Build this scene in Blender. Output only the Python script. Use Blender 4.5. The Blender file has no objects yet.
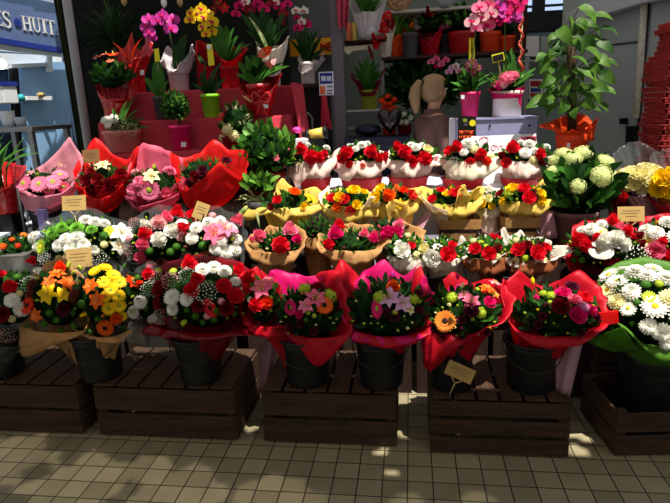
import bpy, math, random
from mathutils import Vector, Matrix, noise
random.seed(7)
PI = math.pi
SC = bpy.context.scene
COL = SC.collection
rnd = random.random
def ru(a, b): return a + (b - a) * random.random()

# ------------------------------------------------------------------ camera
F = 560.0
CAMZ = 1.55
EYE = Vector((0, 0, CAMZ))
PITCH, YAW, ROLL = math.radians(14.6), math.radians(8.0), 0.042
_h = Vector((-math.sin(YAW), math.cos(YAW), 0))
R0 = Vector((math.cos(YAW), math.sin(YAW), 0))
FWD = (_h * math.cos(PITCH) + Vector((0, 0, -math.sin(PITCH)))).normalized()
U0 = R0.cross(FWD).normalized()
CX = R0 * math.cos(ROLL) - U0 * math.sin(ROLL)
CY = R0 * math.sin(ROLL) + U0 * math.cos(ROLL)
cam = bpy.data.cameras.new('camera')
cam.sensor_width = 36.0
cam.lens = 36.0 * F / 670.0
cam.clip_start = 0.05
co = bpy.data.objects.new('camera', cam)
COL.objects.link(co)
m = Matrix((CX, CY, -FWD)).transposed().to_4x4()
m.translation = EYE
co.matrix_world = m
SC.camera = co

def ray(px, py):
    return (FWD + CX * ((px - 335.0) / F) - CY * ((py - 251.5) / F)).normalized()
def at(px, py, Y):                      # the point seen at a pixel, on the plane a distance Y away
    d = ray(px, py)
    return EYE + d * (Y / d.y)
def atz(px, py, z):
    d = ray(px, py)
    return EYE + d * ((z - CAMZ) / d.z)
def on(px, py, P, N):
    d = ray(px, py)
    return EYE + d * ((P - EYE).dot(N) / d.dot(N))
def mpp(p): return (p - EYE).dot(FWD) / F   # metres per pixel there

# ------------------------------------------------------------------ materials
def lin(c):
    out = []
    for v in c:
        v /= 255.0
        out.append(v / 12.92 if v <= 0.04045 else ((v + 0.055) / 1.055) ** 2.4)
    return (*out, 1.0)
MATS = {}
def mat(name, col, rough=0.6, var=0.18, scale=30, trans=0.0, spec=0.3, bump=0.0, bscale=60, metal=0.0, col2=None, clear=0.0, coat=0.0, emit=0.0, stretch=None):
    m = bpy.data.materials.new(name)
    m.use_nodes = True
    nt = m.node_tree
    N, L = nt.nodes, nt.links
    N.clear()
    out = N.new('ShaderNodeOutputMaterial')
    b = N.new('ShaderNodeBsdfPrincipled')
    b.inputs['Roughness'].default_value = rough
    b.inputs['Specular IOR Level'].default_value = spec
    b.inputs['Metallic'].default_value = metal
    b.inputs['Coat Weight'].default_value = coat
    tc = N.new('ShaderNodeTexCoord')
    nz = N.new('ShaderNodeTexNoise')
    nz.inputs['Scale'].default_value = scale
    nz.inputs['Detail'].default_value = 3
    src = tc.outputs['Object']
    if stretch:
        mp = N.new('ShaderNodeMapping')
        mp.inputs['Scale'].default_value = stretch
        L.new(src, mp.inputs['Vector'])
        src = mp.outputs['Vector']
    L.new(src, nz.inputs['Vector'])
    c = lin(col)
    if col2 is None:
        d = tuple(max(0, v * (1 - var)) for v in c[:3]) + (1,)
        e = tuple(min(1, v * (1 + var)) for v in c[:3]) + (1,)
    else:
        d, e = c, lin(col2)
    cr = N.new('ShaderNodeValToRGB')
    cr.color_ramp.elements[0].position = 0.32
    cr.color_ramp.elements[1].position = 0.68
    cr.color_ramp.elements[0].color = d
    cr.color_ramp.elements[1].color = e
    L.new(nz.outputs['Fac'], cr.inputs['Fac'])
    L.new(cr.outputs['Color'], b.inputs['Base Color'])
    if emit:
        L.new(cr.outputs['Color'], b.inputs['Emission Color'])
        b.inputs['Emission Strength'].default_value = emit
    if bump:
        n2 = N.new('ShaderNodeTexNoise')
        n2.inputs['Scale'].default_value = bscale
        n2.inputs['Detail'].default_value = 4
        L.new(src, n2.inputs['Vector'])
        bp = N.new('ShaderNodeBump')
        bp.inputs['Strength'].default_value = bump
        bp.inputs['Distance'].default_value = 0.01
        L.new(n2.outputs['Fac'], bp.inputs['Height'])
        L.new(bp.outputs['Normal'], b.inputs['Normal'])
    sh = b.outputs[0]
    if trans:
        t = N.new('ShaderNodeBsdfTranslucent')
        L.new(cr.outputs['Color'], t.inputs['Color'])
        mx = N.new('ShaderNodeMixShader')
        mx.inputs[0].default_value = trans
        L.new(sh, mx.inputs[1]); L.new(t.outputs[0], mx.inputs[2])
        sh = mx.outputs[0]
    if clear:
        t = N.new('ShaderNodeBsdfTransparent')
        t.inputs['Color'].default_value = tuple(0.5 + 0.5 * v for v in c[:3]) + (1,)
        mx = N.new('ShaderNodeMixShader')
        mx.inputs[0].default_value = clear
        L.new(sh, mx.inputs[1]); L.new(t.outputs[0], mx.inputs[2])
        sh = mx.outputs[0]
    L.new(sh, out.inputs['Surface'])
    MATS[name] = m
    return m

PET = dict(red=(222, 18, 40), darkred=(130, 6, 22), white=(244, 242, 232), pink=(238, 105, 140), palepink=(245, 185, 190),
           magenta=(222, 20, 112), orange=(250, 105, 18), redorange=(238, 62, 18), yellow=(252, 208, 16), cream=(246, 236, 178), lime=(190, 210, 60),
           green=(66, 120, 30), leafgreen=(120, 182, 58), purple=(208, 62, 168), lilac=(226, 175, 214), coral=(244, 110, 90), plum=(95, 20, 50), hydr=(222, 234, 160), rosepink=(240, 130, 165), brown=(120, 60, 45), apricot=(248, 150, 60))
for k, c in PET.items():
    mat('petal_' + k, c, rough=0.55, var=0.14 if k != 'hydr' else .28, scale=3.0 if k != 'hydr' else 7.0, trans=0.3, spec=0.25)
mat('centre_dark', (45, 22, 14), rough=0.8, scale=12, var=.4)
mat('centre_yellow', (214, 178, 30), rough=0.8, scale=12, var=.3)
mat('centre_green', (140, 150, 40), rough=0.8, scale=12, var=.3)
mat('stamen', (225, 190, 90))
mat('leaf_dark', (30, 66, 24), rough=0.6, var=0.35, scale=14, trans=0.22, spec=.18)
mat('leaf_mid', (58, 110, 34), rough=0.6, var=0.3, scale=14, trans=0.3, spec=.18)
mat('leaf_light', (104, 160, 52), rough=0.5, var=0.3, scale=14, trans=0.35, spec=.4)
mat('leaf_grey', (104, 132, 112), rough=0.6, var=0.25, scale=14, trans=0.25)
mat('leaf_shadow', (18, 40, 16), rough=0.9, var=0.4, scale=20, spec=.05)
mat('leaf_variegated', (70, 125, 40), col2=(225, 225, 165), rough=0.5, scale=26, trans=0.3)
mat('leaf_pothos', (26, 72, 20), col2=(90, 132, 36), rough=0.5, scale=9, trans=0.3, spec=.3)
mat('stem_green', (62, 96, 36), var=.3)
mat('stem_brown', (74, 52, 34), var=.3)
mat('wrap_magenta', (224, 18, 118), rough=0.45, var=.08, scale=6, trans=0.45, bump=.25, bscale=25)
mat('wrap_red', (206, 14, 40), rough=0.45, var=.12, scale=6, trans=0.42, bump=.25, bscale=25)
mat('wrap_scarlet', (232, 26, 26), rough=0.5, var=.10, scale=6, trans=0.42, bump=.25, bscale=25)
mat('wrap_pink', (232, 108, 138), rough=0.5, var=.10, scale=6, trans=0.42, bump=.25, bscale=25)
mat('wrap_palepink', (236, 160, 180), rough=0.5, var=.10, scale=90, trans=0.42, bump=.25, bscale=25)
mat('wrap_yellow', (252, 222, 112), rough=0.55, var=.10, scale=6, trans=0.4, bump=.2, bscale=25)
mat('wrap_cream', (253, 242, 220), rough=0.55, var=.06, scale=6, trans=0.4, bump=.2, bscale=25)
mat('wrap_blush', (253, 230, 220), rough=0.55, var=.06, scale=6, trans=0.35, bump=.2, bscale=25)
mat('wrap_kraft', (196, 148, 92), rough=0.7, var=.12, scale=10, trans=0.3, bump=.3, bscale=40)
mat('wrap_kraft_dark', (150, 84, 48), rough=0.7, var=.12, scale=10, trans=0.28, bump=.3, bscale=40)
mat('wrap_white', (238, 232, 220), rough=0.6, var=.05, scale=8, trans=0.4, bump=.3, bscale=30)
mat('wrap_lilac', (206, 160, 172), rough=0.6, var=.08, scale=8, trans=0.3, bump=.3, bscale=30)
mat('wrap_orange', (240, 84, 16), rough=0.5, var=.10, scale=8, trans=0.4, bump=.3, bscale=30)
mat('wrap_green', (88, 142, 40), rough=0.5, var=.10, scale=8, trans=0.4, bump=.3, bscale=30)
mat('wrap_burgundy', (140, 22, 52), rough=0.45, var=.10, scale=8, trans=0.3, bump=.3, bscale=30)
mat('wrap_silver', (216, 210, 214), rough=0.35, var=.10, scale=14, trans=0.2, bump=.6, bscale=40, spec=.6)
mat('foil_red', (196, 16, 22), rough=0.28, var=.2, scale=20, trans=0.12, bump=.7, bscale=45, spec=.7)
mat('cellophane', (235, 240, 240), rough=0.1, var=.02, spec=.7, clear=0.965)
mat('cellophane_red', (150, 10, 34), rough=0.25, var=.1, spec=.6, trans=0.4, clear=0.3)
mat('bucket_black', (20, 21, 22), rough=0.45, var=.2, scale=8, spec=.4)
mat('soil', (38, 26, 18), rough=0.95, var=.4, scale=60)
mat('ribbon_dark', (40, 24, 24), rough=0.4)
mat('card_kraft', (176, 146, 88), rough=0.8, var=.06, scale=12)
mat('card_dark', (120, 84, 48), rough=0.8, var=.06, scale=12)
mat('ink', (92, 78, 66), rough=0.8)
mat('stick', (176, 150, 110), rough=0.7)
mat('wood_crate', (60, 42, 29), rough=0.8, var=.4, scale=5, bump=.5, bscale=12, stretch=(1.2, 14, 14))
mat('wood_crate_end', (64, 45, 31), rough=0.8, var=.4, scale=5, bump=.5, bscale=12, stretch=(14, 1.2, 14))
mat('wood_dark', (46, 30, 22), rough=0.85, var=.3, scale=5, bump=.4, bscale=12, stretch=(8, 8, 1.5))

# ------------------------------------------------------------------ mesh builder
ROOT = {}
class MB:
    def __init__(s): s.v = []; s.f = []; s.m = []; s.s = []
    def add(s, vs, fs, mi=0, smooth=True):
        o = len(s.v)
        s.v.extend([tuple(v) for v in vs])
        for f in fs:
            s.f.append(tuple(i + o for i in f)); s.m.append(mi); s.s.append(smooth)
    def grid(s, rows, closed=False, mi=0, smooth=True):
        n = len(rows[0]); vs = [p for r in rows for p in r]; fs = []
        for i in range(len(rows) - 1):
            for j in range(n if closed else n - 1):
                k = (j + 1) % n
                fs.append((i * n + j, i * n + k, (i + 1) * n + k, (i + 1) * n + j))
        s.add(vs, fs, mi, smooth)
    def lathe(s, c, prof, n=24, mi=0, axis=None, cap0=False, cap1=False, smooth=True):
        c = Vector(c); q = axis.to_track_quat('Z', 'Y') if axis is not None else None
        rows = []
        for r, z in prof:
            row = []
            for j in range(n):
                a = 2 * PI * j / n
                p = Vector((r * math.cos(a), r * math.sin(a), z))
                row.append(c + (q @ p if q else p))
            rows.append(row)
        s.grid(rows, True, mi, smooth)
        o = len(s.v) - n * len(prof)
        if cap0: s.f.append(tuple(o + n - 1 - j for j in range(n))); s.m.append(mi); s.s.append(False)
        if cap1:
            o2 = o + n * (len(prof) - 1)
            s.f.append(tuple(o2 + j for j in range(n))); s.m.append(mi); s.s.append(False)
    def tube(s, pts, r, n=6, mi=0):
        pts = [Vector(p) for p in pts]
        if not isinstance(r, (list, tuple)): r = [r] * len(pts)
        rows = []; u = None
        for i, p in enumerate(pts):
            t = (pts[min(i + 1, len(pts) - 1)] - pts[max(i - 1, 0)])
            if t.length < 1e-9: t = Vector((0, 0, 1))
            t.normalize()
            if u is None: u = t.orthogonal().normalized()
            u = (u - t * u.dot(t))
            if u.length < 1e-6: u = t.orthogonal()
            u.normalize(); w = t.cross(u)
            rows.append([p + (u * math.cos(2 * PI * j / n) + w * math.sin(2 * PI * j / n)) * r[i] for j in range(n)])
        s.grid(rows, True, mi)
        o = len(s.v) - n * len(pts)
        s.f.append(tuple(o + n - 1 - j for j in range(n))); s.m.append(mi); s.s.append(False)
        o2 = o + n * (len(pts) - 1)
        s.f.append(tuple(o2 + j for j in range(n))); s.m.append(mi); s.s.append(False)
    def box(s, c, d, rz=0.0, mi=0, M=None):
        c = Vector(c); x, y, z = d[0] / 2, d[1] / 2, d[2] / 2
        q = M if M is not None else Matrix.Rotation(rz, 3, 'Z')
        vs = [c + q @ Vector((a * x, b * y, e * z)) for a in (-1, 1) for b in (-1, 1) for e in (-1, 1)]
        s.add(vs, [(0, 1, 3, 2), (4, 6, 7, 5), (0, 4, 5, 1), (2, 3, 7, 6), (0, 2, 6, 4), (1, 5, 7, 3)], mi, False)
    def prism(s, poly, off, mi=0):
        n = len(poly); off = Vector(off)
        vs = [Vector(p) for p in poly] + [Vector(p) + off for p in poly]
        fs = [tuple(range(n)), tuple(range(2 * n - 1, n - 1, -1))] + [(i, n + i, n + (i + 1) % n, (i + 1) % n) for i in range(n)]
        s.add(vs, fs, mi, False)
    def blob(s, c, r, nu=12, nv=8, amp=0.0, fr=3.0, mi=0, seed=0):
        c = Vector(c); rows = []
        if not isinstance(r, (tuple, list)): r = (r, r, r)
        for i in range(nv + 1):
            t = PI * min(max(i / nv, 0.02), 0.98); row = []
            for j in range(nu):
                a = 2 * PI * j / nu
                d = Vector((math.sin(t) * math.cos(a), math.sin(t) * math.sin(a), math.cos(t)))
                k = 1 + (amp * noise.noise(d * fr + Vector((seed, seed * .7, 0))) if amp else 0)
                row.append(c + Vector((d.x * r[0], d.y * r[1], d.z * r[2])) * k)
            rows.append(row[::-1])
        s.grid(rows, True, mi)
        o = len(s.v) - nu * (nv + 1)
        s.f.append(tuple(o + nu - 1 - j for j in range(nu))); s.m.append(mi); s.s.append(True)
        o2 = len(s.v) - nu
        s.f.append(tuple(o2 + j for j in range(nu))); s.m.append(mi); s.s.append(True)
    def leaf(s, base, tip, w, up=None, fold=0.25, arch=0.15, mi=0, n=5, shape='oval'):
        base = Vector(base); tip = Vector(tip); d = tip - base; L = d.length
        if L < 1e-6: return
        d /= L
        up = Vector((0, 0, 1)) if up is None else up
        side = d.cross(up)
        if side.length < 1e-3: side = d.orthogonal()
        side.normalize(); nn = side.cross(d).normalized()
        rows = []
        for i in range(n + 1):
            t = i / n
            if shape == 'oval': ww = math.sin(PI * (t * 0.93 + 0.04)) ** 0.75
            elif shape == 'strap': ww = min(1, 0.55 + t * 1.2) * (1 - t ** 4) + 0.02
            elif shape == 'heart': ww = (math.sin(PI * min(1, (t * .9 + .1)) ** 0.62)) ** .8
            else: ww = math.sin(PI * (t * 0.9 + 0.09) ** 0.8)
            ww = max(ww, 0.04) * w / 2
            p = base + d * (L * t) + nn * (arch * L * math.sin(PI * t))
            rows.append([p - side * ww + nn * ww * fold, p, p + side * ww + nn * ww * fold])
        s.grid(rows, False, mi)
    def mesh(s, name, mats, off=None):
        me = bpy.data.meshes.new(name)
        vs = s.v if off is None else [(a - off[0], b - off[1], c - off[2]) for a, b, c in s.v]
        me.from_pydata(vs, [], s.f)
        for mm in (mats if isinstance(mats, (list, tuple)) else [mats]):
            me.materials.append(MATS[mm] if isinstance(mm, str) else mm)
        me.polygons.foreach_set('material_index', s.m)
        me.polygons.foreach_set('use_smooth', s.s)
        me.update()
        return me
    def build(s, name, mats, parent=None, thick=0.0, bevel=0.0, **kw):
        off = ROOT.get(parent.name, Vector()) if parent is not None else kw.pop('loc', None)
        me = s.mesh(name, mats, off)
        o = bpy.data.objects.new(name, me)
        COL.objects.link(o)
        if parent is not None:
            o.parent = parent
            ROOT[o.name] = off
        elif off is not None:
            o.location = off
            ROOT[o.name] = Vector(off)
        if thick:
            md = o.modifiers.new('thickness', 'SOLIDIFY'); md.thickness = thick; md.offset = 0
        if bevel:
            md = o.modifiers.new('bevel', 'BEVEL'); md.width = bevel; md.segments = 2; md.limit_method = 'ANGLE'
        tag(o, **kw)
        return o
def tag(o, label=None, cat=None, group=None, kind=None):
    if label: o['label'] = label
    if cat: o['category'] = cat
    if group: o['group'] = group
    if kind: o['kind'] = kind
    return o
def thing(name, loc, label, cat, group=None):
    o = bpy.data.objects.new(name, None)
    o.empty_display_size = 0.05
    COL.objects.link(o)
    o.location = loc
    ROOT[o.name] = Vector(loc)
    return tag(o, label, cat, group)

# ------------------------------------------------------------------ flowers (unit radius, facing +Z)
def ring(mb, n, r0, r1, w, z0, z1, curl=0.0, rot=0.0, mi=0, pointed=False, cup=0.2, seg=4, jit=0.06):
    for k in range(n):
        a = rot + 2 * PI * (k + ru(-jit, jit)) / n
        ca, sa = math.cos(a), math.sin(a)
        rows = []
        L = 1 + ru(-.06, .06)
        for i in range(seg + 1):
            t = i / seg
            r = (r0 + (r1 - r0) * t) * (L if i else 1)
            ww = w * (math.sin(PI * (0.12 + 0.80 * t)) ** (0.8 if not pointed else 1.2)) * (1 if not pointed else 1.15 - .5 * t)
            z = z0 + (z1 - z0) * t + curl * t * t
            rows.append([Vector((ca * r + sa * ww * e, sa * r - ca * ww * e, z + abs(e) * cup * ww)) for e in (-1, 0, 1)])
        mb.grid(rows, False, mi)
FL = {}
def cup_petal(mb, a, R, z0, z1, spread, open_, mi=0):
    rows = []
    for i in range(6):
        t = i / 5
        r = R * (0.25 + 0.75 * math.sin(PI / 2 * min(1, t * 1.25))) + open_ * R * max(0, t - .55) ** 1.5 * 2.2
        z = z0 + (z1 - z0) * t
        sp = spread * math.sin(PI * (0.18 + 0.62 * t))
        row = []
        for j in range(7):
            e = j / 3 - 1
            aa = a + e * sp
            rr = r * (1 + .05 * math.sin(5 * e + a))
            zz = z - (0.18 * (z1 - z0) * e * e if t > .6 else 0)
            row.append(Vector((rr * math.cos(aa), rr * math.sin(aa), zz)))
        rows.append(row)
    mb.grid(rows, False, mi)
def floret(mb, p, n, r, mi=0):
    q = n.to_track_quat('Z', 'Y')
    a0 = ru(0, PI)
    vs = [Vector((0, 0, 0))]
    fs = []
    for k in range(4):
        a = a0 + k * PI / 2
        o = len(vs)
        vs += [Vector((math.cos(a - .55) * r * .75, math.sin(a - .55) * r * .75, .12 * r)), Vector((math.cos(a) * r, math.sin(a) * r, .2 * r)), Vector((math.cos(a + .55) * r * .75, math.sin(a + .55) * r * .75, .12 * r))]
        fs.append((0, o, o + 1, o + 2))
    mb.add([p + q @ v for v in vs], fs, mi)
def fib(n, zmin=-0.1):
    out = []
    for i in range(n):
        z = 1 - (1 - zmin) * (i + .5) / n
        a = i * 2.399963
        r = math.sqrt(max(0, 1 - z * z))
        out.append(Vector((r * math.cos(a), r * math.sin(a), z)))
    return out
def make_flower(kind, col):
    random.seed(hash_s(kind + col))
    b = MB(); c = None; cm = None
    pm = 'petal_' + col
    mats = [pm]
    if kind == 'ger':
        ring(b, 20, .2, 1, .15, 0, .12, -.08); ring(b, 20, .2, .9, .14, .06, .2, -.02, .16); ring(b, 14, .15, .45, .09, .12, .2, 0)
        c = MB(); c.lathe((0, 0, 0.1), [(.30, 0), (.28, .07), (.18, .12), (.02, .13)], 12, cap1=True)
        cm = 'centre_dark' if col in ('orange', 'redorange', 'red', 'apricot') else 'centre_green'
    elif kind == 'dai':
        ring(b, 18, .15, 1, .16, 0, .18, -.06); ring(b, 16, .12, .85, .15, .1, .34, -.06, .2)
        c = MB(); c.lathe((0, 0, .12), [(.26, 0), (.24, .08), (.14, .14), (.02, .15)], 10, cap1=True); cm = 'centre_yellow' if col != 'yellow' else 'centre_green'
    elif kind == 'mum':
        ring(b, 18, .2, 1, .17, 0, .2, -.1); ring(b, 16, .18, .92, .17, .14, .42, -.08, .2); ring(b, 14, .15, .75, .16, .28, .62, -.05); ring(b, 11, .1, .5, .14, .42, .76, 0, .1); ring(b, 7, .05, .28, .11, .5, .82, 0)
    elif kind == 'car':
        for k in range(6):
            R = 1 - .13 * k; z0 = .12 * k; rows = []
            n = 30
            for i in range(5):
                t = i / 4; row = []
                for j in range(n):
                    a = 2 * PI * j / n + k * .7
                    rr = R * t * (1 + (.10 * math.sin(9 * a + k * 2) + ru(-.05, .05)) * t)
                    zz = z0 + (.15 + .13 * k) * t * t + t * t * (.13 * math.sin(8 * a + k) + ru(-.05, .05))
                    row.append(Vector((rr * math.cos(a), rr * math.sin(a), zz)))
                rows.append(row)
            b.grid(rows, True)
    elif kind == 'ros':
        for k, (R, z1, n, op, sp) in enumerate(((1.0, .75, 5, .35, .75), (.8, .95, 5, .2, .75), (.58, 1.02, 4, .08, .9), (.36, 1.06, 3, 0, 1.1), (.18, 1.04, 2, 0, 1.6))):
            for j in range(n): cup_petal(b, k * .6 + 2 * PI * j / n, R, 0, z1, sp, op)
    elif kind == 'lil':
        ring(b, 3, .06, 1, .36, 0, .62, -.5, 0, pointed=True, cup=.35, seg=6); ring(b, 3, .06, .95, .28, .02, .62, -.45, PI / 3, pointed=True, cup=.3, seg=6)
        mats.append('stamen')
        for k in range(6):
            a = k * PI / 3 + .2
            b.tube([(0, 0, .05), (.18 * math.cos(a), .18 * math.sin(a), .4), (.32 * math.cos(a), .32 * math.sin(a), .55)], [.02, .02, .045], 4, 1)
    elif kind == 'bud':
        b.lathe((0, 0, -.3), [(.12, 0), (.36, .25), (.42, .6), (.36, 1.0), (.2, 1.4), (.03, 1.6)], 10, cap0=True, cap1=True)
        ring(b, 3, .1, .46, .3, -.25, .9, .1, 0, cup=.1)
    elif kind == 'but':
        b.blob((0, 0, .2), (.86, .86, .66), 12, 8)
        for d in fib(60, -.2):
            p = Vector((d.x * .86, d.y * .86, .2 + d.z * .66)); q = d.orthogonal().normalized() * .12; w = d.cross(q)
            b.add([p + q, p + w, p - q, p - w, p + d * .16], [(0, 1, 4), (1, 2, 4), (2, 3, 4), (3, 0, 4)])
    elif kind == 'gyp':
        mats.append('stem_green')
        for d in fib(70, -.1):
            p = d * ru(.75, 1.08); r = ru(.05, .085)
            b.add([p + Vector((r, 0, 0)), p + Vector((0, r, 0)), p - Vector((r, 0, 0)), p - Vector((0, r, 0)), p + Vector((0, 0, r)), p - Vector((0, 0, r))],
                  [(0, 1, 4), (1, 2, 4), (2, 3, 4), (3, 0, 4), (1, 0, 5), (2, 1, 5), (3, 2, 5), (0, 3, 5)])
            if rnd() < .5: b.tube([d * .1, p], .012, 3, 1)
    elif kind in ('hyd', 'kal'):
        n = 90 if kind == 'hyd' else 26
        b.blob((0, 0, .05), (.86, .86, .62), 12, 8)
        for d in fib(n, -.25):
            d2 = Vector((d.x, d.y, d.z * .75 + .05))
            floret(b, d2 * ru(.86, 1.08), d, .17 if kind == 'hyd' else .34)
    elif kind == 'orc':
        ring(b, 3, .05, 1, .34, 0, .1, -.1, PI / 2, cup=.1); ring(b, 2, .05, 1, .62, .06, .16, -.05, 0, cup=.15)
        b.blob((0, -.1, .22), (.16, .26, .2), 8, 6, mi=1)
        mats.append('petal_magenta' if col != 'magenta' else 'petal_darkred')
        ring(b, 2, .1, .4, .16, .2, .4, 0, -.3, mi=1)
    elif kind == 'cal':
        rows = []
        for i in range(9):
            t = i / 8; row = []
            for j in range(17):
                e = j / 16; a = -PI / 2 + .25 + e * (2 * PI - .5)
                r = (.10 + .75 * t ** 2.2) * (1 + .55 * t * t * max(0, math.sin(a)) ** 3)
                row.append(Vector((r * math.cos(a), r * math.sin(a), -.2 + 1.0 * t - .55 * t ** 3 + .15 * t * max(0, math.sin(a)))))
            rows.append(row)
        b.grid(rows); mats.append('stamen'); b.tube([(0, 0, 0), (0, .05, .55)], [.09, .05], 6, 1)
    elif kind == 'ant':
        b.leaf((0, -.75, 0), (0, 1, .1), 1.7, fold=.12, arch=.06, shape='heart', n=7)
        mats.append('stamen'); b.tube([(0, -.4, .05), (0, -.15, .3), (0, .05, .6)], [.09, .08, .05], 6, 1)
    elif kind == 'bro':                 # a pointed spike of bracts
        for k in range(5): ring(b, 5, .05, .5 - .07 * k, .2, -.6 + .5 * k, .1 + .5 * k, .1, k * .6, pointed=True)
    me = b.mesh(FNAME[kind], mats)
    ce = c.mesh('flower_centre', [cm]) if c else None
    return me, ce
def hash_s(s):
    h = 7
    for ch in s: h = (h * 131 + ord(ch)) % 1000003
    return h
FNAME = dict(ger='gerbera', dai='chrysanthemum', mum='chrysanthemum', car='carnation', ros='rose', lil='lily', bud='flower_bud', but='button_chrysanthemum', gyp='gypsophila_spray',
             hyd='hydrangea_head', kal='flower_cluster', orc='orchid_flower', cal='calla_lily', ant='anthurium_flower', bro='bromeliad_flower')
CW = dict(darkred='dark red', palepink='pale pink', redorange='red orange', hydr='pale green', leafgreen='light green', rosepink='rose pink', apricot='apricot orange')
def flower(parent, kind, col, p, n, r, spin=None, size2=None, label=True):
    key = (kind, col)
    if key not in FL:
        st = random.getstate(); FL[key] = make_flower(kind, col); random.setstate(st)
    me, ce = FL[key]
    o = bpy.data.objects.new(FNAME[kind], me)
    COL.objects.link(o)
    o.parent = parent
    q = n.to_track_quat('Z', 'Y').to_matrix().to_4x4()
    sp = Matrix.Rotation(ru(0, 2 * PI) if spin is None else spin, 4, 'Z')
    S = Matrix.Diagonal((r, (size2 or r), r, 1))
    o.matrix_local = Matrix.Translation(p - ROOT.get(parent.name, Vector())) @ q @ S @ sp if size2 else Matrix.Translation(p - ROOT.get(parent.name, Vector())) @ q @ sp @ S
    if label: o['label'] = CW.get(col, col) + ' ' + FNAME[kind].replace('_', ' ')
    if kind == 'gyp': o['kind'] = 'stuff'
    if ce:
        c = bpy.data.objects.new('flower_centre', ce); COL.objects.link(c); c.parent = o
    return o

class Dome:
    def __init__(s, C, a, b, c): s.C = C; s.r = Vector((a, b, c))
    def inv(s, v): return Vector((v.x / s.r.x, v.y / s.r.y, v.z / s.r.z))
    def hit(s, px, py):
        o = s.inv(EYE - s.C); d = s.inv(ray(px, py))
        A = d.dot(d); B = o.dot(d); D = B * B - A * (o.dot(o) - 1)
        t = (-B - math.sqrt(D)) / A if D > 0 else -B / A
        u = o + d * t
        if D <= 0 and u.length > 1.35: u = u / u.length * 1.35
        p = s.C + Vector((u.x * s.r.x, u.y * s.r.y, u.z * s.r.z))
        n = s.inv(u); n.normalize()
        return p, n
    def sees(s, px, py):
        o = s.inv(EYE - s.C); d = s.inv(ray(px, py))
        A = d.dot(d); B = o.dot(d); D = B * B - A * (o.dot(o) - 1)
        if D <= 0: return False
        return (o + d * ((-B - math.sqrt(D)) / A)).z > -.35

def rim_interp(ctrl, closed, seg, tens=0.35):
    """ctrl: [(theta, point)] in rising theta; returns [(theta, point)] through the points, crisp at the corners."""
    out = []
    n = len(ctrl)
    th = [c[0] for c in ctrl]; P = [c[1] for c in ctrl]
    def g(i):
        if closed: return P[i % n], th[i % n] + 360 * (i // n)
        i = min(max(i, 0), n - 1); return P[i], th[i]
    total = 360 if closed else th[-1] - th[0]
    for k in range(n if closed else n - 1):
        (p0, t0), (p1, t1), (p2, t2), (p3, t3) = g(k - 1), g(k), g(k + 1), g(k + 2)
        m1 = (p2 - p0) * tens; m2 = (p3 - p1) * tens
        ns = max(2, int(round(seg * (t2 - t1) / total)))
        for j in range(ns):
            t = j / ns
            h = p1 * (2 * t ** 3 - 3 * t * t + 1) + m1 * (t ** 3 - 2 * t * t + t) + p2 * (-2 * t ** 3 + 3 * t * t) + m2 * (t ** 3 - t * t)
            out.append((t1 + (t2 - t1) * t, h))
    if not closed: out.append((th[-1], P[-1]))
    return out
def sheet(root, name, mt, base, zb, rb, ctrl, Y, b, closed=True, pleat=.006, seg=120, rows=14, kr=.25, kz=.6, thick=.0014, label=None, nk=13, t0=0.0, ridge=None, rf=.8, ruff=0.0, crumple=1.0):
    """a paper sheet rising from a small circle to a rim given by what the photo shows of it"""
    C = []
    for (t, px, py) in ctrl: C.append((t, at(px, py, Y + b * math.sin(math.radians(t)))))
    if closed: C = sorted(((t % 360, p) for t, p in C), key=lambda q: q[0])
    R = rim_interp(C, closed, seg)
    mb = MB(); grid = []
    ph = ru(0, 6)
    for i in range(rows + 1):
        t = t0 + (1 - t0) * i / rows; row = []
        for th, p in R:
            a = math.radians(th)
            B = Vector((base.x + rb * math.cos(a), base.y + rb * math.sin(a), zb))
            if ridge is not None:           # the sheet climbs to a ridge round the opening, then folds out and down
                G = Vector((base.x + (p.x - base.x) * rf, base.y + (p.y - base.y) * rf, max(ridge, zb + (p.z - zb) * .85)))
                if t < .6:
                    u = t / .6
                    Q = Vector((B.x + (G.x - B.x) * kr, B.y + (G.y - B.y) * kr, zb + (G.z - zb) * kz))
                    q = B * (1 - u) ** 2 + Q * (2 * u * (1 - u)) + G * u * u
                else:
                    u = (t - .6) / .4
                    Q = (G + p) / 2; Q.z = max(G.z, p.z) + .004
                    q = G * (1 - u) ** 2 + Q * (2 * u * (1 - u)) + p * u * u
            else:
                Q = Vector((B.x + (p.x - B.x) * kr, B.y + (p.y - B.y) * kr, zb + max(p.z - zb, .02) * kz))
                q = B * (1 - t) ** 2 + Q * (2 * t * (1 - t)) + p * t * t
            if ruff: q.z += ruff * t * t * math.sin(9 * a + ph + 1.7 * math.sin(4 * a))
            o = Vector((math.cos(a), math.sin(a), .3))
            w = pleat * (math.sin(nk * a + ph + 2.1 * math.sin(3 * a)) + 1.4 * noise.noise(Vector((3 * math.cos(a), 3 * math.sin(a), 3 * t + ph))))
            q = q + o * (w * min(1, t * 1.6))
            c1 = 1 - 2 * abs(noise.noise(q * 11 + Vector((ph * 9, 0, 0)))); c2 = noise.noise(q * 30 + Vector((0, ph * 5, 0)))
            q = q + o * (crumple * t * (c1 * .012 + c2 * .004))
            row.append(q)
        grid.append(row)
    mb.grid(grid, closed)
    return mb.build(name, mt, root, thick=thick, label=label)

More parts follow.
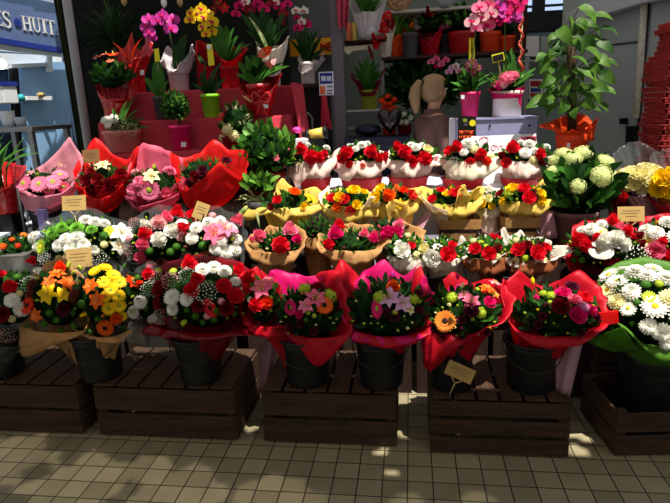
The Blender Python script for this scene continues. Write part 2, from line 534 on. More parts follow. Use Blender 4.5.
LEAFSHAPE = dict(oval=('oval', .48), lance=('lance', .24), strap=('strap', .12), heart=('heart', .85))
def foliage(root, D, n, ln, mt='leaf_dark', shape='oval', name='foliage', mound=.80, lift=.35, zmin=-.35):
    b = MB()
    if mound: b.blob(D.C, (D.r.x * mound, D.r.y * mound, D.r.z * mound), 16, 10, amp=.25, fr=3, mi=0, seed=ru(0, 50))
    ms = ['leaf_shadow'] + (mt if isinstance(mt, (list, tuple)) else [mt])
    sh, asp = LEAFSHAPE[shape]
    for d in fib(n, zmin):
        d = (d + Vector((ru(-.2, .2), ru(-.2, .2), ru(-.15, .15)))).normalized()
        k = ru(.72, .98)
        p = D.C + Vector((d.x * D.r.x * k, d.y * D.r.y * k, d.z * D.r.z * k))
        dirn = (d + Vector((ru(-.7, .7), ru(-.7, .7), ru(-.1, .6) + lift))).normalized()
        L = ln * ru(.7, 1.2)
        b.leaf(p - dirn * L * .35, p + dirn * L * .65, L * asp * ru(.8, 1.15), up=(d + Vector((0, 0, .4))).normalized(), arch=ru(-.05, .18), mi=1 + int(rnd() * (len(ms) - 1) * .999), shape=sh, n=4)
    return b.build(name, ms, root)

def parse(fl):
    out = []
    for it in fl.split(';'):
        t = it.split()
        if len(t) >= 4:
            k, c = t[0].split(':')
            out.append((k, c, float(t[1]), float(t[2]), float(t[3]), float(t[4]) if len(t) > 4 else None))
    return out
SZ = dict(but=.66, hyd=.86, lil=1.0, car=.9, mum=.88, dai=.9)
def put_flowers(root, D, fl, px0=None, up=.35, rough=.25, sz=1.0):
    for k, c, x, y, r, r2 in parse(fl):
        p, n = D.hit(x, y)
        n = (n + Vector((0, -.15, up)) + Vector((ru(-1, 1), ru(-1, 1), ru(-1, 1))) * rough).normalized()
        s = r * mpp(p) * SZ.get(k, .93) * sz
        if k == 'bud': s *= .9
        p = p + n * (s * .15)
        flower(root, k, c, p, n, s, size2=(r2 * mpp(p) if r2 else None))
def fill_flowers(root, D, box, spec, avoid):
    """more small flowers between the named ones: box = (cx, cy, rx, ry) in the photo"""
    cx, cy, rx, ry = box
    pts = [(x, y, r) for _, _, x, y, r, _ in avoid]
    for k, c, n, r in spec:
        tries = 0; done = 0
        while done < n and tries < 200:
            tries += 1
            a = ru(0, 2 * PI); q = math.sqrt(rnd()) * .95
            x, y = cx + rx * q * math.cos(a), cy + ry * q * math.sin(a)
            if not D.sees(x, y): continue
            if any((x - X) ** 2 + (y - Yy) ** 2 < (.72 * (r + R)) ** 2 for X, Yy, R in pts): continue
            pts.append((x, y, r)); done += 1
            put_flowers(root, D, '%s:%s %f %f %f' % (k, c, x, y, r))

def bouquet(label, cx, cy, rx, ry, Y, zb, flowers, sheets, leaf=('leaf_dark', 'oval', 70, .06), fill=(), rb=.06, bd=None, sz=1.0, name='bouquet', cat='bouquet', group=None, bx=None, mound=.8, kr=.25, kz=.6, drop=0.0, zs=.9, ridge=None, ruff=0.0, stems=None):
    C = at(cx, cy, Y); k = mpp(C)
    a = rx * k; b = bd if bd else max(.09, min(a * .85, .17)); c = max(.05, ry * k * zs)
    D = Dome(C - Vector((0, 0, drop)), a, b, c)
    base = Vector((bx if bx is not None else C.x, Y, zb))
    root = thing(name, base, label, cat, group)
    lm, ls, ln, ll = leaf
    if stems is not None:               # bare stalks from the wrap down into the bucket
        sb_ = MB()
        for q_ in range(12):
            a_ = q_ * 2.4; r_ = rb * .75 * math.sqrt((q_ + .5) / 12)
            sb_.tube([(base.x + r_ * .8 * math.cos(a_ + .5), Y + r_ * .8 * math.sin(a_ + .5), stems), (base.x + r_ * math.cos(a_), Y + r_ * math.sin(a_), zb + .05)], .004, 5)
        sb_.build('stems', 'stem_green', root)
    foliage(root, D, ln, ll, lm, ls, mound=mound)
    for sh in sheets:
        nm, mt, ctrl = sh[0], sh[1], sh[2]
        op = dict(sh[3]) if len(sh) > 3 else {}
        op.setdefault('kr', kr); op.setdefault('kz', kz)
        bb = op.pop('b', b * 1.05)
        if ridge is not None and 't0' not in op and 'ridge' not in op: op.setdefault('ridge', at(cx, ridge, Y - b * .8).z); op.setdefault('ruff', ruff)
        sheet(root, nm, mt, base, op.pop('zb', zb), op.pop('rb', rb), ctrl, Y, bb, **op)
    put_flowers(root, D, flowers, sz=sz)
    if fill: fill_flowers(root, D, (cx, cy, rx, ry), fill, parse(flowers))
    return root, D

def tail(root, poly, Y, mt, name='tissue_tail', label=None, fold=.02):
    """a hanging flap of thin paper under a wrap"""
    b = MB(); rows = []
    (l0, r0), (l1, r1) = poly
    for i in range(7):
        t = i / 6; row = []
        L = (l0[0] + (l1[0] - l0[0]) * t, l0[1] + (l1[1] - l0[1]) * t); Rr = (r0[0] + (r1[0] - r0[0]) * t, r0[1] + (r1[1] - r0[1]) * t)
        for j in range(9):
            e = j / 8
            p = at(L[0] + (Rr[0] - L[0]) * e, L[1] + (Rr[1] - L[1]) * e, Y + fold * math.sin(e * 7 + t))
            row.append(p)
        rows.append(row)
    b.grid(rows)
    return b.build(name, mt, root, thick=.0014, label=label)

def bucket(label, px, pyb, Y, zb, rt=.124, rbot=.099, h=.232, mt='bucket_black', rim=None):
    x = at(px, pyb, Y).x
    r = thing('flower_bucket', (x, Y, zb), label, 'bucket')
    b = MB()
    b.lathe((x, Y, zb), [(rbot - .004, 0), (rbot, .006), (rt - .012, h * .8), (rt - .010, h * .82), (rt - .002, h), (rt - .006, h), (rt - .016, h * .8), (rbot - .006, .012)], 32, cap0=True, cap1=True)
    b.build('bucket_body', mt, r)
    b = MB()
    b.lathe((x, Y, zb + h), [(rt - .005, -.012), (rt + .004, -.012), (rt + .006, 0), (rt + .002, .005), (rt - .005, .004), (rt - .005, -.012)], 32)
    b.build('rim', mt, r)
    b = MB()
    b.tube([(x - (rt + .008) * math.cos(t), Y - (rt + .008) * math.sin(t), zb + h - .01 - .10 * math.sin(t)) for t in [PI * i / 14 for i in range(15)]], .0025, 6)
    b.build('handle', mt, r)
    return x
# ------------------------------------------------------------------ display: crates, stands, buckets
TILE = .0658 * CAMZ / math.cos(PITCH)
CZ = .272                                # height of the crates
YF = 2.30                               # their front
def crate(label, xl, xr, yb, depth=.44, h=CZ, planks=2, z0=0.0, top=True, rot=0.0, name='wooden_crate', Yf=YF, org=None, gapx=None):
    L = xr - xl; cx = (xl + xr) / 2
    r = thing(name, (cx, Yf + depth / 2, z0) if org is None else org, label, 'crate')
    o = ROOT[r.name]
    t = .014
    def loc(x, y, z): return (o.x + x, o.y + y, o.z + z)
    for nm, sy in (('front_panel', -1), ('back_panel', 1)):
        b = MB(); ph = h / planks
        for k in range(planks):
            b.box(loc(0, sy * (depth / 2 - t / 2), ph * (k + .5)), (L, t, ph - .020), 0)
        o1 = b.build(nm, 'wood_crate', r, bevel=.002)
    for sx in (-1, 1):
        b = MB(); ph = h / planks
        for k in range(planks): b.box(loc(sx * (L / 2 - t / 2), 0, ph * (k + .5)), (t, depth - 2 * t - .001, ph - .016))
        b.build('end_panel', 'wood_crate_end', r, bevel=.002)
        for sy in (-1, 1):
            b = MB(); b.box(loc(sx * (L / 2 - t - .018), sy * (depth / 2 - t - .018), h / 2 - .002), (.032, .032, h - .008)); b.build('corner_post', 'wood_crate_end', r)
    if top:
        n = 6; w = L / n
        for k in range(n):
            b = MB(); b.box(loc(-L / 2 + w * (k + .5), 0, h + .006), (w - .014, depth - .004, .011)); b.build('top_board', 'wood_crate_end', r, bevel=.002)
    else:
        b = MB(); b.box(loc(0, 0, .012), (L - 2 * t, depth - 2 * t, .012)); b.build('bottom_board', 'wood_crate_end', r)
    if rot: r.rotation_euler = (0, 0, rot)
    return r
def X(px, py, Y): return at(px, py, Y).x
crate('wooden slatted crate at the far left, cut by the photo edge', X(-50, 435, YF), X(84, 435, YF), 432)
crate('wooden slatted crate under the bucket with the deep red wrapped bouquet', X(101, 440, YF), X(238, 440, YF), 440)
crate('wooden slatted crate in the middle carrying two buckets with magenta wraps', X(265, 448, YF), X(397, 449, YF), 448)
crate('wooden crate of three planks behind the tilted price card', X(430, 457, YF - .03), X(568, 460, YF - .03), 460, planks=3, Yf=YF - .03)
# the turned crate at the right
pc = atz(614, 457, 0)
dv = Vector((atz(590, 425, 0).x - pc.x, atz(590, 425, 0).y - pc.y, 0)).normalized()
rotc = math.atan2(dv.y, dv.x) - PI / 2
wx = Vector((math.cos(rotc), math.sin(rotc), 0)); wy = Vector((-math.sin(rotc), math.cos(rotc), 0))
oc = pc + wx * .31 + wy * .19
crate('open wooden crate turned at an angle, at the right edge', -.31, .31, 0, depth=.38, top=False, rot=rotc, org=(oc.x, oc.y, 0), h=.22)
crate('small upright wooden box standing behind the turned crate', X(590, 380, 2.80), X(640, 380, 2.80), 0, depth=.26, h=.36, planks=3, Yf=2.72, top=True)

# stepped stand behind the crates (boards on vertical slats)
mat('cloth_black', (30, 26, 26), rough=.9, bump=.3)
def stand(label, x0, x1, y0, y1, ztop, name='display_stand'):
    r = thing(name, ((x0 + x1) / 2, (y0 + y1) / 2, 0), label, 'stand')
    b = MB(); b.box(((x0 + x1) / 2, (y0 + y1) / 2, ztop - .012), (x1 - x0, y1 - y0, .024)); b.build('stand_top', 'wood_dark', r)
    b = MB(); n = int((x1 - x0) / .13)
    for k in range(n): b.box((x0 + (x1 - x0) * (k + .5) / n, y0 + .02, (ztop - .024) / 2), (.105, .014, ztop - .024))
    b.build('slat_front', 'wood_dark', r)
    for xx in (x0 + .03, x1 - .03):
        b = MB(); b.box((xx, y1 - .03, (ztop - .024) / 2), (.04, .04, ztop - .024)); b.build('leg', 'wood_dark', r)
Z1, Z2, Z3 = .45, .70, 1.0
XL, XM, XR = X(-60, 240, 3.0), X(244, 240, 3.0), X(760, 240, 3.0)
stand('low dark wooden stand behind the left crates', XL, XM - .02, 2.80, 3.17, Z1)
stand('low dark wooden stand behind the middle and right crates', XM + .02, XR, 2.80, 3.17, Z1)
stand('higher dark wooden stand under the pink and red wraps', XL, X(246, 200, 3.4) - .0, 3.2, 3.62, Z2)
stand('higher dark wooden stand under the yellow wraps', X(250, 200, 3.4) + .02, XR, 3.2, 3.52, Z2)

BX = {}
def bk(key, label, px, Y=2.40, **kw): BX[key] = bucket(label, px, 360, Y, kw.pop('zb', CZ + .012), **kw)
bk('a', 'black flower bucket at the left edge of the front row', 2)
bk('b', 'black flower bucket under the orange and yellow bouquet', 100)
bk('c', 'black flower bucket under the deep red wrapped bouquet', 200)
bk('d', 'black flower bucket on the left of the middle crate', 307)
bk('e', 'black flower bucket on the right of the middle crate', 381)
bk('f', 'black flower bucket behind the tilted price card', 452, rt=.1)
bk('g', 'black flower bucket with the red wrapped bouquet of magenta buds', 531)
bk('h', 'large black flower bucket under the white chrysanthemums', 650, Y=2.52, rt=.15, rbot=.12, h=.42, zb=.03)
ZF = CZ + .03
# --------------------------------------------------------------- front row of bouquets
FY = 2.40
bouquet('red and white mixed bouquet in clear film at the left edge', 12, 300, 34, 34, FY, ZF,
  'but:green 17 278 6; car:red 30 264 6; mum:white 38 274 8; car:red 10 288 8; mum:white 13 301 9; mum:white 22 309 9; gyp:white 30 286 11; ros:darkred 3 314 7; gyp:palepink 9 332 10; car:darkred 43 276 5; car:red 2 276 6; but:green 34 300 6',
  [('film_wrap', 'cellophane', [(180, -30, 305), (225, -20, 340), (270, 14, 347), (315, 46, 337), (0, 52, 300), (45, 42, 270), (90, 15, 258), (135, -18, 275)])], leaf=('leaf_mid', 'oval', 70, .055), bx=BX['a'], fill=[('but', 'darkred', 4, 5), ('gyp', 'palepink', 3, 8), ('kal', 'cream', 3, 4)])
bouquet('orange lilies, yellow lily and orange gerbera bouquet with brown paper corner', 58, 300, 30, 36, FY, ZF,
  'lil:orange 57 276 9; lil:orange 50 283 8; lil:orange 66 284 9; car:redorange 60 270 7; lil:yellow 49 294 11; lil:yellow 62 296 9; ger:redorange 29 306 10; lil:orange 38 315 8; but:green 50 313 6; but:green 57 320 6; but:green 45 323 6; but:green 47 331 5; ros:plum 64 309 6; bud:lime 68 268 6; but:green 62 330 6; ros:brown 74 298 6; bud:green 30 325 5',
  [('kraft_wrap', 'wrap_kraft', [(180, 22, 318), (225, 25, 356), (270, 55, 345), (315, 84, 332), (0, 88, 305), (45, 80, 275), (90, 60, 258), (135, 33, 275)], dict(pleat=.004))], leaf=('leaf_dark', 'oval', 60, .05), bx=BX['b'] - .06, rb=.04, ridge=332, fill=[('bud', 'lime', 5, 4), ('ros', 'brown', 3, 5)])
bouquet('bright yellow chrysanthemum bouquet with orange gerbera in front', 106, 298, 32, 36, FY, ZF,
  'dai:yellow 96 272 8; dai:yellow 105 269 8; dai:yellow 113 276 8; dai:yellow 119 283 8; dai:yellow 104 283 8; dai:yellow 111 290 8; dai:yellow 118 296 8; dai:yellow 106 297 7; dai:yellow 119 306 8; dai:yellow 109 308 8; lil:orange 99 300 10; lil:orange 92 286 9; car:orange 116 318 7; lil:redorange 130 284 10; ger:orange 106 327 10; but:green 83 304 7; but:green 75 313 6; but:green 75 325 6; but:green 91 331 6; bud:yellow 86 314 6; bud:apricot 88 290 6; ros:brown 77 296 6; but:green 98 319 5; bud:green 124 268 5; bud:lime 82 270 5; dai:yellow 122 316 6; but:green 122 328 5',
  [('film_wrap', 'cellophane', [(180, 71, 318), (225, 80, 333), (270, 102, 341), (315, 126, 341), (0, 138, 318), (45, 134, 280), (90, 106, 258), (135, 78, 272)]),
   ('kraft_wrap', 'wrap_kraft', [(200, 74, 330), (235, 90, 338), (270, 105, 342), (305, 122, 342), (335, 132, 330)], dict(closed=False, b=.15))], leaf=('leaf_dark', 'oval', 70, .05), bx=BX['b'] + .02, rb=.06, ridge=336, fill=[('bud', 'lime', 6, 4), ('ros', 'brown', 3, 5), ('bud', 'apricot', 3, 4)])
bouquet('white chrysanthemum bouquet in clear film beside the orange flowers', 147, 297, 20, 30, FY + .05, ZF,
  'mum:white 141 302 8; mum:white 135 312 8; mum:white 134 325 6; car:red 148 275 7; ros:darkred 158 289 7; car:redorange 140 284 4; gyp:white 150 290 10; mum:white 152 318 6; but:green 146 308 5; gyp:palepink 155 280 9; but:lime 158 272 6; but:green 138 278 5',
  [('film_wrap', 'cellophane', [(180, 124, 318), (225, 121, 341), (270, 143, 335), (315, 165, 335), (0, 170, 300), (45, 165, 270), (90, 147, 262), (135, 128, 280)])], leaf=('leaf_dark', 'oval', 50, .05), bx=BX['c'] - .07, rb=.02)
bouquet('large red and white bouquet in deep red see-through wrap', 203, 297, 50, 38, FY, ZF,
  'car:red 190 266 9; but:lime 174 273 7; mum:white 203 271 9; mum:white 214 269 9; mum:white 224 273 9; gyp:palepink 172 283 11; gyp:white 187 277 10; gyp:white 206 294 13; car:red 198 281 8; car:red 192 291 9; ros:darkred 163 290 8; mum:white 173 298 10; mum:white 188 299 9; mum:white 174 309 8; ger:red 210 308 6 11; car:red 237 273 8; car:red 224 287 9; mum:white 235 283 7; mum:white 243 293 7; car:red 247 284 7; ros:red 234 298 8; but:green 216 311 6; but:green 214 319 6; but:green 222 312 6; but:green 210 284 6; but:green 196 316 6; bud:lime 186 321 7; but:green 203 322 5; gyp:white 162 316 9; ros:darkred 226 308 7; mum:white 252 298 6; but:green 180 286 6',
  [('film_wrap', 'cellophane_red', [(180, 148, 318), (210, 146, 334), (240, 176, 338), (270, 205, 340), (300, 235, 336), (330, 259, 333), (0, 262, 305), (45, 250, 270), (90, 203, 256), (135, 155, 270)], dict(pleat=.008))], leaf=('leaf_dark', 'oval', 90, .05), bx=BX['c'] + .01, rb=.06, ridge=332, fill=[('ros', 'darkred', 5, 6), ('but', 'green', 4, 5), ('gyp', 'white', 5, 8), ('kal', 'palepink', 4, 4), ('bud', 'lime', 4, 3)], bd=.16)
bouquet('small pink lily bouquet in red wrap between deep red and magenta ones', 263, 303, 17, 28, FY - .02, ZF,
  'lil:pink 262 290 12; lil:pink 268 283 8; car:red 257 305 9; car:red 250 290 7; car:redorange 266 303 8; but:lime 270 298 4; ros:red 249 279 8; mum:white 251 300 4; bud:lime 270 310 4',
  [('paper_wrap', 'wrap_red', [(180, 240, 303), (225, 246, 326), (270, 262, 337), (315, 286, 334), (0, 281, 305), (45, 276, 282), (75, 266, 277), (105, 256, 268), (135, 247, 276)])], leaf=('leaf_mid', 'oval', 45, .055), bx=BX['d'] - .055, rb=.03, ridge=326)
def flaps(*a): return list(a)
r5, _ = bouquet('bouquet of orange gerbera and pink lily in magenta paper with red tip hanging low', 309, 317, 34, 29, FY, ZF,
  'kal:lime 305 290 7; kal:lime 329 297 8; lil:pink 315 300 12; lil:rosepink 306 307 9; ger:orange 324 306 10; ger:magenta 291 308 5 10; car:magenta 300 315 5; but:lime 308 313 4; but:lime 314 316 4; ros:darkred 318 291 7; but:green 306 320 4; bud:magenta 322 281 4',
  [('magenta_paper', 'wrap_magenta', [(70, 322, 277), (90, 305, 276), (110, 290, 274), (130, 270, 270), (155, 271, 290), (180, 274, 308), (205, 279, 325), (230, 292, 340)], dict(closed=False, pleat=.004)),
   ('red_paper', 'wrap_red', [(205, 281, 326), (235, 296, 343), (262, 318, 366), (290, 340, 348), (320, 352, 330), (350, 348, 308), (375, 342, 285), (400, 334, 271), (425, 320, 272), (440, 312, 280)], dict(closed=False, pleat=.004, b=.15))],
  leaf=('leaf_dark', 'oval', 120, .065), bx=BX['d'], zs=1.0, ridge=336, fill=[('bud', 'lime', 5, 3), ('bud', 'cream', 3, 3), ('ros', 'plum', 3, 4)])
r6, _ = bouquet('wide bouquet with pale pink lilies and magenta gerbera in magenta and red paper', 388, 311, 42, 31, FY, ZF,
  'car:orange 393 289 8; lil:lilac 390 299 12; lil:lilac 401 304 11; kal:lime 380 298 7; kal:lime 413 300 6; bud:magenta 370 292 6; ger:magenta 377 309 6 11; bud:purple 393 277 5; lil:cream 409 310 6; but:lime 395 313 5; bud:cream 407 328 5; bud:lime 365 323 4; ros:plum 395 318 5; bud:lime 398 330 4; bud:lime 419 303 4',
  [('magenta_paper', 'wrap_magenta', [(55, 419, 264), (72, 402, 277), (88, 384, 261), (105, 366, 272), (130, 352, 285), (155, 341, 298), (180, 341, 303), (200, 346, 322), (222, 354, 340), (245, 372, 343), (270, 388, 347), (295, 408, 343), (315, 424, 337)], dict(closed=False, pleat=.004)),
   ('red_paper', 'wrap_red', [(110, 362, 280), (122, 342, 260), (140, 336, 270), (160, 334, 292), (178, 341, 305)], dict(closed=False, pleat=.003, b=.19)),
   ('rim_paper', 'wrap_red', [(215, 353, 341), (245, 370, 345), (270, 387, 348), (300, 412, 344), (325, 428, 334), (345, 428, 318), (370, 425, 290), (395, 420, 266)], dict(closed=False, pleat=.004, b=.17))],
  leaf=('leaf_dark', 'oval', 150, .065), bx=BX['e'], zs=1.0, ridge=336, fill=[('bud', 'lime', 6, 3), ('bud', 'cream', 4, 3), ('ros', 'plum', 3, 4)])
r7, _ = bouquet('tilted bouquet led by one big orange gerbera in red and magenta paper', 464, 315, 38, 30, FY, ZF,
  'ger:apricot 445.5 321 12; lil:orange 486 291 9; lil:apricot 493 296 7; lil:palepink 494 285 7; lil:pink 471 303 10; ros:plum 471 312 7; kal:lime 452 298 6; kal:lime 480 313 6; bud:magenta 458 279 5; lil:rosepink 464 296 7; bud:cream 450 306 5; bud:lime 472 320 5; ros:magenta 488 304 6; but:lime 477 290 4; bud:cream 462 288 5; ros:plum 443 335 6',
  [('magenta_paper', 'wrap_magenta', [(80, 462, 285), (100, 452, 281), (118, 444, 293), (140, 432, 292), (160, 423, 276), (185, 425, 318), (205, 424, 342), (225, 424, 362)], dict(closed=False, pleat=.004, b=.14)),
   ('red_paper', 'wrap_red', [(215, 423, 358), (237, 430, 372), (262, 452, 352), (292, 480, 332), (320, 502, 322), (350, 514, 300), (380, 503, 284), (410, 484, 280), (435, 470, 284), (450, 453, 273), (465, 443, 281)], dict(closed=False, pleat=.004))],
  leaf=(['leaf_mid', 'leaf_dark'], 'oval', 130, .06), bx=BX['f'], zs=1.0, ridge=334, fill=[('bud', 'lime', 6, 3), ('bud', 'cream', 4, 3), ('ros', 'plum', 3, 4), ('bud', 'magenta', 2, 4)])
r8, _ = bouquet('bouquet of small magenta buds and one long leaf in folded red paper', 557, 315, 44, 26, FY, ZF,
  'bud:magenta 538 301 7; kal:lime 551 296 5; kal:lime 543 294 4; ros:magenta 563 296 7; ros:darkred 560 309 8; ros:pink 573 303 7; ros:lilac 581 309 6; ros:red 583 300 7; ros:magenta 576 317 8; ros:magenta 589 312 6; bud:yellow 562 304 4; bud:yellow 570 307 4; bud:yellow 592 308 4; bud:cream 585 320 4; but:lime 550 303 4; but:plum 546 306 5; bud:yellow 533 284 6; ros:plum 571 290 7',
  [('red_paper', 'wrap_red', [(180, 504, 300), (205, 511, 325), (235, 530, 343), (262, 552, 349), (290, 578, 345), (315, 597, 335), (340, 608, 322), (10, 606, 300), (35, 597, 286), (55, 578, 271), (75, 560, 281), (92, 543, 287), (108, 534, 283), (126, 519, 271), (145, 508, 282), (160, 500, 278)], dict(pleat=.004))],
  leaf=('leaf_dark', 'oval', 140, .06), bx=BX['g'], zs=1.0, ridge=336, fill=[('bud', 'lime', 4, 3), ('bud', 'yellow', 4, 3), ('ros', 'plum', 4, 4)])
b = MB(); b.leaf(at(528, 298, 2.36), at(553, 330, 2.30), .055, arch=.12, n=7); b.leaf(at(552, 336, 2.30), at(580, 330, 2.3), .05, arch=.1, n=7); b.build('long_leaf', 'leaf_mid', r8, label='long glossy green leaf')
tail(r8, ((((556, 346), (583, 343))), ((556, 392), (570, 396))), 2.34, 'wrap_lilac', label='pale lilac tissue hanging below the red paper')
tail(r5, ((((264, 335), (278, 335))), ((258, 392), (268, 396))), 2.56, 'wrap_lilac', label='pale lilac tissue hanging below the wrap')
r9, _ = bouquet('big white chrysanthemum and daisy bouquet in green paper at the right', 648, 312, 48, 42, 2.50, .40,
  'dai:white 610 277 12; dai:white 618 283 12; mum:white 636 275 12; mum:white 648 278 10; dai:cream 609 291 10; mum:cream 618 303 11; mum:white 607 303 8; but:green 645 286 8; but:lime 659 285 7; mum:white 666 281 12; dai:white 655 308 15; mum:white 648 326 10; mum:white 661 331 11; mum:white 665 342 9; dai:lime 649 298 8; mum:white 632 293 11; mum:cream 668 300 12; dai:white 628 309 9; mum:white 680 315 14; mum:white 676 295 10; but:green 637 303 6; gyp:white 622 293 12; dai:white 626 271 10; dai:white 653 270 10; mum:cream 680 280 12',
  [('green_paper', 'wrap_green', [(180, 596, 300), (205, 606, 318), (228, 622, 326), (250, 642, 346), (270, 662, 362), (300, 692, 360), (335, 712, 330), (10, 712, 300), (50, 690, 270), (90, 645, 258), (130, 608, 268), (155, 600, 282)], dict(pleat=.004)),
   ('green_flap', 'wrap_green', [(185, 581, 338), (205, 586, 341), (225, 604, 334), (245, 622, 327)], dict(closed=False, pleat=.003, t0=.35))],
  leaf=('leaf_mid', 'oval', 90, .06), bx=BX['h'], rb=.125, bd=.2, zs=1.0, ridge=344, stems=.045, kr=.6)
b = MB(); b.prism([at(599, 313, 2.33), at(618, 311, 2.33), at(619, 323, 2.33), at(600, 326, 2.33)], (0, .012, .0)); b.build('red_corner', 'wrap_scarlet', r9, label='red paper corner')
# --------------------------------------------------------------- left middle row
bk('m', 'dark bucket under the white and green bouquet', 84, Y=2.98, zb=Z1 + .002, h=.28, rt=.13, rbot=.1)
bk('n', 'dark bucket under the pink and white bouquet', 162, Y=2.98, zb=Z1 + .002, h=.28, rt=.12, rbot=.095)
bk('o', 'dark bucket under the pink lily and white bouquet', 220, Y=2.98, zb=Z1 + .002, h=.28, rt=.12, rbot=.095)
bouquet('white and lime chrysanthemum bouquet behind the kraft price card', 84, 242, 48, 26, 2.98, Z1 + .02,
  'mum:white 67 240 8; mum:white 78 237 8; mum:white 72 248 9; mum:white 60 246 8; mum:white 84 245 8; mum:white 36 238 8; dai:lime 43 247 9; mum:leafgreen 78 230 9; mum:leafgreen 55 234 9; mum:leafgreen 63 229 8; mum:white 86 222 8; mum:white 95 224 8; mum:white 104 225 7; lil:white 121 235 13; lil:white 118 246 9; dai:lime 110 232 7; mum:leafgreen 92 231 7; but:green 104 236 7; mum:white 95 250 6; gyp:white 100 257 10; gyp:white 48 258 9; but:green 70 224 7; bud:white 50 225 4; mum:white 38 247 6',
  [('film_wrap', 'cellophane', [(180, 30, 250), (225, 45, 270), (270, 84, 276), (315, 120, 272), (0, 136, 248), (45, 125, 222), (90, 85, 208), (135, 45, 222)])], leaf=(['leaf_mid', 'leaf_light', 'leaf_grey'], 'lance', 130, .08), bx=BX['m'], bd=.18, zs=1.0, fill=[('gyp', 'white', 5, 8), ('bud', 'lime', 6, 3), ('kal', 'cream', 4, 4)])
bouquet('pink, white and red carnation bouquet in clear film', 160, 242, 34, 28, 2.98, Z1 + .02,
  'car:red 146 234 8; car:palepink 159 224 9; car:pink 144 244 8; car:pink 141 257 7; car:white 159 240 9; car:white 171 233 9; car:pink 166 221 8; car:red 176 217 9; but:green 176 247 7; but:green 170 252 7; but:green 150 251 7; mum:white 182 226 8; car:palepink 180 236 8; bud:lime 168 228 5; gyp:white 150 228 8; car:pink 152 263 6; car:red 190 218 8; but:green 183 250 6; bud:lime 148 268 4; ros:brown 163 262 5; car:white 146 226 6',
  [('film_wrap', 'cellophane', [(180, 122, 250), (225, 132, 275), (270, 160, 284), (315, 186, 278), (0, 196, 245), (45, 188, 215), (90, 160, 205), (135, 132, 220)])], leaf=('leaf_dark', 'oval', 80, .05), bx=BX['n'], zs=1.0, fill=[('gyp', 'palepink', 4, 7), ('bud', 'lime', 5, 3), ('kal', 'palepink', 4, 4)])
bouquet('pink lily and white chrysanthemum bouquet in clear film', 212, 242, 30, 28, 2.98, Z1 + .02,
  'car:red 187 230 8; mum:white 197 229 8; mum:white 193 239 8; mum:white 209 224 8; lil:pink 213 235 13; lil:rosepink 225 231 13; mum:white 230 230 8; mum:white 221 241 8; mum:white 225 252 9; mum:white 216 249 8; mum:white 234 250 8; mum:white 228 258 7; bud:brown 189 247 6; but:green 203 246 7; car:pink 235 224 8; mum:white 220 222 7; bud:lime 231 240 5; mum:white 236 240 7; but:green 198 256 6; ros:brown 207 256 6',
  [('film_wrap', 'cellophane', [(180, 184, 250), (225, 192, 275), (270, 212, 284), (315, 236, 276), (0, 246, 245), (45, 240, 218), (90, 214, 206), (135, 192, 218)])], leaf=('leaf_dark', 'oval', 80, .05), bx=BX['o'], zs=1.0, fill=[('gyp', 'white', 3, 7), ('bud', 'lime', 5, 3), ('kal', 'palepink', 3, 4)])
# --------------------------------------------------------------- left back row: pink and red paper cones
for k, px, lb in (('p', 46, 'black bucket under the pale pink gerbera cone'), ('q', 104, 'black bucket under the dark red rose cone'), ('r', 153, 'black bucket under the pink chrysanthemum cone'), ('s', 205, 'black bucket under the round scarlet paper cone')):
    BX[k] = bucket(lb, px, 215, 3.42, Z2 + .002, h=.26, rt=.105, rbot=.08)
bouquet('pale pink gerberas in a pale pink paper cone with tall corner', 45, 184, 27, 15, 3.40, Z2 + .235,
  'ger:rosepink 25 184 10; ger:rosepink 40 185 10; ger:rosepink 53 183 9; ger:rosepink 60 176 8; ger:pink 63 187 7; lil:palepink 30 175 6; bud:lime 38 176 4; ger:pink 49 190 6; lil:palepink 60 168 6',
  [('pink_paper', 'wrap_palepink', [(180, 15, 184), (215, 21, 193), (245, 34, 197), (270, 46, 196), (305, 62, 193), (345, 72, 184), (10, 80, 170), (35, 81, 160), (55, 70, 137), (75, 58, 150), (100, 44, 164), (135, 27, 174)], dict(pleat=.004))], leaf=('leaf_dark', 'lance', 60, .07), bx=BX['p'], bd=.13, rb=.075, kr=.75, kz=.3, stems=Z2 + .012)
bouquet('dark red roses in a bright red paper cone beside the dark card', 105, 178, 27, 16, 3.40, Z2 + .235,
  'ros:darkred 94 189 6; ros:red 104 188 7; ros:darkred 111 184 7; ros:darkred 88 181 6; ros:darkred 99 181 6; ros:red 117 181 6; lil:cream 103 167 8; bud:cream 96 171 4; ros:darkred 121 176 6; ros:darkred 92 174 5; bud:cream 110 171 4; ros:red 84 188 5',
  [('red_paper', 'wrap_scarlet', [(180, 74, 178), (215, 84, 194), (245, 96, 199), (270, 108, 197), (305, 119, 188), (335, 127, 175), (0, 131, 165), (30, 138, 146), (55, 126, 160), (80, 110, 152), (105, 95, 138), (130, 84, 154), (155, 76, 166)], dict(pleat=.004))], leaf=(['leaf_dark', 'leaf_mid'], 'lance', 90, .06), bx=BX['q'], bd=.13, rb=.075, kr=.75, kz=.3, stems=Z2 + .012)
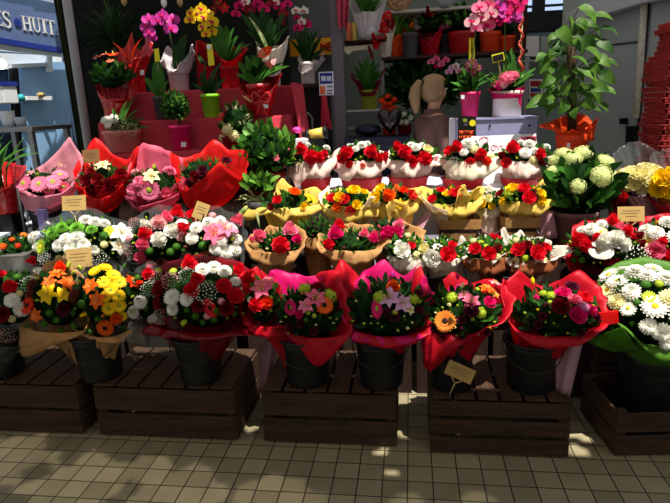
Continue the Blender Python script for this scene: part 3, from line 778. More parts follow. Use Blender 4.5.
bouquet('pink gerbera and small pink chrysanthemums in a pink paper cone', 153, 184, 26, 15, 3.40, Z2 + .235,
  'ger:rosepink 150 190 12; mum:rosepink 134 190 8; mum:rosepink 140 183 8; mum:rosepink 138 197 7; mum:rosepink 131 197 6; mum:rosepink 169 173 8; ger:rosepink 175 189 9; lil:cream 152 178 10; mum:pink 145 182 6; mum:pink 165 192 7; bud:lime 155 170 5; mum:palepink 136 174 6',
  [('pink_paper', 'wrap_pink', [(180, 127, 186), (215, 130, 201), (245, 138, 207), (275, 155, 203), (310, 172, 197), (340, 182, 190), (10, 186, 175), (40, 178, 157), (70, 160, 148), (95, 143, 143), (120, 134, 156), (150, 128, 170)], dict(pleat=.004))], leaf=(['leaf_dark', 'leaf_mid'], 'lance', 90, .07), bx=BX['r'], bd=.13, rb=.075, kr=.75, kz=.3, stems=Z2 + .012)
bouquet('dark foliage bouquet nearly closed inside a round scarlet paper cone', 205, 172, 28, 16, 3.40, Z2 + .235,
  'ros:plum 192 182 5; ros:darkred 196 176 5; ros:plum 203 172 5; bud:red 210 166 4; bud:palepink 200 180 3; ros:plum 226 163 5',
  [('scarlet_paper', 'wrap_scarlet', [(178, 176, 174), (160, 170, 153), (140, 183, 158), (120, 200, 153), (92, 213, 140), (62, 228, 150), (35, 245, 151), (5, 246, 168), (335, 240, 178), (310, 228, 170), (292, 219, 163), (270, 203, 178), (240, 187, 190), (205, 180, 186)], dict(pleat=.004))], leaf=(['leaf_dark', 'leaf_mid'], 'lance', 90, .05), bx=BX['s'], bd=.14, rb=.075, kr=.75, kz=.3, stems=Z2 + .012)
# --------------------------------------------------------------- kraft row
KY = 2.95
for k, px, lb in (('k1', 277, 'black bucket under the red carnation kraft bouquet'), ('k2', 350, 'black bucket under the pink carnation kraft bouquet'), ('k3', 430, 'black bucket under the white rose bouquets'), ('k4', 510, 'black bucket under the red and white tissue bouquets')):
    BX[k] = bucket(lb, px, 270, KY, Z1 + .002, h=.2, rt=.10, rbot=.08)
ZK = Z1 + .05
bouquet('red carnation and pink flowers in an open kraft paper wrap', 280, 244, 24, 15, KY, ZK, ridge=252, ruff=.004, flowers=
  'car:red 280.5 246 10; car:pink 262 238 8; car:rosepink 290 234 9; car:magenta 296 240 6; bud:lime 270 241 3; car:pink 255 241 5; bud:cream 268 249 3; bud:green 288 252 3',
  sheets=  [('kraft_wrap', 'wrap_kraft', [(180, 247, 243), (215, 252, 258), (240, 263, 265), (270, 280, 266), (300, 293, 262), (330, 302, 248), (0, 305, 236), (35, 298, 226), (70, 285, 230), (95, 271, 226), (120, 262, 232), (150, 252, 236)], dict(pleat=.003))], leaf=('leaf_mid', 'lance', 70, .06), bx=BX['k1'], rb=.05)
bouquet('dark plum buds on green stalks in kraft paper behind the carnations', 316, 230, 18, 13, 3.07, Z1 + .01, ridge=238, ruff=.004, flowers=
  'bud:plum 313 224 4; bud:plum 318 221 4; bud:plum 309 228 4; bud:plum 322 226 4; bud:plum 316 229 4; bud:plum 326 231 3; bud:brown 306 233 3; bud:plum 313 235 3',
  sheets=  [('kraft_wrap', 'wrap_kraft', [(180, 297, 232), (220, 302, 246), (270, 318, 254), (315, 332, 248), (0, 338, 232), (30, 345, 225), (60, 332, 227), (90, 318, 222), (120, 305, 226), (150, 296, 226)], dict(pleat=.003))], leaf=('leaf_mid', 'lance', 80, .06), rb=.04, bd=.08)
bouquet('pink red carnations with green spikes in curled kraft paper', 350, 243, 29, 14, KY, ZK, ridge=251, ruff=.004, flowers=
  'car:magenta 336 237 9; car:red 330 245 7; car:red 340 230 8; car:pink 364 236 6; bud:cream 358 240 3; but:plum 344 248 3; car:magenta 372 240 6',
  sheets=  [('kraft_wrap', 'wrap_kraft', [(180, 316, 240), (205, 322, 252), (235, 337, 262), (265, 354, 267), (300, 373, 260), (325, 383, 248), (345, 389, 240), (10, 388, 230), (45, 372, 226), (90, 350, 224), (135, 328, 228)], dict(pleat=.005))], leaf=('leaf_mid', 'lance', 120, .06), bx=BX['k2'], rb=.05)
bouquet('magenta carnation with pale pink flowers behind the white roses', 388, 232, 20, 12, 3.05, Z1 + .02, ridge=240, ruff=.004, flowers=
  'car:magenta 388 234 9; car:magenta 396 233 8; car:pink 376 236 7; car:rosepink 398 227 7; bud:pink 379 228 4; bud:brown 406 228 4; bud:cream 367 232 3',
  sheets=  [('kraft_wrap', 'wrap_kraft', [(180, 364, 234), (220, 370, 246), (270, 392, 252), (315, 414, 246), (340, 424, 240), (10, 424, 232), (45, 412, 225), (90, 390, 220), (135, 370, 225)], dict(pleat=.003))], leaf=('leaf_dark', 'oval', 60, .05), rb=.04, bd=.08)
bouquet('white roses with round green leaves in grey white tissue', 405, 250, 20, 15, KY, ZK, ridge=258, ruff=.008, sz=.82, fill=[('bud', 'lime', 4, 3), ('kal', 'cream', 3, 4), ('bud', 'white', 3, 4)], flowers=
  'ros:white 402 251 9; ros:white 396 262 7; ros:red 411 247 5; lil:white 399 244 6; lil:white 408 258 6; ros:white 415 263 5; bud:lime 394 252 3',
  sheets=  [('white_tissue', 'wrap_white', [(180, 388, 252), (220, 392, 266), (250, 400, 272), (285, 414, 273), (320, 424, 266), (0, 428, 250), (45, 420, 240), (90, 406, 238), (135, 391, 241)], dict(pleat=.006))], leaf=('leaf_mid', 'oval', 70, .06), bx=BX['k3'] - .06, rb=.04, bd=.1)
bouquet('red rose with cream roses in white tissue in the middle row', 441, 252, 22, 14, KY, ZK, ridge=260, ruff=.008, sz=.82, fill=[('bud', 'lime', 4, 3), ('kal', 'cream', 3, 4), ('bud', 'white', 3, 4)], flowers=
  'ros:red 447 255 9; ros:white 434 257 10; ros:cream 425 250 7; lil:white 437 248 7; kal:lime 428 258 5; ros:red 452 246 5; ros:white 424 260 6; bud:lime 441 243 3',
  sheets=  [('white_tissue', 'wrap_white', [(180, 418, 250), (220, 424, 264), (250, 434, 271), (285, 447, 271), (315, 458, 265), (345, 466, 252), (10, 464, 245), (25, 461, 236), (50, 456, 243), (90, 441, 240), (135, 424, 242)], dict(pleat=.006))], leaf=('leaf_mid', 'oval', 70, .055), bx=BX['k3'] + .07, rb=.04, bd=.1)
bouquet('red roses and lime buds in brown paper with white tissue edge', 485, 251, 19, 13, KY, ZK, ridge=259, ruff=.008, sz=.82, fill=[('bud', 'lime', 4, 3), ('kal', 'cream', 3, 4), ('bud', 'white', 3, 4)], flowers=
  'ros:red 476 250 7; ros:red 489 254 8; ros:red 494 240 7; kal:lime 481 244 5; kal:lime 486 247 4; ros:darkred 497 248 5; bud:lime 470 247 4',
  sheets=  [('white_tissue', 'wrap_white', [(180, 466, 250), (220, 471, 264), (255, 482, 267), (290, 492, 264), (325, 503, 256), (0, 506, 248), (45, 500, 239), (90, 486, 238), (135, 471, 241)], dict(pleat=.006)),
   ('brown_paper', 'wrap_kraft_dark', [(180, 462, 254), (220, 468, 270), (270, 486, 275), (320, 505, 270), (360, 508, 252)], dict(closed=False, b=.12))], leaf=('leaf_mid', 'oval', 80, .06), bx=BX['k4'] - .09, rb=.04, bd=.1)
bouquet('red flowers in crumpled white tissue with pointed corners at the row end', 528, 252, 24, 14, KY, ZK, ridge=260, ruff=.008, sz=.82, fill=[('bud', 'lime', 4, 3), ('kal', 'cream', 3, 4), ('bud', 'white', 3, 4)], flowers=
  'ros:red 519 251 8; ros:red 536 254 9; ros:darkred 527 248 7; kal:lime 525 258 5; ros:red 545 249 6; kal:lime 531 244 4; ros:plum 540 246 5',
  sheets=  [('white_tissue', 'wrap_white', [(180, 499, 250), (200, 502, 258), (230, 511, 265), (260, 524, 267), (290, 540, 263), (320, 556, 258), (350, 574, 251), (15, 556, 246), (45, 546, 240), (80, 528, 238), (100, 519, 230), (115, 510, 238), (130, 503, 228), (150, 500, 240)], dict(pleat=.009, nk=21)),
   ('brown_paper', 'wrap_kraft_dark', [(180, 498, 256), (225, 510, 270), (270, 530, 276), (320, 552, 270), (350, 562, 258)], dict(closed=False, b=.13))], leaf=('leaf_mid', 'oval', 80, .055), bx=BX['k4'] + .07, rb=.04, bd=.11)
# --------------------------------------------------------------- yellow row
YY = 3.34
def gift(root, x0, x1, y0, y1, Y, mt='wrap_kraft', ribbon=True, zb=Z2):
    p0, p1 = at(x0, y1, Y), at(x1, y0, Y)
    zt = p1.z; w = p1.x - p0.x; cx = (p0.x + p1.x) / 2
    b = MB(); dz = zt - zb; d = .10
    rows = []
    for z, s in ((zb, .86), (zb + .01, .9), (zb + dz * .5, .97), (zt, 1.0)):
        rows.append([Vector((cx + a * w / 2 * s, Y + c * d * s, z)) for a, c in ((-1, -.8), (-.85, -1), (.85, -1), (1, -.8), (1, .8), (.85, 1), (-.85, 1), (-1, .8))])
    b.grid(rows, True, smooth=False); b.f.append(tuple(range(7, -1, -1))); b.m.append(0); b.s.append(False)
    b.build('gift_bag', mt, root, thick=.0015)
    if ribbon:
        b = MB()
        zr = zb + dz * .62
        b.box((cx, Y, zr), (w * .99, 2 * d * .99, .022))
        b.build('ribbon', 'ribbon_dark', root)
        for sx in (-1, 1):
            b = MB(); x = cx + sx * w * .40
            b.tube([(x, Y - d * 1.02, zr), (x + sx * .02, Y - d * 1.2, zr - .04), (x + sx * .012, Y - d * 1.12, zr - .09)], [.007, .009, .004], 6)
            b.build('ribbon_end', 'ribbon_dark', root)
def yb(label, c, fl, rim, leaf=('leaf_mid', 'oval', 60, .055), Y=YY, **kw):
    dd = dict(pleat=.004, kr=.3, kz=.5)
    body = kw.pop('body', None)
    kw.setdefault('sz', .88); kw.setdefault('ridge', c[1] + 4); kw.setdefault('ruff', .006)
    sh = [('yellow_paper', kw.pop('mt', 'wrap_yellow'), rim, dd)]
    ex = kw.pop('extra', [])
    return bouquet(label, c[0], c[1], c[2], c[3], Y, kw.pop('zb', Z2 + .004), fl, sh + ex, leaf=leaf, rb=kw.pop('rb', .06), **kw)
yb('yellow wrapped bouquet with pointed cream corner at the left end of its row', (286, 204, 26, 14),
  'ros:red 278 201 5; ros:orange 294 195 7; lil:yellow 309 200 9; ros:yellow 303 207 5; bud:lime 285 208 4; ros:darkred 272 207 4; bud:lime 299 196 3',
  [(180, 247, 212), (195, 241, 217), (215, 252, 220), (235, 270, 214), (262, 284, 222), (285, 294, 216), (310, 310, 217), (345, 322, 208), (10, 326, 196), (45, 312, 188), (80, 296, 190), (105, 284, 180), (125, 279, 181), (150, 272, 197)],
  extra=[('cream_paper', 'wrap_cream', [(60, 306, 190), (90, 294, 190), (110, 282, 180), (135, 271, 198), (155, 262, 208)], dict(closed=False, b=.16, ridge=None))], bd=.13)
yb('yellow and red rose bouquet with white paper tip', (347, 202, 24, 14),
  'ros:yellow 354 193 7; ros:yellow 340 199 6; ros:yellow 363 194 5; ros:yellow 356 205 5; ros:red 333 200 6; ros:red 345 201 6; ros:red 350 210 6; bud:lime 337 192 4; ros:orange 338 207 5; bud:lime 361 203 4; bud:yellow 328 195 4; ros:darkred 366 205 4',
  [(180, 321, 203), (215, 328, 215), (245, 338, 222), (270, 350, 224), (295, 362, 218), (320, 378, 218), (345, 386, 214), (5, 378, 205), (35, 368, 192), (90, 347, 188), (135, 330, 190), (160, 322, 192)],
  extra=[('white_tip', 'wrap_cream', [(300, 366, 203), (320, 372, 196), (345, 384, 208), (370, 390, 217)], dict(closed=False, b=.17, ridge=None)), ('cream_side', 'wrap_cream', [(150, 330, 186), (175, 320, 194), (200, 324, 206), (222, 332, 212)], dict(closed=False, b=.15, ridge=None))])
yb('orange carnation bouquet with broad yellow paper flaps', (394, 199, 22, 14),
  'car:orange 390 197 9; ros:yellow 378 198 7; ros:yellow 382 190 6; ros:red 410 196 6; lil:yellow 400 204 7; bud:lime 372 202 4; car:apricot 397 190 5; ros:redorange 403 192 5',
  [(180, 366, 203), (210, 374, 213), (235, 386, 221), (260, 394, 212), (285, 400, 222), (315, 414, 212), (335, 421, 202), (355, 424, 193), (20, 420, 188), (50, 408, 190), (90, 394, 188), (135, 376, 190)],
  extra=[('lilac_body', 'wrap_lilac', [(200, 376, 214), (235, 386, 228), (270, 404, 232), (305, 424, 228), (340, 430, 210)], dict(closed=False, b=.155, kr=.4, ridge=None)), ('upright_sheet', 'wrap_yellow', [(268, 386, 206), (285, 393, 199), (305, 404, 203), (330, 415, 192), (348, 422, 187), (5, 424, 192)][:5], dict(closed=False, b=.14, kr=.6, ridge=None))])
d_, _ = yb('red rosebuds in a yellow upright sheet over a kraft bag with dark ribbon', (450, 200, 24, 13),
  'ros:red 441 192 5; ros:red 455 196 7; ros:yellow 447 196 5; ros:red 433 200 5; bud:lime 437 207 4; ros:red 460 190 4; bud:yellow 451 190 4; bud:lime 445 205 5',
  [(180, 424, 203), (200, 418, 195), (220, 428, 208), (245, 440, 216), (270, 452, 216), (300, 466, 216), (330, 478, 210), (355, 483, 196), (15, 481, 186), (35, 470, 193), (55, 463, 186), (80, 450, 190), (120, 434, 190), (150, 420, 186)], zb=Z2 + .12, extra=[('upright_sheet', 'wrap_yellow', [(272, 455, 204), (286, 459, 190), (302, 464, 187), (318, 469, 196), (336, 476, 187), (356, 481, 193)], dict(closed=False, b=.145, kr=.6, ridge=None)), ('cream_flap', 'wrap_cream', [(205, 418, 190), (222, 424, 199), (240, 436, 207), (256, 448, 211)], dict(closed=False, b=.15, kr=.6, ridge=None))])
gift(d_, 438, 480, 216, 238, YY)
yb('pale yellow and white flowers between two yellow wraps', (487, 204, 13, 12),
  'ros:yellow 483 204 5; ros:cream 488 199 5; ros:cream 482 211 5; ros:yellow 491 206 4; lil:white 487 193 6; bud:lime 479 197 3; ros:cream 492 213 4',
  [(180, 472, 205), (225, 476, 216), (270, 487, 220), (315, 499, 216), (0, 503, 203), (45, 498, 190), (90, 487, 186), (135, 477, 192)], mt='wrap_cream', bd=.07, Y=YY + .06,
  extra=[('lilac_body', 'wrap_lilac', [(200, 476, 218), (235, 482, 230), (270, 491, 234), (305, 500, 230), (340, 506, 214)], dict(closed=False, b=.12, kr=.4, ridge=None))])
g_, _ = yb('yellow ruffled wrap with cream point over a kraft bag with dark band', (522, 198, 25, 13),
  'ros:yellow 513 191 7; ros:red 524 191 7; ros:red 528 199 7; ros:darkred 501 195 5; kal:lime 509 194 6; ros:yellow 539 195 6; ros:yellow 541 201 5; bud:yellow 533 190 4; ros:plum 534 195 5; bud:lime 517 200 4; ros:yellow 504 201 4',
  [(180, 499, 202), (205, 504, 211), (235, 514, 215), (262, 526, 214), (290, 538, 215), (315, 547, 210), (340, 554, 205), (5, 553, 200), (25, 548, 195), (42, 543, 180), (65, 533, 189), (90, 518, 187), (135, 504, 190)], zb=Z2 + .12)
gift(g_, 499, 537, 214, 241, YY)
tail(g_, ((((537, 214), (553, 210))), ((540, 240), (558, 238))), YY - .06, 'wrap_lilac', name='lilac_side', label='pale lilac tissue hanging at the bag side', fold=.01)
# --------------------------------------------------------------- red pots row, on the white counter
PY = 3.72
mat('counter_white', (206, 206, 226), rough=.5, var=.04)
mat('pot_red', (176, 14, 22), rough=.45, var=.12, scale=4, spec=.4)
x0, x1 = X(291, 190, 3.75), X(562, 190, 3.6)
r = thing('sales_counter', ((x0 + x1) / 2, 3.95, 0), 'white lavender sales counter the red pots stand on', 'counter')
b = MB(); b.box(((x0 + x1) / 2, 3.95, Z3 - .02), (x1 - x0, .80, .04)); b.build('counter_top', 'counter_white', r, bevel=.004)
b = MB(); b.box(((x0 + x1) / 2, 3.97, (Z3 - .04) / 2), (x1 - x0 - .06, .70, Z3 - .04)); b.build('counter_body', 'counter_white', r)
def lathe_pot(root, name, mt, x, Y, zb, zt, rt, rbm, lip=.006, n=28, label=None, soil=True):
    b = MB(); h = zt - zb
    b.lathe((x, Y, zb), [(rbm * .96, 0), (rbm, .004), (rt - lip, h * .84), (rt, h * .86), (rt, h), (rt - .006, h), (rt - .010, h * .88), (rt - .012, h * .8)], n, cap0=True)
    o = b.build(name, mt, root, label=label)
    if soil:
        b = MB(); b.lathe((x, Y, zb), [(rt - .008, h * .85), (.01, h * .88)], n, cap1=True); b.build('soil', 'soil', root)
    return o
def redpot(label, cx, yt, yb_, w, fl, rim, D4, mt='wrap_blush', leaf=('leaf_mid', 'oval', 70, .055)):
    C = at(cx, D4[1], PY); k = mpp(C)
    zt = at(cx, yt, PY).z; zb = Z3 + .002
    root = thing('potted_flowers', (C.x, PY, zb), label, 'potted plant', 'red flower pots with white paper')
    lathe_pot(root, 'pot', 'pot_red', C.x, PY, zb, zt, w / 2 * k, w / 2 * k * .84)
    D = Dome(at(D4[0], D4[1], PY), D4[2] * k, .12, D4[3] * k)
    foliage(root, D, leaf[2], leaf[3], leaf[0], leaf[1])
    sheet(root, 'paper_collar', mt, Vector((C.x, PY, zb)), zt - .04, w / 2 * k * .8, rim, PY, .16, pleat=.006, nk=9, kr=.5, kz=.35, ridge=at(cx, 161, PY - .10).z, rf=.72, ruff=.009, crumple=1.1)
    put_flowers(root, D, fl, sz=.80)
    fill_flowers(root, D, (D4[0], D4[1] - 3, D4[2] * .9, D4[3] * .8), [('gyp', 'white', 2, 6), ('bud', 'lime', 3, 3), ('ros', 'red', 2, 4), ('kal', 'cream', 2, 4)], parse(fl))
redpot('red pot of red carnations with white paper tip beside the bushy green plant', 314, 177, 196, 34,
  'car:red 311 158 11; car:red 302 151 9; car:red 319 158 8; car:redorange 312 166 7; mum:white 326 149 6; car:red 324 155 6; bud:lime 296 160 3; mum:white 308 146 5; car:red 296 154 5',
  [(180, 289, 172), (200, 292, 181), (225, 297, 186), (250, 306, 180), (275, 314, 176), (300, 322, 178), (325, 330, 171), (345, 337, 162), (5, 338, 150), (30, 330, 158), (90, 312, 150), (135, 295, 156)], (311, 159, 21, 13))
redpot('red pot of red and white carnations in front of the grey post', 361, 176, 196, 44,
  'car:red 348 154 10; car:red 343 159 8; car:red 370 154 10; car:redorange 362 165 7; mum:white 362 147 8; mum:white 356 150 6; ros:rosepink 338 164 6; car:red 378 158 7; car:palepink 376 166 6; bud:lime 356 160 4; mum:white 367 145 6; ros:pink 384 160 5',
  [(180, 334, 168), (210, 339, 177), (235, 350, 180), (258, 358, 174), (285, 366, 178), (315, 380, 172), (345, 391, 164), (10, 390, 158), (45, 378, 152), (90, 361, 148), (135, 342, 152), (160, 334, 160)], (361, 158, 24, 14))
redpot('red pot of red carnations and white flowers before the woman', 408, 175, 194, 42,
  'car:red 405 153 10; car:red 399 149 8; car:red 424 159 11; mum:white 416 149 8; mum:white 411 146 6; ros:cream 427 151 6; ros:red 412 161 7; ros:pink 434 161 6; ros:palepink 442 158 6; bud:lime 394 155 4; ros:red 388 157 6; mum:white 422 146 5',
  [(180, 386, 160), (205, 389, 168), (228, 397, 175), (250, 404, 172), (270, 410, 178), (290, 417, 174), (315, 430, 168), (345, 442, 163), (10, 446, 158), (45, 432, 152), (90, 410, 148), (135, 392, 150)], (411, 156, 25, 13))
redpot('red pot of white and red flowers in front of the black notice', 463, 177, 197, 44,
  'car:red 458 149 9; mum:white 468 146 11; mum:white 464 153 7; car:red 480 155 9; car:redorange 484 161 8; ros:red 469 163 7; kal:cream 474 150 6; ros:red 476 166 6; ros:red 450 152 6; kal:cream 491 157 5; mum:white 475 143 6',
  [(180, 441, 165), (205, 446, 173), (230, 455, 178), (260, 466, 180), (290, 480, 179), (320, 492, 172), (345, 503, 164), (10, 500, 158), (45, 488, 152), (90, 466, 146), (135, 450, 154), (160, 444, 160)], (466, 156, 24, 14), mt='wrap_cream')
redpot('red pot of red and white flowers right before the white poster', 523, 176, 194, 46,
  'car:red 513 150 10; mum:white 529 146 9; mum:white 525 154 9; mum:white 534 152 7; car:red 539 155 9; ros:white 526 171 9; ros:red 516 168 7; car:darkred 541 163 7; ros:red 507 163 6; mum:white 546 148 6; kal:cream 533 160 6; car:darkred 503 156 6; mum:white 521 144 6',
  [(180, 495, 160), (205, 501, 168), (230, 512, 173), (255, 520, 178), (285, 530, 177), (310, 540, 170), (340, 552, 167), (5, 554, 158), (45, 542, 152), (90, 523, 146), (135, 504, 150)], (524, 157, 26, 14))
# --------------------------------------------------------------- right group
HY = 3.38
mat('pot_mauve', (120, 84, 88), rough=.6)
def potted(name, label, cat, cx, yt, yb_, wt, wb, Y, mt, group=None, zb=None, soil=True, plabel=None):
    k = mpp(at(cx, yt, Y)); zt = at(cx, yt, Y).z; z0 = at(cx, yb_, Y).z if zb is None else zb
    x = at(cx, (yt + yb_) / 2, Y).x
    root = thing(name, (x, Y, z0), label, cat, group)
    lathe_pot(root, 'pot', mt, x, Y, z0, zt, wt / 2 * k, wb / 2 * k, label=plabel, soil=soil)
    root['_k'] = k
    return root, Vector((x, Y, zt)), k
h_, tp, k = potted('potted_hydrangea', 'pale green hydrangea with dark leaves in a mauve pot', 'potted plant', 574, 210, 242, 46, 38, HY, 'pot_mauve', zb=Z2 + .002)
D = Dome(at(580, 187, HY), 34 * k, .19, 29 * k)
foliage(h_, D, 120, .125, ['leaf_dark', 'leaf_dark', 'leaf_mid'], 'oval', zmin=-.7)
put_flowers(h_, D, 'hyd:hydr 583 156 12; hyd:hydr 573 161 11; hyd:hydr 604 164 11; hyd:hydr 600 177 13; hyd:hydr 578 187 9; hyd:hydr 556 162 9; hyd:hydr 563 156 10; hyd:hydr 552 172 7', rough=.1)
def clearb(label, cx, cy, rx, ry, Y, zb, fl, rim, body, **kw):
    return bouquet(label, cx, cy, rx, ry, Y, zb, fl, [('film_wrap', 'cellophane', rim, dict(kr=.4)), ('paper_sleeve', body, kw.pop('srim'), dict(kr=.4))], **kw)
bk('t', 'dark bucket under the cream roses in tall clear film', 638, Y=3.45, zb=Z2 + .002, h=.16, rt=.085, rbot=.07)
clearb('cream roses in tall clear film behind the right price card', 638, 181, 20, 13, 3.45, Z2 + .02,
  'ros:cream 623 179 8; ros:cream 631 176 8; ros:cream 639 177 9; ros:cream 646 182 9; ros:cream 652 174 8; ros:cream 633 184 7; ros:cream 627 185 6; ros:cream 641 187 6; ros:cream 645 171 7; ros:cream 655 181 6',
  [(180, 612, 168), (225, 618, 176), (270, 638, 185), (315, 655, 176), (0, 664, 166), (45, 655, 150), (90, 636, 142), (135, 618, 150)], 'wrap_lilac', srim=[(180, 621, 190), (225, 625, 195), (270, 638, 197), (315, 651, 195), (0, 656, 190), (45, 650, 186), (90, 638, 185), (135, 626, 186)], leaf=('leaf_dark', 'oval', 50, .06), bx=BX['t'], rb=.05)
bk('u', 'dark bucket under the yellow roses at the right edge', 668, Y=3.36, zb=Z2 + .002, h=.16, rt=.085, rbot=.07)
clearb('yellow roses in clear film with red paper at the right edge', 666, 184, 17, 14, 3.36, Z2 + .02,
  'ros:yellow 664 180 9; ros:yellow 659 189 8; ros:yellow 670 189 8; ros:yellow 673 178 9; ros:yellow 658 182 6; ros:apricot 668 196 6; ros:yellow 680 184 8',
  [(180, 648, 170), (225, 652, 180), (270, 668, 188), (315, 684, 180), (0, 690, 168), (45, 682, 155), (90, 666, 148), (135, 652, 156)], 'wrap_red', srim=[(180, 649, 194), (225, 653, 203), (270, 667, 206), (315, 682, 202), (0, 687, 194), (45, 680, 186), (90, 666, 183), (135, 654, 186)], leaf=('leaf_dark', 'oval', 50, .05), bx=BX['u'], rb=.05)
bouquet('small bunch of dark red flowers beside the hydrangea', 619, 196, 8, 14, 3.42, Z2 + .004,
  'car:red 618 190 6; car:red 622 197 6; car:darkred 616 200 6; car:darkred 621 205 5; car:red 615 194 5', [('red_paper', 'wrap_red', [(180, 609, 200), (225, 612, 210), (270, 619, 213), (315, 626, 209), (0, 629, 200), (45, 626, 190), (90, 619, 186), (135, 612, 190)])], leaf=('leaf_dark', 'oval', 40, .05), rb=.03, bd=.05)
for k2, px, lb in (('v', 606, 'dark bucket under the white lily bouquet with red wrap'), ('w', 664, 'dark bucket under the white and red bouquet at the right edge')):
    BX[k2] = bucket(lb, px, 280, 2.98, Z1 + .002, h=.2, rt=.115, rbot=.09)
bouquet('white roses, calla lily and red carnations before the right price card', 606, 247, 37, 27, 2.98, Z1 + .02,
  'car:white 614 241 11; car:white 605 243 10; cal:white 598 251 12; car:red 581 241 9; car:red 587 246 8; mum:white 592 231 9; dai:cream 601 233 7; mum:white 583 232 7; car:red 612 224 8; gyp:white 634 258 15; but:green 579 253 6; but:green 575 260 5; but:green 583 260 6; car:red 626 233 7; ros:pink 620 229 5; car:white 622 246 9; car:red 598 238 6; but:green 579 247 5; mum:white 602 226 7',
  [('red_wrap', 'wrap_red', [(180, 566, 258), (215, 572, 272), (245, 590, 280), (275, 612, 283), (305, 634, 279), (335, 645, 268), (355, 645, 252), (30, 640, 232), (60, 622, 222), (90, 606, 218), (135, 576, 226)], dict(pleat=.005))], leaf=(['leaf_dark', 'leaf_mid'], 'lance', 120, .07), bx=BX['v'], zs=1.0, fill=[('car', 'darkred', 5, 5), ('bud', 'lime', 5, 3), ('gyp', 'white', 3, 7)])
bouquet('white and red bouquet with pink bud at the right edge of the photo', 664, 246, 30, 27, 2.98, Z1 + .02,
  'mum:white 647 232 9; mum:white 656 234 9; dai:cream 649 241 9; car:red 640 240 8; ros:pink 656 250 8; car:red 669 256 9; mum:white 667 225 10; car:red 636 225 7; but:green 650 256 6; but:green 647 264 6; mum:white 675 238 10; car:red 662 242 6; ros:red 663 262 7; mum:white 680 225 9; mum:white 684 250 9',
  [('red_wrap', 'wrap_red', [(180, 637, 255), (215, 640, 270), (245, 650, 280), (275, 666, 284), (305, 685, 280), (340, 700, 260), (20, 698, 235), (60, 680, 218), (90, 664, 214), (135, 644, 222)], dict(pleat=.005))], leaf=(['leaf_dark', 'leaf_mid'], 'oval', 90, .05), bx=BX['w'], zs=1.0, fill=[('car', 'darkred', 5, 5), ('bud', 'lime', 5, 3), ('gyp', 'white', 3, 7)])
# --------------------------------------------------------------- price cards
def card(label, c, w, h, Y, ang, mt='card_kraft', base=None, forky=None, group=None):
    p = at(c[0], c[1], Y); k = mpp(p); a = math.radians(ang)
    W, H = w * k, h * k
    end = at(base[0], base[1], Y + .01) if base else p - Vector((0, 0, H * .5 + .08))
    root = thing('price_card', end, label, 'price card')
    ex = CX * math.cos(a) - CY * math.sin(a); ey = CX * math.sin(a) + CY * math.cos(a)
    nn = -FWD
    Mx = Matrix((ex, ey, nn)).transposed()
    b = MB(); b.box(p, (W, H, .0016), M=Mx); b.build('card', mt, root, bevel=.0004)
    b = MB()
    for j, (yy, f0, f1) in enumerate(((.22, -.32, .34), (.05, -.38, .25), (-.14, -.2, .22))):
        pts = [p + ex * (W * (f0 + (f1 - f0) * t / 16)) + ey * (H * yy + H * .025 * math.sin(t * 2.1 + j)) + nn * .0014 for t in range(17)]
        b.tube(pts, .0011, 4)
    b.build('faded_writing', 'ink', root)
    b = MB()
    q = p - ey * (H * .5); q2 = q - ey * (H * .32)
    b.tube([q - ex * W * .2 + nn * -.003, q2], .0028, 6); b.tube([q + ex * W * .2 + nn * -.003, q2], .0028, 6); b.tube([q2, end], .0035, 6)
    b.build('forked_stick', 'stick', root)
card('tilted price card on a forked stick before the big orange gerbera wrap', (460, 372), 29, 15, 2.285, 24, base=(449, 396))
card('price card on a short stick above the white and green bouquet', (74, 203), 24, 15, 2.95, -3, base=(80, 235))
card('price card among the white chrysanthemums over the yellow bouquet', (79, 258), 26, 19, 2.74, -5, base=(82, 285))
card('dark brown price card against the red paper cone', (91, 156), 17, 13, 3.42, -5, mt='card_dark', base=(95, 182))
card('leaning price card between the scarlet cone and the pink carnations', (201, 211), 14, 17, 2.96, 20, base=(200, 235))
card('wide price card behind the white roses at the right', (631, 214), 27, 15, 3.0, -1, base=(631, 240))
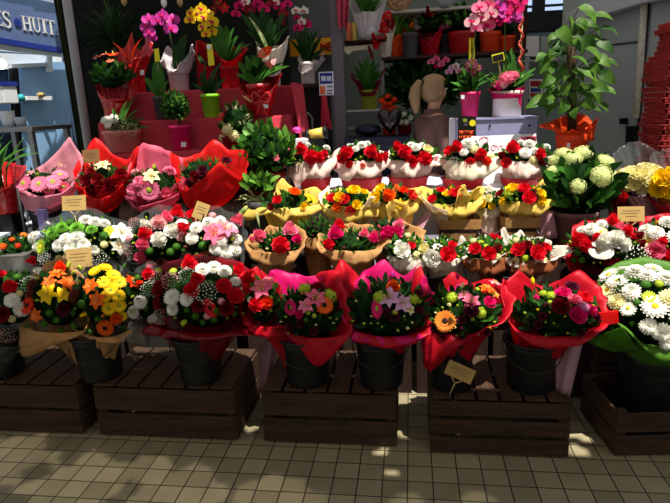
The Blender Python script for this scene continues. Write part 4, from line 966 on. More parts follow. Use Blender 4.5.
# ------------------------------------------------------------------ room
def tilemat():
    m = bpy.data.materials.new('floor_tiles'); m.use_nodes = True
    nt = m.node_tree; N, L = nt.nodes, nt.links
    b = N['Principled BSDF']; b.inputs['Roughness'].default_value = .55; b.inputs['Specular IOR Level'].default_value = .3
    tc = N.new('ShaderNodeTexCoord'); mp = N.new('ShaderNodeMapping')
    px = at(407.6, 475, 2.2); g = atz(407.6, 481.3, 0)
    mp.inputs['Scale'].default_value = (1 / TILE, 1 / TILE, 1)
    mp.inputs['Location'].default_value = (-(g.x / TILE), -(g.y / TILE), 0)
    L.new(tc.outputs['Object'], mp.inputs['Vector'])
    sep = N.new('ShaderNodeSeparateXYZ'); L.new(mp.outputs['Vector'], sep.inputs[0])
    def mth(op, a, b_=None, v=None):
        n = N.new('ShaderNodeMath'); n.operation = op
        L.new(a, n.inputs[0])
        if b_ is not None: L.new(b_, n.inputs[1])
        if v is not None: n.inputs[1].default_value = v
        return n.outputs[0]
    ds = []
    for ax in ('X', 'Y'):
        f = mth('FRACT', sep.outputs[ax]); d = mth('SUBTRACT', f, v=.5); ds.append(mth('ABSOLUTE', d))
    mx = mth('MAXIMUM', ds[0], ds[1]); gr = mth('GREATER_THAN', mx, v=.474)
    fl = N.new('ShaderNodeVectorMath'); fl.operation = 'FLOOR'; L.new(mp.outputs['Vector'], fl.inputs[0])
    wn = N.new('ShaderNodeTexWhiteNoise'); L.new(fl.outputs[0], wn.inputs['Vector'])
    nz = N.new('ShaderNodeTexNoise'); nz.inputs['Scale'].default_value = 9; nz.inputs['Detail'].default_value = 6; L.new(tc.outputs['Object'], nz.inputs['Vector'])
    av = mth('ADD', wn.outputs['Value'], nz.outputs['Fac'])
    hv = mth('MULTIPLY', av, v=.5)
    cr = N.new('ShaderNodeValToRGB'); cr.color_ramp.elements[0].color = lin((120, 113, 88)); cr.color_ramp.elements[1].color = lin((152, 142, 114))
    cr.color_ramp.elements[0].position = .2; cr.color_ramp.elements[1].position = .85
    L.new(hv, cr.inputs['Fac'])
    mix = N.new('ShaderNodeMix'); mix.data_type = 'RGBA'
    L.new(gr, mix.inputs['Factor']); L.new(cr.outputs['Color'], mix.inputs['A']); mix.inputs['B'].default_value = lin((52, 42, 34))
    L.new(mix.outputs['Result'], b.inputs['Base Color'])
    bp = N.new('ShaderNodeBump'); bp.inputs['Strength'].default_value = .4; bp.inputs['Distance'].default_value = .004; bp.invert = True
    L.new(gr, bp.inputs['Height']); L.new(bp.outputs['Normal'], b.inputs['Normal'])
    MATS['floor_tiles'] = m
tilemat()
def struct(name, b, mt, **kw):
    return b.build(name, mt, None, kind='structure', **kw)
b = MB(); b.box((0, 5.0, -.05), (14, 14, .1)); struct('floor', b, 'floor_tiles', label='beige square floor tiles with dark joints')
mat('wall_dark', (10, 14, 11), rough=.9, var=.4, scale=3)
mat('wall_grey', (164, 174, 176), rough=.7, var=.05, scale=2)
mat('wall_blue', (132, 172, 214), rough=.5, var=.08, scale=2)
mat('wall_blue_dark', (60, 82, 112), rough=.6, var=.15, scale=2)
mat('panel_white', (190, 204, 216), rough=.5, var=.04)
mat('frame_white', (222, 228, 232), rough=.5, var=.03)
mat('sign_blue', (92, 112, 156), rough=.5, var=.05, scale=2)
mat('stripe_blue', (30, 52, 140), rough=.5, var=.05)
mat('letter_white', (226, 226, 226), rough=.5, var=.02)
mat('steel', (150, 150, 152), rough=.4, var=.08, metal=.6, scale=8)
mat('pole_paint', (158, 160, 168), rough=.45, var=.06, scale=6)
mat('post_paint', (96, 92, 100), rough=.5, var=.06, scale=6)
mat('black_plain', (16, 16, 18), rough=.5, var=.2)
mat('curtain_green', (36, 42, 22), rough=.9, var=.3, scale=6)
mat('cloth_red', (182, 54, 68), rough=.9, var=.14, scale=50, bump=.4, bscale=120)
mat('cloth_pink', (186, 70, 92), rough=.9, var=.14, scale=30, bump=.3)
mat('wood_brown', (60, 36, 28), rough=.7, var=.3, scale=8)
mat('shelf_white', (196, 194, 188), rough=.5, var=.04)
mat('back_burgundy', (70, 22, 28), rough=.8, var=.3, scale=6)
mat('glass_sky', (168, 190, 226), rough=.1, var=.06, scale=.8, emit=.9)
mat('frame_navy', (16, 20, 34), rough=.5, var=.2)
mat('teal_grey', (112, 124, 126), rough=.6, var=.06, scale=2)
# walls
xl = at(62, 60, 5.9).x; xr = at(346, 60, 5.9).x
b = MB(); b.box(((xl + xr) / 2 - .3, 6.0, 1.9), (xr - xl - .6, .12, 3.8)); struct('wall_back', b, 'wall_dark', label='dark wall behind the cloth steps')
x2, x3 = at(286, 60, 6.6).x, at(640, 60, 6.6).x
b = MB(); b.box(((x2 + x3) / 2, 6.75, 1.9), (x3 - x2 + 3, .12, 3.8)); struct('wall_rear', b, 'teal_grey', label='grey wall far behind the shelves')
# the fish stall on the left: oblique front
SP = at(0, 40, 5.6); SD = Vector((math.sin(math.radians(13)), math.cos(math.radians(13)), 0)); SN = Vector((SD.y, -SD.x, 0))
def so(x, y, d=0.0): return on(x, y, SP - SN * d, SN)
def spoly(b, pts, d, th=.02, mi=0): b.prism([so(x, y, d) for x, y in pts], -SN * th, mi)
b = MB(); spoly(b, [(-90, -30), (84, 10), (90, 250), (-90, 250)], .42, .1); struct('wall_left', b, 'wall_blue_dark', label='blue back wall of the fish stall')
loc = so(20, 30)
sg = thing('shop_sign', loc, 'blue hanging fascia sign with white capital letters over the left stall', 'sign')
b = MB(); spoly(b, [(-60, -8), (0, 1), (33, 7), (34, 11), (64, 15), (64, 48), (0, 38), (-60, 28)], 0, .06); b.build('board', 'sign_blue', sg)
b = MB(); spoly(b, [(-60, 27), (0, 37.5), (63, 48), (63, 53), (0, 43), (-60, 33)], -.012, .05); b.build('blue_stripe', 'stripe_blue', sg)
b = MB(); spoly(b, [(-60, 34), (0, 44), (64, 54), (64, 57), (0, 50), (-60, 42)], .005, .05); b.build('lower_edge', 'panel_white', sg)
ou, ov = SD, Vector((0, 0, 1))
def letter(ch, x0, x1, ytop0, ybot0):
    """serif capitals built from strokes in the plane of the sign; x in the photo, baseline following it"""
    p0 = so(x0, ybot0, -.004); px = (so(x1, ybot0, -.004) - p0); W = px.dot(SD); H = (so(x0, ytop0, -.004) - p0).z
    b = MB()
    def q(u, v): return p0 + SD * (W * u) + ov * (H * v)
    def bar(u0, v0, u1, v1): b.prism([q(u0, v0), q(u1, v0), q(u1, v1), q(u0, v1)], SN * .006)
    def stem(u, t=.18): bar(u - t / 2, 0, u + t / 2, 1); bar(u - t * 1.15, 0, u + t * 1.15, .05); bar(u - t * 1.15, .95, u + t * 1.15, 1)
    def curve(pts, w):
        for (a, c), (d, e), s in zip(pts[:-1], pts[1:], w):
            A, B = q(a, c), q(d, e); t = (B - A).normalized(); n_ = SN.cross(t) * (s * H)
            b.prism([A - n_ - t * s * H * .3, B - n_ + t * s * H * .3, B + n_ + t * s * H * .3, A + n_ - t * s * H * .3], SN * .006)
    if ch == 'H': stem(.2); stem(.8); bar(.2, .48, .8, .55)
    elif ch == 'I': stem(.5, .42)
    elif ch == 'T': stem(.5, .2); bar(.02, .93, .98, 1); bar(.02, .78, .07, 1); bar(.93, .78, .98, 1)
    elif ch == 'U':
        bar(.11, .3, .29, 1); bar(.01, .95, .4, 1); bar(.74, .3, .82, 1); bar(.62, .95, .95, 1)
        curve([(.2 + .29 * (1 - math.cos(t)), .3 - .26 * math.sin(t)) for t in [PI * i / 10 for i in range(11)]], [.06 - .003 * i for i in range(10)])
    elif ch == 'E': stem(.25, .2); bar(.25, .94, .9, 1); bar(.25, 0, .95, .06); bar(.25, .48, .7, .54); bar(.85, .8, .9, 1); bar(.9, 0, .95, .22); bar(.66, .4, .7, .62)
    elif ch == 'S':
        P = [(.85, .80), (.72, .93), (.5, .98), (.28, .92), (.18, .76), (.26, .62), (.5, .52), (.76, .40), (.84, .24), (.74, .08), (.5, .02), (.26, .07), (.13, .22)]
        curve(P, [.03, .035, .04, .05, .06, .07, .075, .07, .06, .05, .04, .035]); bar(.83, .72, .88, .97); bar(.10, .03, .15, .28)
    elif ch == '.': bar(.3, 0, .8, .13)
    b.build('letter', 'letter_white', sg)
letter('E', -4.5, 3.5, 9.0, 25.0); letter('S', 3.8, 12, 11.2, 27.4)
letter('H', 23, 32.5, 15.8, 30.2); letter('U', 33, 42, 17.2, 31.8); letter('I', 42.5, 47.5, 18.8, 32.8); letter('T', 47.5, 56, 19.6, 34); letter('.', 56, 59, 22, 34.8)
b = MB(); C0 = so(17.5, 22.5, -.004); s_ = mpp(C0); b.lathe(C0, [(4 * s_, 0), (4 * s_, .006)], 20, axis=SN, cap0=True, cap1=True); b.build('dot', 'stripe_blue', sg, label='round dark blue dot between the words')
# stall interior
b = MB(); spoly(b, [(-60, 50), (62, 56), (62, 70), (-60, 68)], .32, .08); struct('trim_1', b, 'frame_white', label='white lit beam under the fascia')
fr = thing('cold_cabinet', so(38, 150, .25), 'tall pale blue cold cabinet with white frame in the left stall', 'cabinet')
b = MB(); spoly(b, [(21, 66), (53, 66), (60, 250), (31, 250)], .2, .2); b.build('door', 'wall_blue', fr)
b = MB(); spoly(b, [(12, 64), (50, 62.5), (50, 66), (12, 68)], .16, .05); b.build('top_frame', 'frame_white', fr)
b = MB(); spoly(b, [(48, 52), (52, 52), (53, 72), (49, 72)], .15, .05); b.build('frame_post', 'frame_white', fr)
b = MB(); spoly(b, [(27, 96), (52, 96), (52, 100), (27, 100)], .10, .1); b.build('shelf', 'frame_white', fr)
b = MB(); p = so(41, 95, .08); s_ = mpp(p); b.blob(p, (5 * s_, .03, 2.2 * s_), 10, 6, amp=.4); tag(b.build('folded_cloth', 'card_kraft', None, loc=p - Vector((0, 0, 2 * s_))), 'crumpled beige cloth on the cold cabinet shelf', 'cloth')
b = MB(); spoly(b, [(12, 68), (22, 66), (31, 250), (20, 250)], .24, .05); struct('trim_2', b, 'black_plain', label='black strip painting in the shaded gap beside the cold cabinet')  # solid black strip stands in for the shade in the gap
b = MB(); spoly(b, [(53, 62), (66, 62), (82, 250), (60, 250)], .22, .05); struct('trim_3', b, 'wall_blue', label='blue corrugated side panel')
b = MB()
for k_ in range(14):
    b.tube([so(66 + .7 * t + (2 if k_ % 2 else 0) + k_ * 0.6, 70 + k_ * 6 + 2 * t, .12) for t in (0, 1, 2)], .02, 6)
lp = so(1, 64, .1); s_ = mpp(lp)
lm_ = thing('stall_lamp', lp, 'round white hanging lamp in the left stall', 'lamp')
mat('lamp_glow', (255, 255, 255), emit=6.0, var=0)
b = MB(); b.blob(lp, (5 * s_,) * 3, 16, 10); b.build('lamp_globe', 'lamp_glow', lm_)
b = MB(); b.tube([lp + Vector((0, 0, 5 * s_)), lp + Vector((0, 0, .42))], .006, 6); b.build('cord', 'black_plain', lm_)
bx_ = so(4, 95, .12); s_ = mpp(bx_)
pd = thing('paper_dispenser', bx_ - Vector((0, 0, 9 * s_)), 'white box dispenser with blue top on the stall wall', 'dispenser')
b = MB(); b.box(bx_, (18 * s_, .18, 17 * s_), rz=-.2); b.build('dispenser_body', 'frame_white', pd, bevel=.01)
b = MB(); b.box(bx_ + Vector((0, 0, 10.5 * s_)), (20 * s_, .2, 4 * s_), rz=-.2); b.build('dispenser_lid', 'stripe_blue', pd)
b = MB(); p = so(21, 98, .1); s_ = mpp(p); mat('teal_plastic', (40, 150, 160), rough=.4); b.blob(p, (4.5 * s_, .05, 4 * s_), 8, 5, amp=.3, fr=4); tag(b.build('sponge', 'teal_plastic', None, loc=p - Vector((0, 0, 4 * s_))), 'small teal sponge hanging beside the cold cabinet', 'sponge')
# steel work table with bowls
TY = 4.75
t_ = thing('work_table', (at(15, 125, TY).x, TY, 0), 'steel work table with dark legs in the left stall', 'table')
ta, tb2 = at(-30, 128, TY), at(36, 128, TY)
zt = at(20, 127, TY).z
b = MB(); b.box(((ta.x + tb2.x) / 2, TY + .25, zt - .02), (tb2.x - ta.x, .6, .04)); b.build('table_top', 'steel', t_, bevel=.005)
for xx in (ta.x + .04, tb2.x - .04):
    for yy in (TY - .02, TY + .52):
        b = MB(); b.box((xx, yy, (zt - .04) / 2), (.045, .045, zt - .04)); b.build('leg', 'steel', t_)
b = MB(); b.box(((ta.x + tb2.x) / 2, TY + .25, zt - .45), (tb2.x - ta.x - .1, .5, .02)); b.build('lower_shelf', 'steel', t_)
def bowls(label, px, n, w, mt, Y=TY + .2, grp=None):
    p = at(px, 124, Y); s_ = mpp(p)
    for k_ in range(n):
        b = MB(); z = zt + .002 + k_ * .03; r_ = w * s_
        b.lathe((p.x, Y, z), [(r_ * .6, 0), (r_ * .8, .03), (r_, .085), (r_ - .004, .085), (r_ * .76, .033), (.01, .008)], 20, cap0=True, cap1=True)
        b.build('bowl', mt, None, loc=Vector((p.x, Y, z)), label=label, cat='bowl', group=grp)
bowls('white bowl in the small stack on the steel table', 9, 3, 7, 'frame_white', grp='bowls stacked on the steel table')
bowls('pale single bowl on the steel table, right of the stack', 21, 1, 6, 'panel_white')
bc = thing('bench', (at(25, 235, 3.3).x, 3.75, 0), 'pale slatted bench behind the small plant tray on the left', 'bench')
for k_, (a_, c_) in enumerate((((6, 222), (42, 206)), ((6, 232), (48, 216)), ((10, 243), (58, 226)))):
    A, B = atz(a_[0], a_[1], .83), atz(c_[0], c_[1], .83)
    d_ = (B - A).normalized(); A = A - d_ * .3
    n_ = Vector((-d_.y, d_.x, 0)) * .035
    b = MB(); b.prism([A - n_, B - n_, B + n_, A + n_], (0, 0, -.02)); b.build('slat', 'panel_white', bc)
A, B = atz(8, 232, .80), atz(46, 216.5, .80)
for P in (A, B):
    b = MB(); b.box((P.x, P.y, .404), (.05, .24, .808)); b.build('leg', 'steel', bc)
# tall pole and the dark curtain
pt, pb = at(72, 40, 4.6), at(88, 140, 4.6)
b = MB(); xx = (pt.x + pb.x) / 2; b.tube([(xx, 4.6, 0), (xx, 4.6, 4.2)], .036, 16)
tag(b.build('pole', 'pole_paint', None, loc=Vector((xx, 4.6, 0))), 'tall grey metal pole left of the cloth steps', 'pole')
b = MB(); rows = []
for i in range(25):
    t = i / 24; row = []
    for j in range(25):
        e = j / 24
        p0 = at(50 + 17 * e, 0, 5.2); x_ = p0.x + .08 * t
        row.append(Vector((x_ + .0, 5.2 + .05 * math.sin(e * 22 + 1.5 * t) + .02 * math.sin(e * 9), 3.6 * (1 - t) + .02)))
    rows.append(row)
b.grid(rows)
tag(b.build('curtain', 'curtain_green', None, thick=.004, loc=Vector((at(58, 0, 5.2).x, 5.2, 0))), 'dark green hanging curtain beside the grey pole', 'curtain')
# ------------------------------------------------------------------ red cloth steps
S1, S2, S3 = 1.31, 1.50, 1.70
S1 = at(190, 150, 3.98).z; S2 = at(190, 119, 4.10).z; S3 = at(190, 90, 4.32).z
xa, xb = at(92, 120, 4.0).x, at(288, 120, 4.0).x
st = thing('cloth_steps', ((xa + xb) / 2, 4.2, 0), 'three display steps draped in red cloth', 'display steps')
b = MB()
prof = [(3.86, S1 - .12), (3.865, S1 - .06), (3.87, S1 - .015), (3.885, S1), (4.06, S1), (4.075, S1 + .01), (4.08, S2 - .015), (4.095, S2), (4.29, S2), (4.305, S2 + .01), (4.31, S3 - .015), (4.325, S3), (4.66, S3), (4.68, S3 - .02), (4.68, S1 - .12)]
rows = []
for i in range(61):
    e = i / 60; x_ = xa + (xb - xa) * e; row = []
    for (y_, z_) in prof:
        row.append(Vector((x_, y_ + .007 * math.sin(38 * e + 3 * z_) + .006 * noise.noise(Vector((x_ * 6, y_ * 3, z_ * 5))), z_ + .003 * noise.noise(Vector((x_ * 9, y_ * 9, 3))))))
    rows.append(row)
b.grid(rows)
for sx, x_ in ((1, xb), (-1, xa)):
    pf = [Vector((x_, y_, z_)) for y_, z_ in prof]
    b.add(pf, [tuple(range(len(pf))) if sx > 0 else tuple(reversed(range(len(pf))))], 0, False)
b.build('cloth', 'cloth_red', st)
b = MB(); b.box(((xa + xb) / 2, 4.28, (S1 - .10) / 2), (xb - xa - .02, .76, S1 - .10)); b.build('base_board', 'wood_dark', st)
b = MB(); rows = []
for i in range(13):
    t = i / 12; row = []
    for j in range(13):
        e = j / 12
        row.append(Vector((xb + .01 + .03 * math.sin(e * 12 + 2 * t) + .05 * t, 4.10 + .5 * e + .02 * math.sin(5 * t), S3 + .01 - (S3 - .9) * t)))
    rows.append(row)
b.grid(rows); b.build('hanging_end', 'cloth_red', st, thick=.005)
# ------------------------------------------------------------------ plants on the steps
mat('pot_grey', (70, 68, 72), rough=.5); mat('pot_lime', (128, 196, 34), rough=.45, var=.06); mat('pot_magenta', (206, 22, 96), rough=.45, var=.06)
mat('pot_silver', (206, 196, 200), rough=.3, var=.1, bump=.6, bscale=30, spec=.6); mat('pot_pinkceramic', (204, 122, 116), rough=.5, var=.15, scale=24); mat('tag_yellow', (240, 226, 40), rough=.5, var=.04); mat('tag_white', (240, 240, 240), rough=.5, var=.02)
mat('pot_orange', (222, 66, 22), rough=.5, var=.1); mat('pot_white', (236, 226, 214), rough=.35, var=.05, coat=.3); mat('pot_olive', (136, 146, 40), rough=.45, var=.08); mat('pot_pale', (222, 214, 210), rough=.5); mat('pot_darkred', (128, 14, 24), rough=.4, var=.12)
def leaves(root, base, Y, spec, mt='leaf_dark', shape='strap', name='leaves', arch=.10, dy=.12):
    """each leaf runs from the pot to a tip seen in the photo: 'x y width' (px)"""
    b = MB(); k = mpp(base)
    for it in spec.split(';'):
        t = [float(v) for v in it.split()]
        if len(t) < 3: continue
        tip = at(t[0], t[1], Y + (t[3] if len(t) > 3 else ru(-dy, dy)))
        b.leaf(base + Vector((ru(-.02, .02), ru(-.02, .02), -.02)), tip, t[2] * k, up=(Vector((0, -.6, .8))), arch=arch * ru(.6, 1.4), shape=shape, n=8)
    return b.build(name, mt, root)
def stemflowers(root, base, Y, fl, pts=None, mt='stem_green', r=.004, name='flower_stem', face=Vector((0, -1, .15)), dy=.0):
    if pts:
        P = [base] + [at(x, y, Y + dy) for x, y in pts]
        b = MB(); b.tube(P, r, 6); b.build(name, mt, root)
    for kd, c, x, y, s, s2 in parse(fl):
        p = at(x, y, Y + dy + ru(-.05, .02)); n = (face + Vector((ru(-.4, .4), ru(-.1, .1), ru(-.3, .3)))).normalized()
        flower(root, kd, c, p, n, s * mpp(p), spin=(0 if kd == 'orc' else None), size2=s2 * mpp(p) if s2 else None)
def stick(root, x0, y0, x1, y1, Y, w=.006, mt='stick', name='stake'):
    b = MB(); b.tube([at(x0, y0, Y), at(x1, y1, Y)], w / 2, 6); return b.build(name, mt, root)
def plate(root, pts, Y, mt, name, th=.003, label=None):
    b = MB(); b.prism([at(x, y, Y) for x, y in pts], (0, th, 0)); return b.build(name, mt, root, label=label)
def collar(root, base, zb, rb, rim, Y, mt, b_=.12, name='paper_wrap', **kw):
    kw.setdefault('pleat', .006)
    return sheet(root, name, mt, base, zb, rb, rim, Y, b_, **kw)
def bushy(root, C, a, b_, c, n, ln, mt, shape='oval', **kw):
    D = Dome(C, a, b_, c); foliage(root, D, n, ln, mt, shape, **kw); return D
Ya, Yb, Yc = 3.98, 4.19, 4.48
# lower tread
r, tp, k = potted('flower_bowl', 'pink ceramic bowl planted with white flowers and dark leaves', 'potted plant', 123, 130, 151, 38, 30, Ya, 'pot_pinkceramic', zb=S1 + .003)
leaves(r, tp, Ya, '112 108 6;118 104 6;128 100 7;134 97 6;140 108 6;146 118 6;150 128 6;104 118 5;137 116 6;126 108 6', 'leaf_mid', 'strap')
D = bushy(r, at(122, 128, Ya), 17 * k, .11, 7 * k, 60, .05, ['leaf_dark', 'leaf_variegated'], 'oval')
put_flowers(r, D, 'kal:white 106 121 5; kal:white 112 117 5; kal:white 115 122 5; kal:white 109 126 4; gyp:cream 118 129 9; gyp:cream 129 130 8')
r, tp, k = potted('topiary_tree', 'small clipped ball topiary in a magenta pot with white sticker', 'potted plant', 181, 125, 150, 22, 17, Ya, 'pot_magenta', zb=S1 + .003)
b = MB(); b.tube([tp, at(179, 112, Ya)], .008, 6); b.build('trunk', 'stem_brown', r)
bushy(r, at(175, 106, Ya), 14 * k, .10, 15 * k, 260, .035, ['leaf_mid', 'leaf_dark', 'leaf_light'], 'oval', zmin=-.9)
plate(r, [(181, 142), (186, 142), (186, 147), (181, 147)], Ya - 9.5 * k, 'tag_white', 'sticker')
r, tp, k = potted('variegated_plant', 'variegated plant with a few red and cream blooms beside the scarlet cone', 'potted plant', 236, 136, 150, 30, 24, Ya, 'pot_darkred', zb=S1 + .003)
D = bushy(r, at(236, 122, Ya), 16 * k, .11, 18 * k, 90, .055, ['leaf_variegated', 'leaf_mid', 'leaf_dark'], 'oval')
leaves(r, tp, Ya, '236 96 6;232 100 5;246 102 6;252 108 6;240 104 5', 'leaf_mid')
put_flowers(r, D, 'lil:red 222 118 6; lil:cream 247 96 5; lil:cream 254 97 5; kal:cream 228 130 6; kal:cream 234 136 6; kal:cream 224 138 5')
# middle tread
r, tp, k = potted('potted_orchid', 'big grey pot with one broad dark leaf left of the topiary', 'potted plant', 164, 96, 119, 21, 18, Yb, 'pot_grey', zb=S2 + .003)
leaves(r, tp, Yb, '157 58 13 .02;145 78 10 -.05;170 80 9 -.1', 'leaf_mid', 'oval')
plate(r, [(154, 49), (158.5, 48), (160, 61), (155, 62)], Yb - .02, 'tag_yellow', 'yellow_tag'); stick(r, 157, 60, 162, 96, Yb)
r, tp, k = potted('leafy_plant', 'lime green pot with long narrow leaves on the red cloth step', 'potted plant', 211, 94, 118, 20, 16, Yb, 'pot_lime', zb=S2 + .003)
leaves(r, tp, Yb, '200 72 7;205 66 6;222 62 8 -.03;219 74 7;192 84 7;226 78 6;213 70 6;197 78 6', 'leaf_dark', 'strap')
# top tread
r, tp, k = potted('potted_orchid', 'magenta orchid in silver paper on the top cloth step', 'potted plant', 179, 70, 90, 22, 18, Yc, 'pot_silver', zb=S3 + .003)
collar(r, Vector((tp.x, Yc, 0)), tp.z - .04, 10 * k, [(180, 164, 60), (215, 170, 72), (250, 178, 70), (270, 182, 62), (300, 188, 55), (335, 192, 44), (20, 193, 60), (90, 180, 62), (130, 168, 46), (155, 160, 62)], Yc, 'wrap_silver', kr=.4, kz=.5)
leaves(r, tp, Yc, '186 34 13 .1;176 44 8;194 52 8', 'leaf_dark', 'oval')
stemflowers(r, tp, Yc, 'orc:purple 163 16 7; orc:purple 149 20 7; orc:purple 158 21 7; orc:purple 173 20 7; orc:purple 171 29 7; orc:purple 150 33 7; orc:purple 147 27 7; orc:purple 153 38 5', [(172, 45), (168, 22), (158, 14), (150, 20), (148, 30)], dy=-.08)
stick(r, 178, 70, 166, 20, Yc - .05)
r, tp, k = potted('potted_orchid', 'yellow orchid with a long yellow tag on the top cloth step', 'potted plant', 207, 74, 90, 20, 16, Yc + .06, 'pot_darkred', zb=S3 + .003)
stemflowers(r, tp, Yc, 'orc:yellow 191 13 6; orc:yellow 201 9 6; orc:yellow 190 20 6; orc:yellow 204 18 7; orc:yellow 212 22 7; orc:yellow 203 27 6; orc:yellow 212 32 6; orc:yellow 199 14 6; orc:yellow 209 14 5; orc:yellow 206 34 5', [(212, 50), (212, 25), (200, 12), (190, 14)], dy=-.05)
leaves(r, tp, Yc, '196 52 8;220 56 8;214 48 7;200 60 7', 'leaf_dark', 'oval')
plate(r, [(206.5, 44), (212, 44), (214.5, 65), (208.5, 66)], Yc - .12, 'tag_yellow', 'yellow_tag', label='long yellow price tag with white round head')
b = MB(); p = at(209, 47, Yc - .125); b.lathe(p, [(2.4 * k, 0), (2.4 * k, .002)], 14, axis=Vector((0, -1, 0)), cap0=True, cap1=True); b.build('tag_disc', 'tag_white', r)
collar(r, Vector((tp.x, Yc + .06, 0)), S3 + .01, 9 * k, [(180, 196, 44), (220, 200, 62), (270, 208, 66), (320, 214, 62), (0, 217, 55), (60, 210, 48), (120, 200, 40)], Yc + .06, 'wrap_red', kr=.5)
r, tp, k = potted('wrapped_plant', 'broad leaved plant in pleated red wrapping on the top cloth step', 'potted plant', 230, 66, 90, 20, 18, Yc - .02, 'foil_red', zb=S3 + .003)
collar(r, Vector((tp.x, Yc - .02, 0)), tp.z - .02, 9 * k, [(180, 217, 50), (215, 221, 58), (250, 228, 62), (280, 234, 60), (310, 240, 55), (345, 248, 49), (20, 244, 48), (90, 230, 46), (140, 220, 45)], Yc - .02, 'wrap_red', kr=.4)
leaves(r, tp + Vector((0, 0, .03)), Yc, '216 22 12 .1;208 30 9;238 36 12;244 42 10;226 26 9;250 44 9;222 34 10;234 28 9', 'leaf_mid', 'oval')
r, tp, k = potted('peace_lily', 'dark leaved plant in a tall white paper wrap on the top cloth step', 'potted plant', 270, 58, 90, 22, 20, Yc + .08, 'pot_pale', zb=S3 + .003)
collar(r, Vector((tp.x, Yc + .08, 0)), S3 + .02, 8 * k, [(180, 255, 36), (210, 258, 46), (240, 266, 52), (265, 272, 50), (290, 278, 48), (320, 284, 42), (345, 288, 36), (15, 286, 44), (90, 272, 46), (150, 260, 42)], Yc + .08, 'wrap_white', kr=.4)
leaves(r, tp + Vector((0, 0, .05)), Yc + .1, '242 14 9;250 10 10;262 8 10;272 18 12;284 12 10;276 24 12;258 22 12;268 14 10;246 30 9;288 26 9;264 30 12', 'leaf_dark', 'oval', arch=.05)
leaves(r, tp, Yc + .1, '249 17 4', 'leaf_variegated', 'oval', name='spathe')
r, tp, k = potted('wrapped_anthurium', 'anthurium in glossy red wrap with a bow at the right of the steps', 'potted plant', 259, 84, 112, 26, 22, Yb - .06, 'foil_red', zb=S2 + .003)
collar(r, Vector((tp.x, Yb - .06, 0)), S2 + .03, 11 * k, [(180, 242, 80), (205, 243, 90), (235, 250, 96), (262, 260, 90), (290, 268, 92), (320, 276, 84), (345, 280, 74), (20, 276, 76), (90, 260, 78), (140, 246, 74)], Yb - .06, 'foil_red', kr=.6)
D = bushy(r, at(260, 70, Yb), 15 * k, .1, 10 * k, 40, .08, ['leaf_mid', 'leaf_dark'], 'oval')
leaves(r, tp, Yb - .05, '290 66 9 -.1;284 62 8;238 62 8;246 56 8;252 72 9;236 74 7;272 60 8;268 66 9', 'leaf_mid', 'oval')
stemflowers(r, tp, Yb - .1, 'ant:coral 263 54 6; ant:redorange 268 50 5; ant:coral 270 64 5; ant:palepink 274 62 4')
plate(r, [(262, 104), (268, 104), (268, 108), (262, 108)], Yb - .2, 'tag_white', 'sticker')
b = MB()
for s in (-1, 1):
    pts = [at(261 + s * 9 * math.sin(t), 100 + 6 * math.sin(2 * t) * .9 - 3 * math.sin(t), Yb - .2) for t in [PI * i / 10 for i in range(11)]]
    b.tube(pts, .009, 6)
    b.tube([at(261, 101, Yb - .2), at(261 + s * 3, 110, Yb - .2), at(261 + s * 6, 117, Yb - .19)], .008, 6)
b.build('bow', 'foil_red', r)
r, tp, k = potted('wrapped_anthurium', 'coral flowered anthurium in flared red paper at the left end of the steps', 'potted plant', 116, 99, 119, 26, 22, Yb, 'foil_red', zb=S2 + .003)
collar(r, Vector((tp.x, Yb, 0)), S2 + .04, 10 * k, [(180, 96, 86), (205, 100, 94), (230, 108, 100), (255, 116, 103), (280, 124, 104), (310, 132, 98), (340, 136, 90), (10, 134, 84), (90, 116, 84), (140, 104, 84)], Yb, 'foil_red', kr=.6)
D = bushy(r, at(112, 76, Yb), 20 * k, .12, 14 * k, 90, .07, ['leaf_mid', 'leaf_dark'], 'oval')
put_flowers(r, D, 'ant:coral 105 51 6; ant:coral 97 58 5; ant:redorange 114 53 7; ant:coral 110 62 5; ant:coral 118 55 5; ant:palepink 96 59 4')
r, tp, k = potted('wrapped_plant', 'bromeliad in tall pointed red wrapping with orange edges', 'potted plant', 133, 68, 90, 26, 22, Yc, 'foil_red', zb=S3 + .003)
collar(r, Vector((tp.x, Yc, 0)), S3 + .03, 10 * k, [(180, 119, 58), (205, 122, 66), (235, 130, 66), (260, 136, 58), (285, 143, 56), (310, 150, 55), (340, 153, 48), (15, 146, 34), (45, 141, 50), (75, 134, 46), (100, 132, 32), (125, 126, 46), (150, 119, 52)], Yc, 'foil_red', kr=.5)
b = MB()
for a_, c_ in (((129, 60), (131, 36)), ((131, 60), (144, 36)), ((126, 58), (112, 42))):
    p0, p1 = at(*a_, Yc - .08), at(*c_, Yc - .06); b.leaf(p0, p1, .05, arch=.06, shape='lance', n=6)
b.build('bract', 'petal_redorange', r)
plate(r, [(140, 70), (144, 70), (144, 75), (140, 75)], Yc - .14, 'tag_white', 'sticker')
# green bushes right of the scarlet cone
r, tp, k = potted('bushy_plant', 'bright green bushy plant between the red cone and the red carnations', 'potted plant', 266, 172, 192, 40, 34, 3.62, 'pot_darkred', zb=Z2 + .0)
D = bushy(r, at(267, 150, 3.62), 30 * k, .17, 25 * k, 200, .08, ['leaf_light', 'leaf_mid', 'leaf_mid', 'leaf_dark'], 'oval', zmin=-.7)
put_flowers(r, D, 'lil:pink 276 158 4; bud:rosepink 288 150 3; bud:pink 284 166 3')
r, tp, k = potted('spider_plant', 'arching striped spider plant below the bushy green plant', 'potted plant', 262, 200, 222, 30, 26, 3.36, 'pot_grey', zb=Z2 + .002)
leaves(r, tp, 3.34, '232 212 3;236 222 3;240 228 3;246 218 3;252 232 3;243 205 3;260 230 3;268 226 3;274 214 3;250 196 3;268 190 3;244 190 3;236 200 3;280 204 3;256 236 3;240 238 3', 'leaf_variegated', 'strap', arch=.3)
